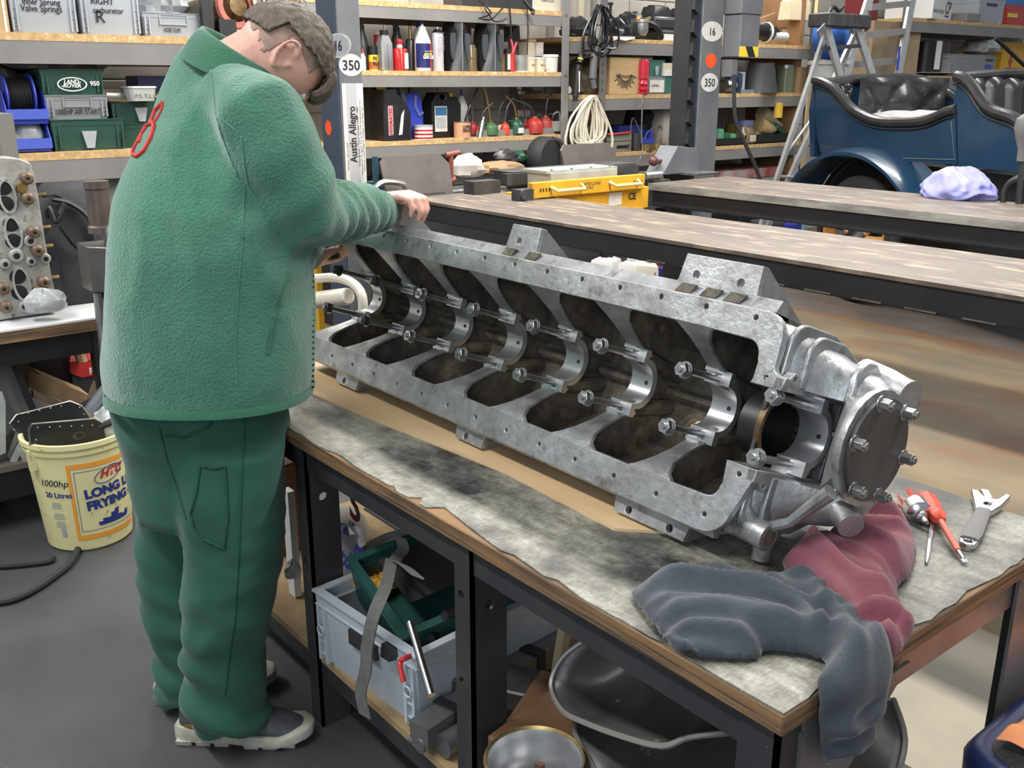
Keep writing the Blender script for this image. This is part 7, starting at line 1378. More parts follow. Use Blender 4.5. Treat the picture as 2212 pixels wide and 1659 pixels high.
slab_('grey_folder','grey document case on the lower shelf back, blue stripe','case',((30,752),(118,735),(122,758),(72,770),(72,815),(40,805)),-4.0,m_dalu,.04)
o=slab_('red_tool_box','red plastic box with white lettering on the lower shelf','box',((152,782),(216,775),(218,808),(178,816),(152,806)),-3.92,m_red,.12)
text('FAI',.035,at(193,808,x=-3.918),(0,1,0),(0,0,1),m_white,o,bold=.001); slab_('dark_carton','dark carton under the red plastic box','carton',((155,808),(218,812),(216,850),(160,850)),-3.93,m_dbot,.12)
b=MB(); b.cyl(at(168,752,x=-3.9),at(178,784,x=-3.88),.02,n=8); tag(b.obj('hammer_handle',m_card),'worn wooden handle standing above the red box','handle')
slab_('wood_wedge','pointed grey-brown timber offcut behind bucket panels','timber',((216,800),(218,830),(200,885),(186,880),(198,842)),-3.56,m_wood if False else M('weathered_wood',(.27,.20,.14),rough=.8),.02)
b=MB(); b.tube(spline([at(196,892,x=-3.42),at(214,868,x=-3.42),at(240,835,x=-3.44),at(262,815,x=-3.48)],4),.028,10); tag(b.obj('grey_hose',M('grey_hose_rubber',(.12,.13,.15),rough=.6)),'thick grey hose rising behind the yellow bucket','hose')
# yellow bucket
bq=V((-3.315,.795,0)); bt=thing('oil_bucket','dirty pale yellow plastic bucket printed with blue lettering, full of black panels','bucket',bq)
m_buck=M('dirty_yellow_plastic',(.76,.70,.36),(.66,.60,.30),scale=5,rough=.45,c3=(.36,.31,.16),s3=26,lo3=.63,hi3=.72)
BH=.392; rb=lambda z:.136+(.168-.136)*z/BH
b=MB(); b.lathe([(.128,0),(.136,.008),(rb(.35),.35),(rb(.35)+.006,.352),(rb(.36)+.006,.362),(rb(.36),.364),(.167,BH-.018),(.177,BH-.016),(.177,BH),(.165,BH),(.160,BH-.03),(.132,.01),(.0,.01)],n=48,caps=False); b.f.append(list(range(47,-1,-1))); b.obj('body',m_buck,bt,local=True)
VA=math.atan2(-bq.y,-bq.x)                       # bearing of the camera seen from the bucket
def wq(name,a0,a1,z0,z1,mat,out=.0012,n=10,sl=0):
    b=MB(); b.loft([[V((math.cos(a)*(rb(z)+out),math.sin(a)*(rb(z)+out),z)) for a in [VA+a0+(a1-a0)*i/n for i in range(n+1)]] for z in (z0,(z0+z1)/2,z1)],caps=False,closed_ring=False); return b.obj(name,mat,bt,local=True)
def wtext(s,size,a0,z0,mat,width=None,bold=0,shear=0,rot=0):
    o=text(s,size,(0,0,0),(1,0,0),(0,0,1),mat,bt,local=True,bold=bold,shear=shear,width=width)
    for v in o.data.vertices:
        x,z=v.co.x*math.cos(rot)-v.co.z*math.sin(rot),v.co.x*math.sin(rot)+v.co.z*math.cos(rot)
        zz=z0+z; r=rb(zz)+.0018; a=VA+a0+x/r; v.co=V((math.cos(a)*r,math.sin(a)*r,zz))
m_or=M('orange_print',(.80,.33,.04),rough=.5); m_bl=M('blue_print_ink',(.02,.035,.20),rough=.5)
F0,F1=-.30,1.25
wq('label_frame',F0,F0+.07,.045,.315,m_or); wq('label_frame',F0,F1,.045,.062,m_or,n=18); wq('label_frame',F0,F1,.305,.322,m_or,n=18)
for z in (.075,.292): wq('thin_frame',F0+.13,F1,z,z+.0018,m_bl,n=18)
wq('thin_frame',F0+.125,F0+.135,.075,.293,m_bl)
wtext('LONG LIFE\nFRYING OIL',.044,-.02,.195,m_bl,bold=.0024,rot=.06)
wtext('HTC',.040,.32,.258,m_red,bold=.0015,shear=.35,rot=.05)
b=MB(); pts=[]
for k in range(24):
    a=2*PI*k/24; z=.268+.026*math.sin(a)+.01*math.cos(a); r=rb(z)+.002; q=VA+.51+.30*math.cos(a); pts.append(V((math.cos(q)*r,math.sin(q)*r,z)))
b.tube(pts,.0013,5,closed=True); b.obj('logo_ring',m_bl,bt,local=True)
wq('wave_print',.22,.98,.088,.096,m_bl,n=14)
for k in range(8): wq('wave_print',.20+k*.1,.30+k*.1,.094,.102+.012*math.sin(1.1*k)**2+(.022 if k in (3,4) else 0),m_bl,n=4)
wtext('20 Litres',.026,-.86,.205,m_bl,bold=.0006); wtext('1000hp',.034,-.95,.245,m_ink,shear=.3)
for z0,z1,a0,a1 in ((.165,.19,-.78,-.52),(.125,.16,-.78,-.50),(.095,.12,-.76,-.50),(.06,.09,-.66,-.52)):
    for k in range(4): wq('small_print',a0+.01*k,a1-.02*(k%2),z0+k*.006,z0+k*.006+.0025,M('faded_print',(.30,.36,.42),rough=.6) if 'faded_print' not in bpy.data.materials else bpy.data.materials['faded_print'],n=4)
wq('print_block',-.64,-.54,.06,.092,bpy.data.materials['faded_print'],n=4)
b=MB(); b.tube([V((math.cos(VA+a)*.185,math.sin(VA+a)*.185,BH-.03-.06*math.cos(a*.9)**2)) for a in [-1.9+3.8*k/20 for k in range(21)]],.004,6) if False else b.bb((math.cos(VA-1.0)*.168-.01,math.sin(VA-1.0)*.168-.012,.30),(math.cos(VA-1.0)*.168+.012,math.sin(VA-1.0)*.168+.01,.37)); b.obj('handle_lug',m_buck,bt,local=True)
def rplate(label,pts,x,lean,rivs,hole=None):
    P=[at(px,py,x=x) for px,py in pts]; P=[(p.y,p.z) for p in P]; z0=min(p[1] for p in P); f=lambda o:(lambda y,z:V((x+o-lean*(z-z0),y,z)))
    t=thing('riveted_plate',label,'panel',f(0)(sum(p[0] for p in P)/len(P),z0)); b=MB(); b.ext(P,f(0),f(-.006)); b.obj('plate',m_bp,t,smooth=0)
    b=MB(); b.tube([f(-.003)(*p) for p in P[:len(P)-2]],.0035,6); b.obj('bright_edge',m_steel,t)
    for px,py in rivs: q=at(px,py,x=x); b=MB(); b.sphere(f(.001)(q.y,q.z),.0035,6,4); b.obj('rivet',m_steel,t)
    if hole: q=at(*hole,x=x); b=MB(); b.plate(circ(q.y,q.z,.022,16,.014),[circ(q.y,q.z,.012,12,.008)],f(.001),f(.0025)); b.obj('worn_ring',m_dsteel,t,smooth=0)
rplate('black riveted panel sticking out left of the bucket, behind','' or ((68,965),(30,928),(24,918),(38,900),(155,870),(180,880),(196,905),(190,935),(90,975)),-3.37,.12,((44,896),(64,894),(88,889),(112,884),(135,880),(175,882),(184,897),(42,913),(32,930)))
rplate('front black riveted panel with a worn ring, in the bucket',((66,962),(64,928),(70,918),(205,906),(222,915),(228,950),(150,968)),-3.24,.05,((82,924),(108,923),(130,922),(155,921),(178,920),(200,919),(78,950)),(171,941))
rplate('small black riveted panel at right in the bucket',((218,950),(215,912),(238,908),(246,918),(250,945)),-3.29,.05,((222,916),(240,916),(241,928),(242,940)))
crumple('crumpled_film','crumpled clear film at right inside the bucket','film',bq+V((.02,.09,BH-.05)),.05,.05,.07,m_bagc,seed=91)
b=MB(); b.tube([bq+V((-.06+.13*math.cos(a),.09+.1*math.sin(a),BH+.02+.03*math.sin(a))) for a in [2*PI*k/20 for k in range(20)]],.012,8,closed=True); tag(b.obj('rubber_ring',m_rub),'black rubber hose ring at back of the yellow bucket','ring')
b=MB(); b.tube(spline([(-4.0,.25,.012),(-3.6,.32,.012),(-3.3,.42,.012),(-3.18,.60,.012),(-3.19,.64,.012)],6),.011,8); b.tube(spline([(-3.7,.2,.012),(-3.2,.30,.012),(-2.98,.45,.012),(-3.08,.64,.012),(-3.2,.72,.012)],6),.011,8); tag(b.obj('floor_hose',m_rub),'black hose curling on the dark floor left of bucket','hose')
b=MB(); b.tube(spline([at(560,612,y=1.62)*V((1,1,0)) if False else V((at(590,612,y=1.62).x,1.62,0)),at(590,640,y=1.62),at(600,614,y=1.62),at(700,600,y=1.62),at(750,606,y=1.62),at(778,630,y=1.62),at(784,668,y=1.62),at(776,700,y=1.62)],5),.0165,10); tag(b.obj('bent_tube',M('cream_tube_paint',(.66,.62,.52),(.58,.54,.45),scale=8,rough=.4)),'cream bent tube beyond the left end of the crankcase','tube')
b=MB(); p0,p1=at(600,658,y=1.60),at(752,640,y=1.60); b.cyl(p0+V((.02,0,0)),V((p0.x+.02,p0.y,0)),.012); b.lathe([(.028,0),(.030,.01),(.030,(p1-p0).length-.01),(.024,(p1-p0).length)],p0,p1-p0,16); tag(b.obj('cream_cylinder',bpy.data.materials['cream_tube_paint']),'cream cylinder lying under the bent cream tube','cylinder')
b=MB(); b.bb(at(672,655,y=2.29)+V((-.06,-.03,-1.0)),at(694,570,y=2.29)); tag(b.obj('yellow_cover',m_yel),'yellow steel cover at foot of the near lift post','cover')
# ================================================================ UNDER THE WORKBENCH
m_crk=M('worn_grey_crate',(.46,.50,.54),(.38,.42,.45),scale=5,rough=.5,c3=(.25,.24,.23),s3=14,lo3=.66,hi3=.74)
CW=.385; CA_=R(4.5)
cr=crate('storage_crate','pale grey stacking crate under the workbench, green case and tools in it',(-1.672,1.19,SZ),CW,.56,.19,m_crk,rz=-PI/2+CA_,hand=False)
q=MB(); q.bb((.268,-.05,.112),(.2795,.05,.148)); q.obj('hand_slot',m_dbot,cr,local=True)
for s in (-1,1):
    b=MB(); b.tube([V((.281,s*CW*.425+.012*math.cos(a),.095+.012*math.sin(a))) for a in [2*PI*k/14 for k in range(14)]],.0022,5,closed=True); b.obj('rib_ring',m_crk,cr,local=True)
t=crate('green_case','dark green lidded case tilted inside the grey crate',(-1.66,1.20,.325),.46,.29,.14,M('green_case_plastic',(.02,.085,.075),(.018,.07,.062),scale=7,rough=.4),rz=0,hand=False,clip=False)
t.rotation_euler=(R(8),R(13),R(-6))
b=MB(); b.ext([(-.03,.02),(.03,.02),(.035,.05),(.045,.085),(-.045,.085),(-.035,.05)],lambda y,z:(.140,y-.03,z),lambda y,z:(.150,y-.03,z)); b.obj('clip',m_dsteel,t,local=True,smooth=0)
b=MB(); b.bb((-.10,-.17,.139),(.06,.10,.1405)); b.obj('lid_well',m_dbot,t,local=True,smooth=0)
cloth_blob('orange_packet','crumpled orange packet in the green case','packet',at(812,1262,y=1.05),.055,.045,.03,M('orange_film',(.85,.42,.04),rough=.3),15,fr=3)
o=crumple('shop_bag','white and blue printed carrier bag under the workbench','bag',at(752,1225,y=1.16)+V((0,0,-.06)),.075,.06,.13,M('carrier_bag',(.62,.66,.70),(.54,.58,.62),scale=10,rough=.4,c3=(.03,.08,.45),s3=9,lo3=.66,hi3=.68),seed=92,amp=.3)
for s_,px,py,sz in (('td',735,1215,.06),('re',765,1195,.05),('SO',742,1150,.018)): text(s_,sz,at(px,py,y=1.085),(1,0,0),(0,.2,1),m_blue,o,bold=.003)
b=MB(); q=at(745,1150,y=1.28); b.sphere(q,.09,14,10,sc=(1,.8,.9)); 
o=tag(b.obj('paper_sack',M('pale_sack_paper',(.50,.47,.40),rough=.85)),'pale printed sack behind the carrier bag','sack'); text('S',.13,at(756,1115,y=1.20),(1,0,0),(0,0,1),M('maroon_print',(.12,.02,.03),rough=.7),o,bold=.004)
def strap(label,pix,w=.019,mat=None):
    pts=spline([at(px,py,y=y) for px,py,y in pix],5); b=MB(); b.loft([[p+V((-w,0,0)),p+V((w,.004,.004)),p+V((w,.007,.006)),p+V((-w,.003,.003))] for p in pts]); return tag(b.obj('webbing_strap',mat or M('olive_webbing',(.13,.13,.115),(.10,.10,.09),scale=60,rough=.85) if 'olive_webbing' not in bpy.data.materials else bpy.data.materials['olive_webbing'],smooth=50),label,'strap')
strap('olive webbing strap hanging over the crate front to floor',((842,1215,.99),(830,1270,.93),(805,1330,.885),(790,1400,.875),(787,1450,.872),(776,1500,.87),(785,1550,.87)))
strap('olive webbing strap looping above the green case',((760,1235,1.15),(790,1190,1.12),(830,1165,1.08),(880,1150,1.08),(905,1140,1.1)))
strap('short end of olive webbing folded over the green case',((862,1165,1.05),(868,1190,1.04),(850,1215,1.0),(870,1225,.98),(900,1250,.97)))
b=MB(); p0,p1=at(832,1410,y=.905),at(1000,1355,y=1.12); bar(b,p0,p1,.030,.030,V((0,0,1))); o=tag(b.obj('box_tube',m_dsteel),'black square steel tube sticking out of the grey crate','tube'); q=MB(); d_=(p1-p0).normalized(); bar(q,p0-d_*.001,p0+d_*.001,.024,.024,V((0,0,1))); q.obj('bore',m_ink,o)
b=MB(); b.cyl(at(886,1345,y=.93),at(932,1502,y=.885),.0085,n=12); tag(b.obj('steel_rod',m_chrome),'bright steel rod leaning on the front of the crate','rod')
b=MB(); b.tube(spline([at(930,1400,y=1.0),at(880,1420,y=.915),at(866,1428,y=.905),at(865,1440,y=.90),at(872,1473,y=.895)],4),.0055,8); tag(b.obj('hex_key',m_red),'red coated bent key hooked over the crate front','key')
for k,(a_,c_) in enumerate((((900,1400),(1000,1330)),((930,1380),(1010,1300)),((890,1380),(980,1345)),((960,1330),(1090,1290)))):
    b=MB(); b.cyl(at(*a_,y=1.0),at(*c_,y=1.2),.010,n=8); tag(b.obj('tool_bar',(m_dsteel,m_black,m_steel,m_black)[k]),('dark bar lying behind the square tube','black bar highest among tools in crate','thin steel bar beneath the square tube','black bar deep in the crate beyond bench leg')[k],'bar')
# telescopic bars on the shelf in front of the crate
m_pole=M('grey_pole_steel',(.30,.31,.31),(.22,.22,.22),scale=9,rough=.35,metal=.8)
def pole(name,label,p0,p1,r,sq=False):
    b=MB(); 
    if sq: bar(b,p0,p1,r*2,r*2,V((0,0,1)))
    else: b.cyl(p0,p1,r,n=14)
    return tag(b.obj(name,m_pole),label,'pole')
sh=lambda px,py,z: at(px,py,z=z)
o=pole('square_pole','square grey telescopic pole with black bands on lower shelf',at(905,1590,z=.245),at(1235,1370,z=.245),.026,True)
b=MB(); bar(b,at(960,1552,z=.246),at(975,1540,z=.246),.060,.060,V((0,0,1))); b.obj('rubber_band',m_black,o); b=MB(); bar(b,at(1140,1432,z=.246),at(1155,1420,z=.246),.06,.06,V((0,0,1))); b.obj('rubber_band',m_black,o); b=MB(); q=at(888,1585,z=.225); b.cyl(q,q+V((.03,.02,-.01)),.018,n=10); b.obj('wing_screw',m_steel,o)
pole('round_pole','upper round grey tube lying on the lower shelf by bench leg',at(905,1612,z=.222),at(990,1562,z=.222),.016)
o=pole('round_bar','thick round steel bar at the shelf front edge',at(955,1612,z=.228),at(1010,1580,z=.228),.026); b=MB(); 
# brake drum / rim in front of the middle leg
rq=at(1156,1640,z=.40); RR=.5*212*(rq-V((0,0,CAMZ))).length/FPX*.97
t=thing('brake_drum','bright machined drum with brass edge standing by the bench leg','drum',(rq.x,rq.y,0))
b=MB(); b.lathe([(RR*.9,0),(RR*.9,.38),(RR,.385),(RR,.40),(RR*.93,.402)],n=40,caps=False); b.obj('shell',M('blue_grey_paint',(.10,.12,.14),rough=.5),t,local=True)
b=MB(); b.lathe([(RR*1.0,.392),(RR*1.02,.40),(RR*.97,.405),(RR*.93,.40)],n=40,caps=False); b.obj('brass_edge',m_brass,t,local=True)
b=MB(); b.lathe([(RR*.95,.402),(RR*.88,.385),(RR*.86,.36),(RR*.82,.355),(RR*.82,.30),(RR*.76,.295),(RR*.74,.24),(0,.235)],n=40,caps=False); b.obj('machined_bore',m_alub,t,local=True); b=MB(); b.sphere((RR*.25,RR*.79,.33),.006,8,5); b.obj('oil_hole',m_ink,t,local=True)
# old mudguards leaning under the bench
m_mud=M('grimy_mudguard',(.075,.072,.068),(.14,.135,.125),scale=5,rough=.42,metal=.35,c3=(.45,.44,.40),s3=15,lo3=.64,hi3=.69,bump=.1,bscale=20)
def sheet(name,label,edge,back,mat,cat='mudguard',sag=.06,n=8):
    """curved sheet between a front rim and a rear rim"""
    A=spline(edge,4); B=spline(back,4); rows=[]
    for j in range(n+1):
        v=j/n; rows.append([a.lerp(c,v)+V((0,0,-sag*math.sin(PI*v))) for a,c in zip(A,B)])
    t=thing(name,label,cat,(sum(p.x for p in A)/len(A),sum(p.y for p in A)/len(A),min(p.z for p in A+B)))
    b=MB(); m_=len(A)
    for r in rows: b.v+=[V(p) for p in r]
    for j in range(n):
        for i in range(m_-1): q=j*m_+i; b.f.append([q,q+1,q+m_+1,q+m_])
    o=b.obj('sheet_metal',mat,t,smooth=70); s=o.modifiers.new('s','SOLIDIFY'); s.thickness=.004
    b=MB(); b.tube(A,.005,6); b.obj('wired_edge',M('pale_rim',(.30,.29,.27),rough=.5,metal=.5) if 'pale_rim' not in bpy.data.materials else bpy.data.materials['pale_rim'],t); return t
yf=1.04
e1=[at(px,py,y=y) for px,py,y in ((1275,1375,1.10),(1215,1420,1.06),(1190,1480,1.03),(1215,1535,1.0),(1260,1560,.985),(1340,1590,.98),(1430,1612,.985),(1490,1592,1.0),(1600,1580,1.06),(1700,1565,1.14),(1800,1530,1.24),(1870,1480,1.34),(1896,1430,1.42))]
k1=[p.lerp(V((-.95,1.40,p.z+.30)),.62) for p in e1]
sheet('mudguard','upper dished old mudguard with chipped paint under bench',e1,k1,m_mud,sag=.09)
e2=[at(px,py,y=y) for px,py,y in ((1240,1560,1.05),(1245,1590,1.02),(1270,1640,.99),(1330,1720,.97),(1480,1800,.97),(1640,1840,1.02),(1800,1800,1.15),(1920,1700,1.25),(1955,1600,1.36),(1930,1510,1.42))]
k2=[p.lerp(V((-.95,1.45,p.z+.25)),.6) for p in e2]
sheet('mudguard','lower old mudguard standing behind the corner leg',e2,k2,m_mud,sag=.05)
b=MB(); q=at(1800,1478,y=1.36); b.sphere(q,.012,8,6); tag(b.obj('dome_bolt',m_chrome),'bright domed bolt on the upper mudguard inside','bolt')
def block(name,label,cat,px,py,y,d,rz,mat,rx=0):
    b=MB(); b.box(at(px,py,y=y),d,Matrix.Rotation(rz,3,'Z')@Matrix.Rotation(rx,3,'X'),bev=.004); return tag(b.obj(name,mat),label,cat)
m_blk=M('oily_timber',(.20,.10,.05),(.13,.065,.03),scale=8,rough=.7)
block('wood_block','upper reddish timber block under the bench by bright drum','block',1175,1545,1.10,(.10,.22,.055),.5,m_blk); block('wood_block','lower reddish timber block behind the bright drum','block',1195,1585,1.06,(.13,.24,.07),.2,m_blk)
block('grey_plank','flat dark grey plank on lower shelf beyond poles','plank',1140,1490,1.15,(.36,.10,.045),.55,m_dsteel)
b=MB(); bar(b,at(1205,1450,y=1.2),at(1222,1345,y=1.2),.02,.02); tag(b.obj('wood_lath',M('pale_lath',(.42,.33,.2),rough=.7)),'pale wooden lath upright between poles and the mudguard','lath')
block('dark_chest','dark chest at the back of the bench lower shelf','chest',1000,1290,1.52,(.8,.2,.36),0,m_dbot)
block('brown_case','reddish brown leather case left of the left bench leg','case',608,1120,1.10,(.10,.10,.36),.1,M('brown_leather',(.23,.09,.035),(.17,.065,.03),scale=6,rough=.55))
b=MB(); b.box(at(630,1165,y=1.0)+V((0,0,-.01)),(.035,.02,.30)); tag(b.obj('white_board',m_white),'white board standing between brown case and bench leg','board')
cloth_blob('clear_bag','clear bag corner hanging beside the white board','bag',at(634,1245,y=.97),.015,.02,.03,m_bagc,19,fr=1.5)
# ================================================================ RAGS AND TOOLS ON THE BENCH
def rag(name,label,outline,mat,seed,hgt=.035,fr=9,ax=(1,.5),floor_=.004,step=.0055):
    """cloth lying on the bench: triangulated patch with soft ridged folds, hanging over the edges"""
    out=[V((p.x,p.y)) for p in spline([V((p[0],p[1],0)) for p in outline],10,True)]; n=len(out)
    def dist(x,y):
        d=9
        for i in range(n):
            a,e=out[i-1],out[i]-out[i-1]; p=V((x,y)); k=max(0,min(1,(p-a).dot(e)/max(1e-12,e.length_squared))); d=min(d,(p-a-e*k).length)
        return d
    x0,x1=min(p.x for p in out),max(p.x for p in out); y0,y1=min(p.y for p in out),max(p.y for p in out); ins=[]; ds=[0]*n
    j=0; y=y0
    while y<y1:
        x=x0+(step/2 if j%2 else 0)
        while x<x1:
            if inpoly(out,x,y):
                d=dist(x,y)
                if d>step*.55: ins.append(V((x,y))); ds.append(d)
            x+=step
        y+=step*.866; j+=1
    res=delaunay_2d_cdt(out+ins,[(i,(i+1)%n) for i in range(n)],[],1,1e-7); b=MB()
    for i,p in enumerate(res[0]):
        d=ds[res[3][i][0]] if res[3][i] else 0; x,y=p.x,p.y
        q=V((x*fr*ax[0]+seed*5.3,y*fr*ax[1],seed)); w=NZ.noise_vector(q*.55)*1.5
        r=1-abs(NZ.noise(q+w))*2; r2=1-abs(NZ.noise(q*2.1+w*1.8))*2; g=NZ.noise(q*.7+w*.4)
        k=min(1,d/.03); h=floor_+hgt*(k**.6)*max(0,.50+.55*r*abs(r)+.30*r2+.55*g)+.006*k*max(0,r2)
        X,Y,Z=x,y,ZB+max(h,.003); ox=max(0,x-(BX1-.004)); oy=max(0,(BY0+.004)-y)
        if ox>0 or oy>0:
            e=max(ox,oy); t=min(1,e/.02); X=min(x,BX1-.004)+((.008+h*.6)*t if ox>=oy else 0); Y=max(y,BY0+.004)-((.008+h*.6)*t if oy>ox else 0); Z=ZB+.010+h*max(0,1-e/.03)-max(0,e-.006)
        b.v.append(V((X,Y,Z)))
    b.f=[list(f) for f in res[2]]; o=b.obj(name,mat,smooth=0)
    for p in o.data.polygons: p.use_smooth=True
    u=o.modifiers.new('m','SMOOTH'); u.factor=.5; u.iterations=2; s=o.modifiers.new('s','SOLIDIFY'); s.thickness=.003; s.offset=1
    return tag(o,label,'rag')
def bz(px,py,z=None): q=at(px,py,z=ZB if z is None else z); return (q.x,q.y)
m_nrag=M('charcoal_cloth',(.030,.038,.050),(.045,.054,.066),scale=14,rough=.9,bump=.2,bscale=120,sheen=.25)
m_mrag=M('maroon_cloth',(.16,.035,.055),(.21,.065,.085),scale=9,rough=.9,bump=.2,bscale=120,sheen=.2)
rag('maroon_rag','crumpled maroon cloth rag beside the crankcase nose, edge over bench end',[bz(*p) for p in ((1690,1225),(1740,1185),(1800,1180),(1835,1130),(1890,1118),(1950,1135),(1975,1190),(1965,1250),(1935,1280),(1945,1330))]+[(BX1+.012,1.175),(BX1+.012,1.10),bz(1800,1350),bz(1740,1290)],m_mrag,2,hgt=.050,fr=9,ax=(.8,1.1))
rag('charcoal_rag','large charcoal cloth rag draped over the near bench corner',[bz(*p) for p in ((1368,1285),(1450,1270),(1510,1235),(1560,1230),(1650,1265),(1730,1262),(1830,1320),(1890,1380))]+[(BX1+.06,1.085),(BX1+.115,1.045),(BX1+.12,.985),(BX1+.01,.958)]+[bz(*p) for p in ((1780,1440),(1660,1415),(1630,1430),(1560,1432))]+[(-.735,BY0-.004),(-.765,BY0-.006)]+[bz(*p) for p in ((1430,1380),(1390,1330))],m_nrag,5,hgt=.046,fr=8,ax=(1.0,.8))
# scattered tools
def tl(px,py,z=0): return at(px,py,z=ZB+z)
t=thing('cup_brush','wire cup brush with red bristles and bright steel cup','brush',tuple(tl(1985,1105)))
p0,p1=tl(1966,1078,.022),tl(2000,1128,.014); d=(p1-p0).normalized()
b=MB(); b.lathe([(.021,0),(.022,.006),(.022,.026),(.016,.032),(.010,.034),(.010,.042),(.005,.044),(.005,.060)],p0+d*.022,d,20); b.obj('cup',m_chrome,t)
b=MB()
rr=random.Random(2)
for k in range(60):
    a=rr.uniform(0,6.28); r=.019*math.sqrt(rr.random()); e1=d.orthogonal().normalized(); e2=d.cross(e1); o=e1*math.cos(a)*r+e2*math.sin(a)*r; b.tube([p0+d*.024+o,p0-d*.004+o*1.25],.0011,4)
br=b.obj('bristles',M('red_bristle',(.70,.10,.06),rough=.6),t); br['kind']='stuff'
t=thing('screwdriver','red insulated screwdriver pointing to the bench end','screwdriver',tuple(tl(2035,1130)))
p0,p1,p2,p3=tl(1998,1073,.020),tl(2032,1125,.016),tl(2070,1190,.010),tl(2082,1208,.006); d=(p1-p0).normalized()
b=MB(); L_=(p1-p0).length; b.lathe([(.010,0),(.016,.006),(.0165,L_*.5),(.013,L_*.62),(.013,L_*.7),(.016,L_*.8),(.010,L_*.98),(.008,L_)],p0,d,6,ph=.3); b.obj('handle',M('red_rubber_handle',(.72,.09,.05),rough=.45),t)
b=MB(); b.tube([p1-d*.01,p2],.0055,10); b.obj('sleeve',M('red_sleeve',(.55,.12,.07),rough=.5),t); b=MB(); b.tube([p2,p3],[.004,.0035],8); b.tube([p3,p3+(p3-p2).normalized()*.008],[.0055,.0045],6,flat=.3); b.obj('blade',m_chrome,t)
t=thing('scriber','slim bright steel scriber left of the red screwdriver','scriber',tuple(tl(2008,1170)))
b=MB(); b.tube([tl(2014,1120,.005),tl(2011,1150,.005),tl(2009,1165,.005),tl(2005,1195,.005),tl(2001,1217,.004)],[.003,.0045,.0035,.0035,.001],8); b.obj('shaft',m_chrome,t); b=MB(); b.sphere(tl(2001,1216,.003),.0028,6,4); b.obj('tip',m_ink,t)
t=thing('adjustable_wrench','adjustable wrench with grey grip and holed end','wrench',tuple(tl(2125,1125)))
W0,W1=tl(2090,1182),tl(2125,1112); wx=(W1-W0).normalized(); wy=V((0,0,1)).cross(wx); wl=(W1-W0).length
fw=lambda z:(lambda a,c:W0+wx*a+wy*c+V((0,0,z)))
b=MB(); b.plate([(-.012,-.012),(-.016,0),(-.012,.012),(.008,.015),(.008,-.015)],[circ(-.003,0,.007,10)],fw(.003),fw(.013)); b.obj('eye',m_chrome,t,bevel=.0015)
b=MB(); b.loft([[fw(.008)(a,0)+wy*(c*w)+V((0,0,z*.009)) for c,z in ((-1,-.7),(-.6,-1),(.6,-1),(1,-.7),(1,.7),(.6,1),(-.6,1),(-1,.7))] for a,w in ((.006,.014),(.03,.0165),(.06,.0155),(wl*.95,.012))]); b.obj('grip',M('grey_grip',(.15,.145,.14),rough=.6),t,smooth=50)
b=MB(); b.plate([(wl*.9,-.011),(wl*1.15,-.022),(wl*1.55,-.030),(wl*1.6,-.022),(wl*1.35,-.012),(wl*1.32,.006),(wl*1.52,.026),(wl*1.5,.036),(wl*1.25,.026),(wl*.9,.011)],[[(wl*1.1,-.006),(wl*1.22,-.008),(wl*1.22,.006),(wl*1.1,.004)]],fw(.002),fw(.014)); b.obj('head',m_chrome,t,bevel=.0015)
b=MB(); b.lathe([(.006,0),(.007,.003),(.006,.006),(.007,.009),(.006,.012)],fw(.008)(wl*1.12,-.006),wx,10); b.obj('worm',m_dsteel,t)
b=MB(); b.plate([(wl*1.33,.006),(wl*1.38,-.004),(wl*1.62,.010),(wl*1.58,.022)],[],fw(.003),fw(.013)); b.obj('moving_jaw',m_chrome,t,bevel=.001)
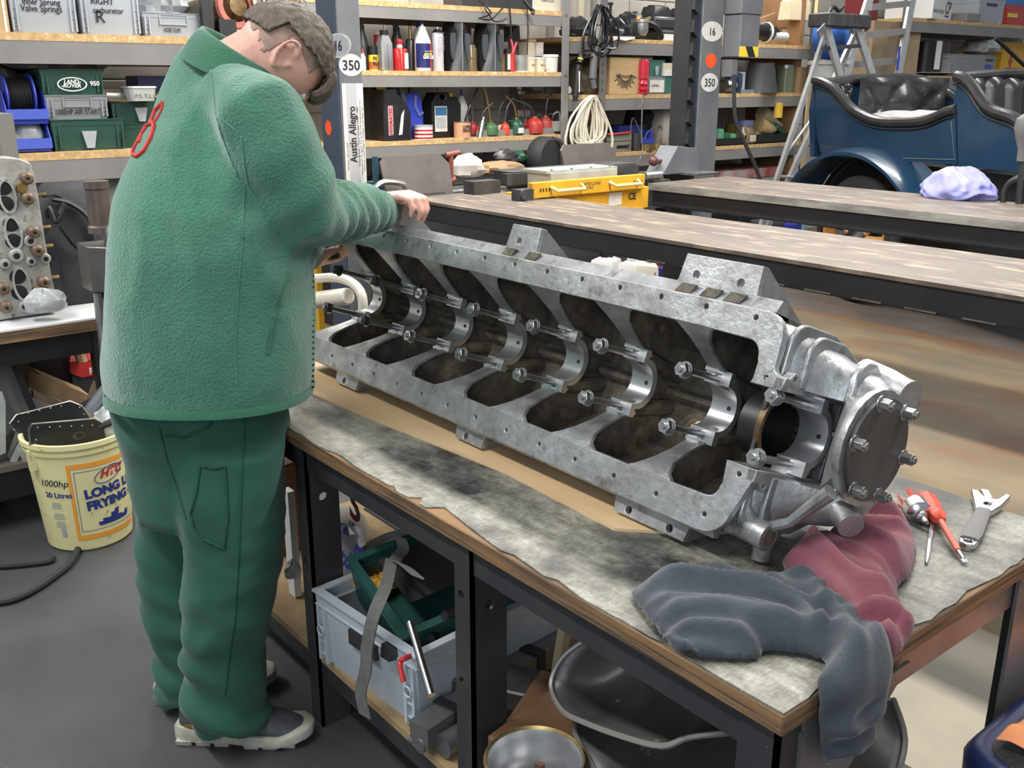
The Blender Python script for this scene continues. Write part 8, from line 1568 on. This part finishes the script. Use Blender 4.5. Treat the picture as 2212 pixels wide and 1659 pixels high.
# navy stool with an orange cloth at the right edge
SX,SY,ST=-.375,1.55,.50
t=thing('plastic_stool','navy blue plastic step stool with ribbed grey top at frame corner','stool',(SX,SY,0))
m_stool=M('navy_stool_plastic',(.012,.020,.085),rough=.4)
rr_=lambda w,z,r: [V((SX+x,SY+y,z)) for x,y in rrect(-w,-w,w,w,r,5)]
b=MB(); b.loft([rr_(.185,ST-.075,.05),rr_(.195,ST-.065,.055),rr_(.198,ST-.02,.06),rr_(.19,ST-.004,.06),rr_(.175,ST,.055),rr_(.165,ST-.006,.05)]); b.obj('seat_rim',m_stool,t,smooth=50)
b=MB(); b.loft([rr_(.166,ST-.012,.05),rr_(.166,ST-.004,.05)]); b.obj('tread_pad',M('grey_grit',(.06,.06,.065),(.10,.10,.10),scale=90,rough=.9,bump=.4,bscale=200),t)
for sx in (-1,1):
    for sy in (-1,1): b=MB(); b.loft([[V((SX+sx*(.15+k)+x,SY+sy*(.15+k)+y,z)) for x,y in ((.03,.03),(-.03,.03),(-.03,-.03),(.03,-.03))] for z,k in ((0,.03),(ST-.07,0))]); b.obj('leg',m_stool,t)
b=MB(); b.loft([rr_(.165,ST-.18,.05),rr_(.17,ST-.075,.05)],caps=False); b.obj('skirt',m_stool,t)
def drape(name,label,c,hw,hd,z,mat,seed,over=.05):
    b=MB(); n=34
    for j in range(n+1):
        for i in range(n+1):
            x,y=(i/n*2-1)*hw,(j/n*2-1)*hd; q=V((x*11+seed,y*9,seed)); w=NZ.noise_vector(q*.6); r=1-abs(NZ.noise(q+w))*2
            h=.006+.020*max(0,r)+.05*math.exp(-((x-.06)**2+(y-.07)**2)/.01)
            e=max(0,abs(x)-.2,abs(y)-.2)
            b.v.append(V((c[0]+max(-.205,min(.205,x))*1,c[1]+max(-.205,min(.205,y)),z+h-e*.9)))
    for j in range(n):
        for i in range(n): q=j*(n+1)+i; b.f.append([q,q+1,q+n+2,q+n+1])
    o=b.obj(name,mat,smooth=80); s=o.modifiers.new('s','SOLIDIFY'); s.thickness=.003; s.offset=1; u=o.modifiers.new('u','SUBSURF'); u.levels=1; u.render_levels=1; return tag(o,label,'rag')
drape('orange_rag','oil-stained orange cloth rag lying on the navy stool',(SX+.045,SY+.04),.20,.19,ST,M('orange_cloth',(.80,.30,.11),(.68,.24,.09),scale=8,rough=.9,c3=(.10,.055,.03),s3=16,lo3=.62,hi3=.70,sheen=.2),6)
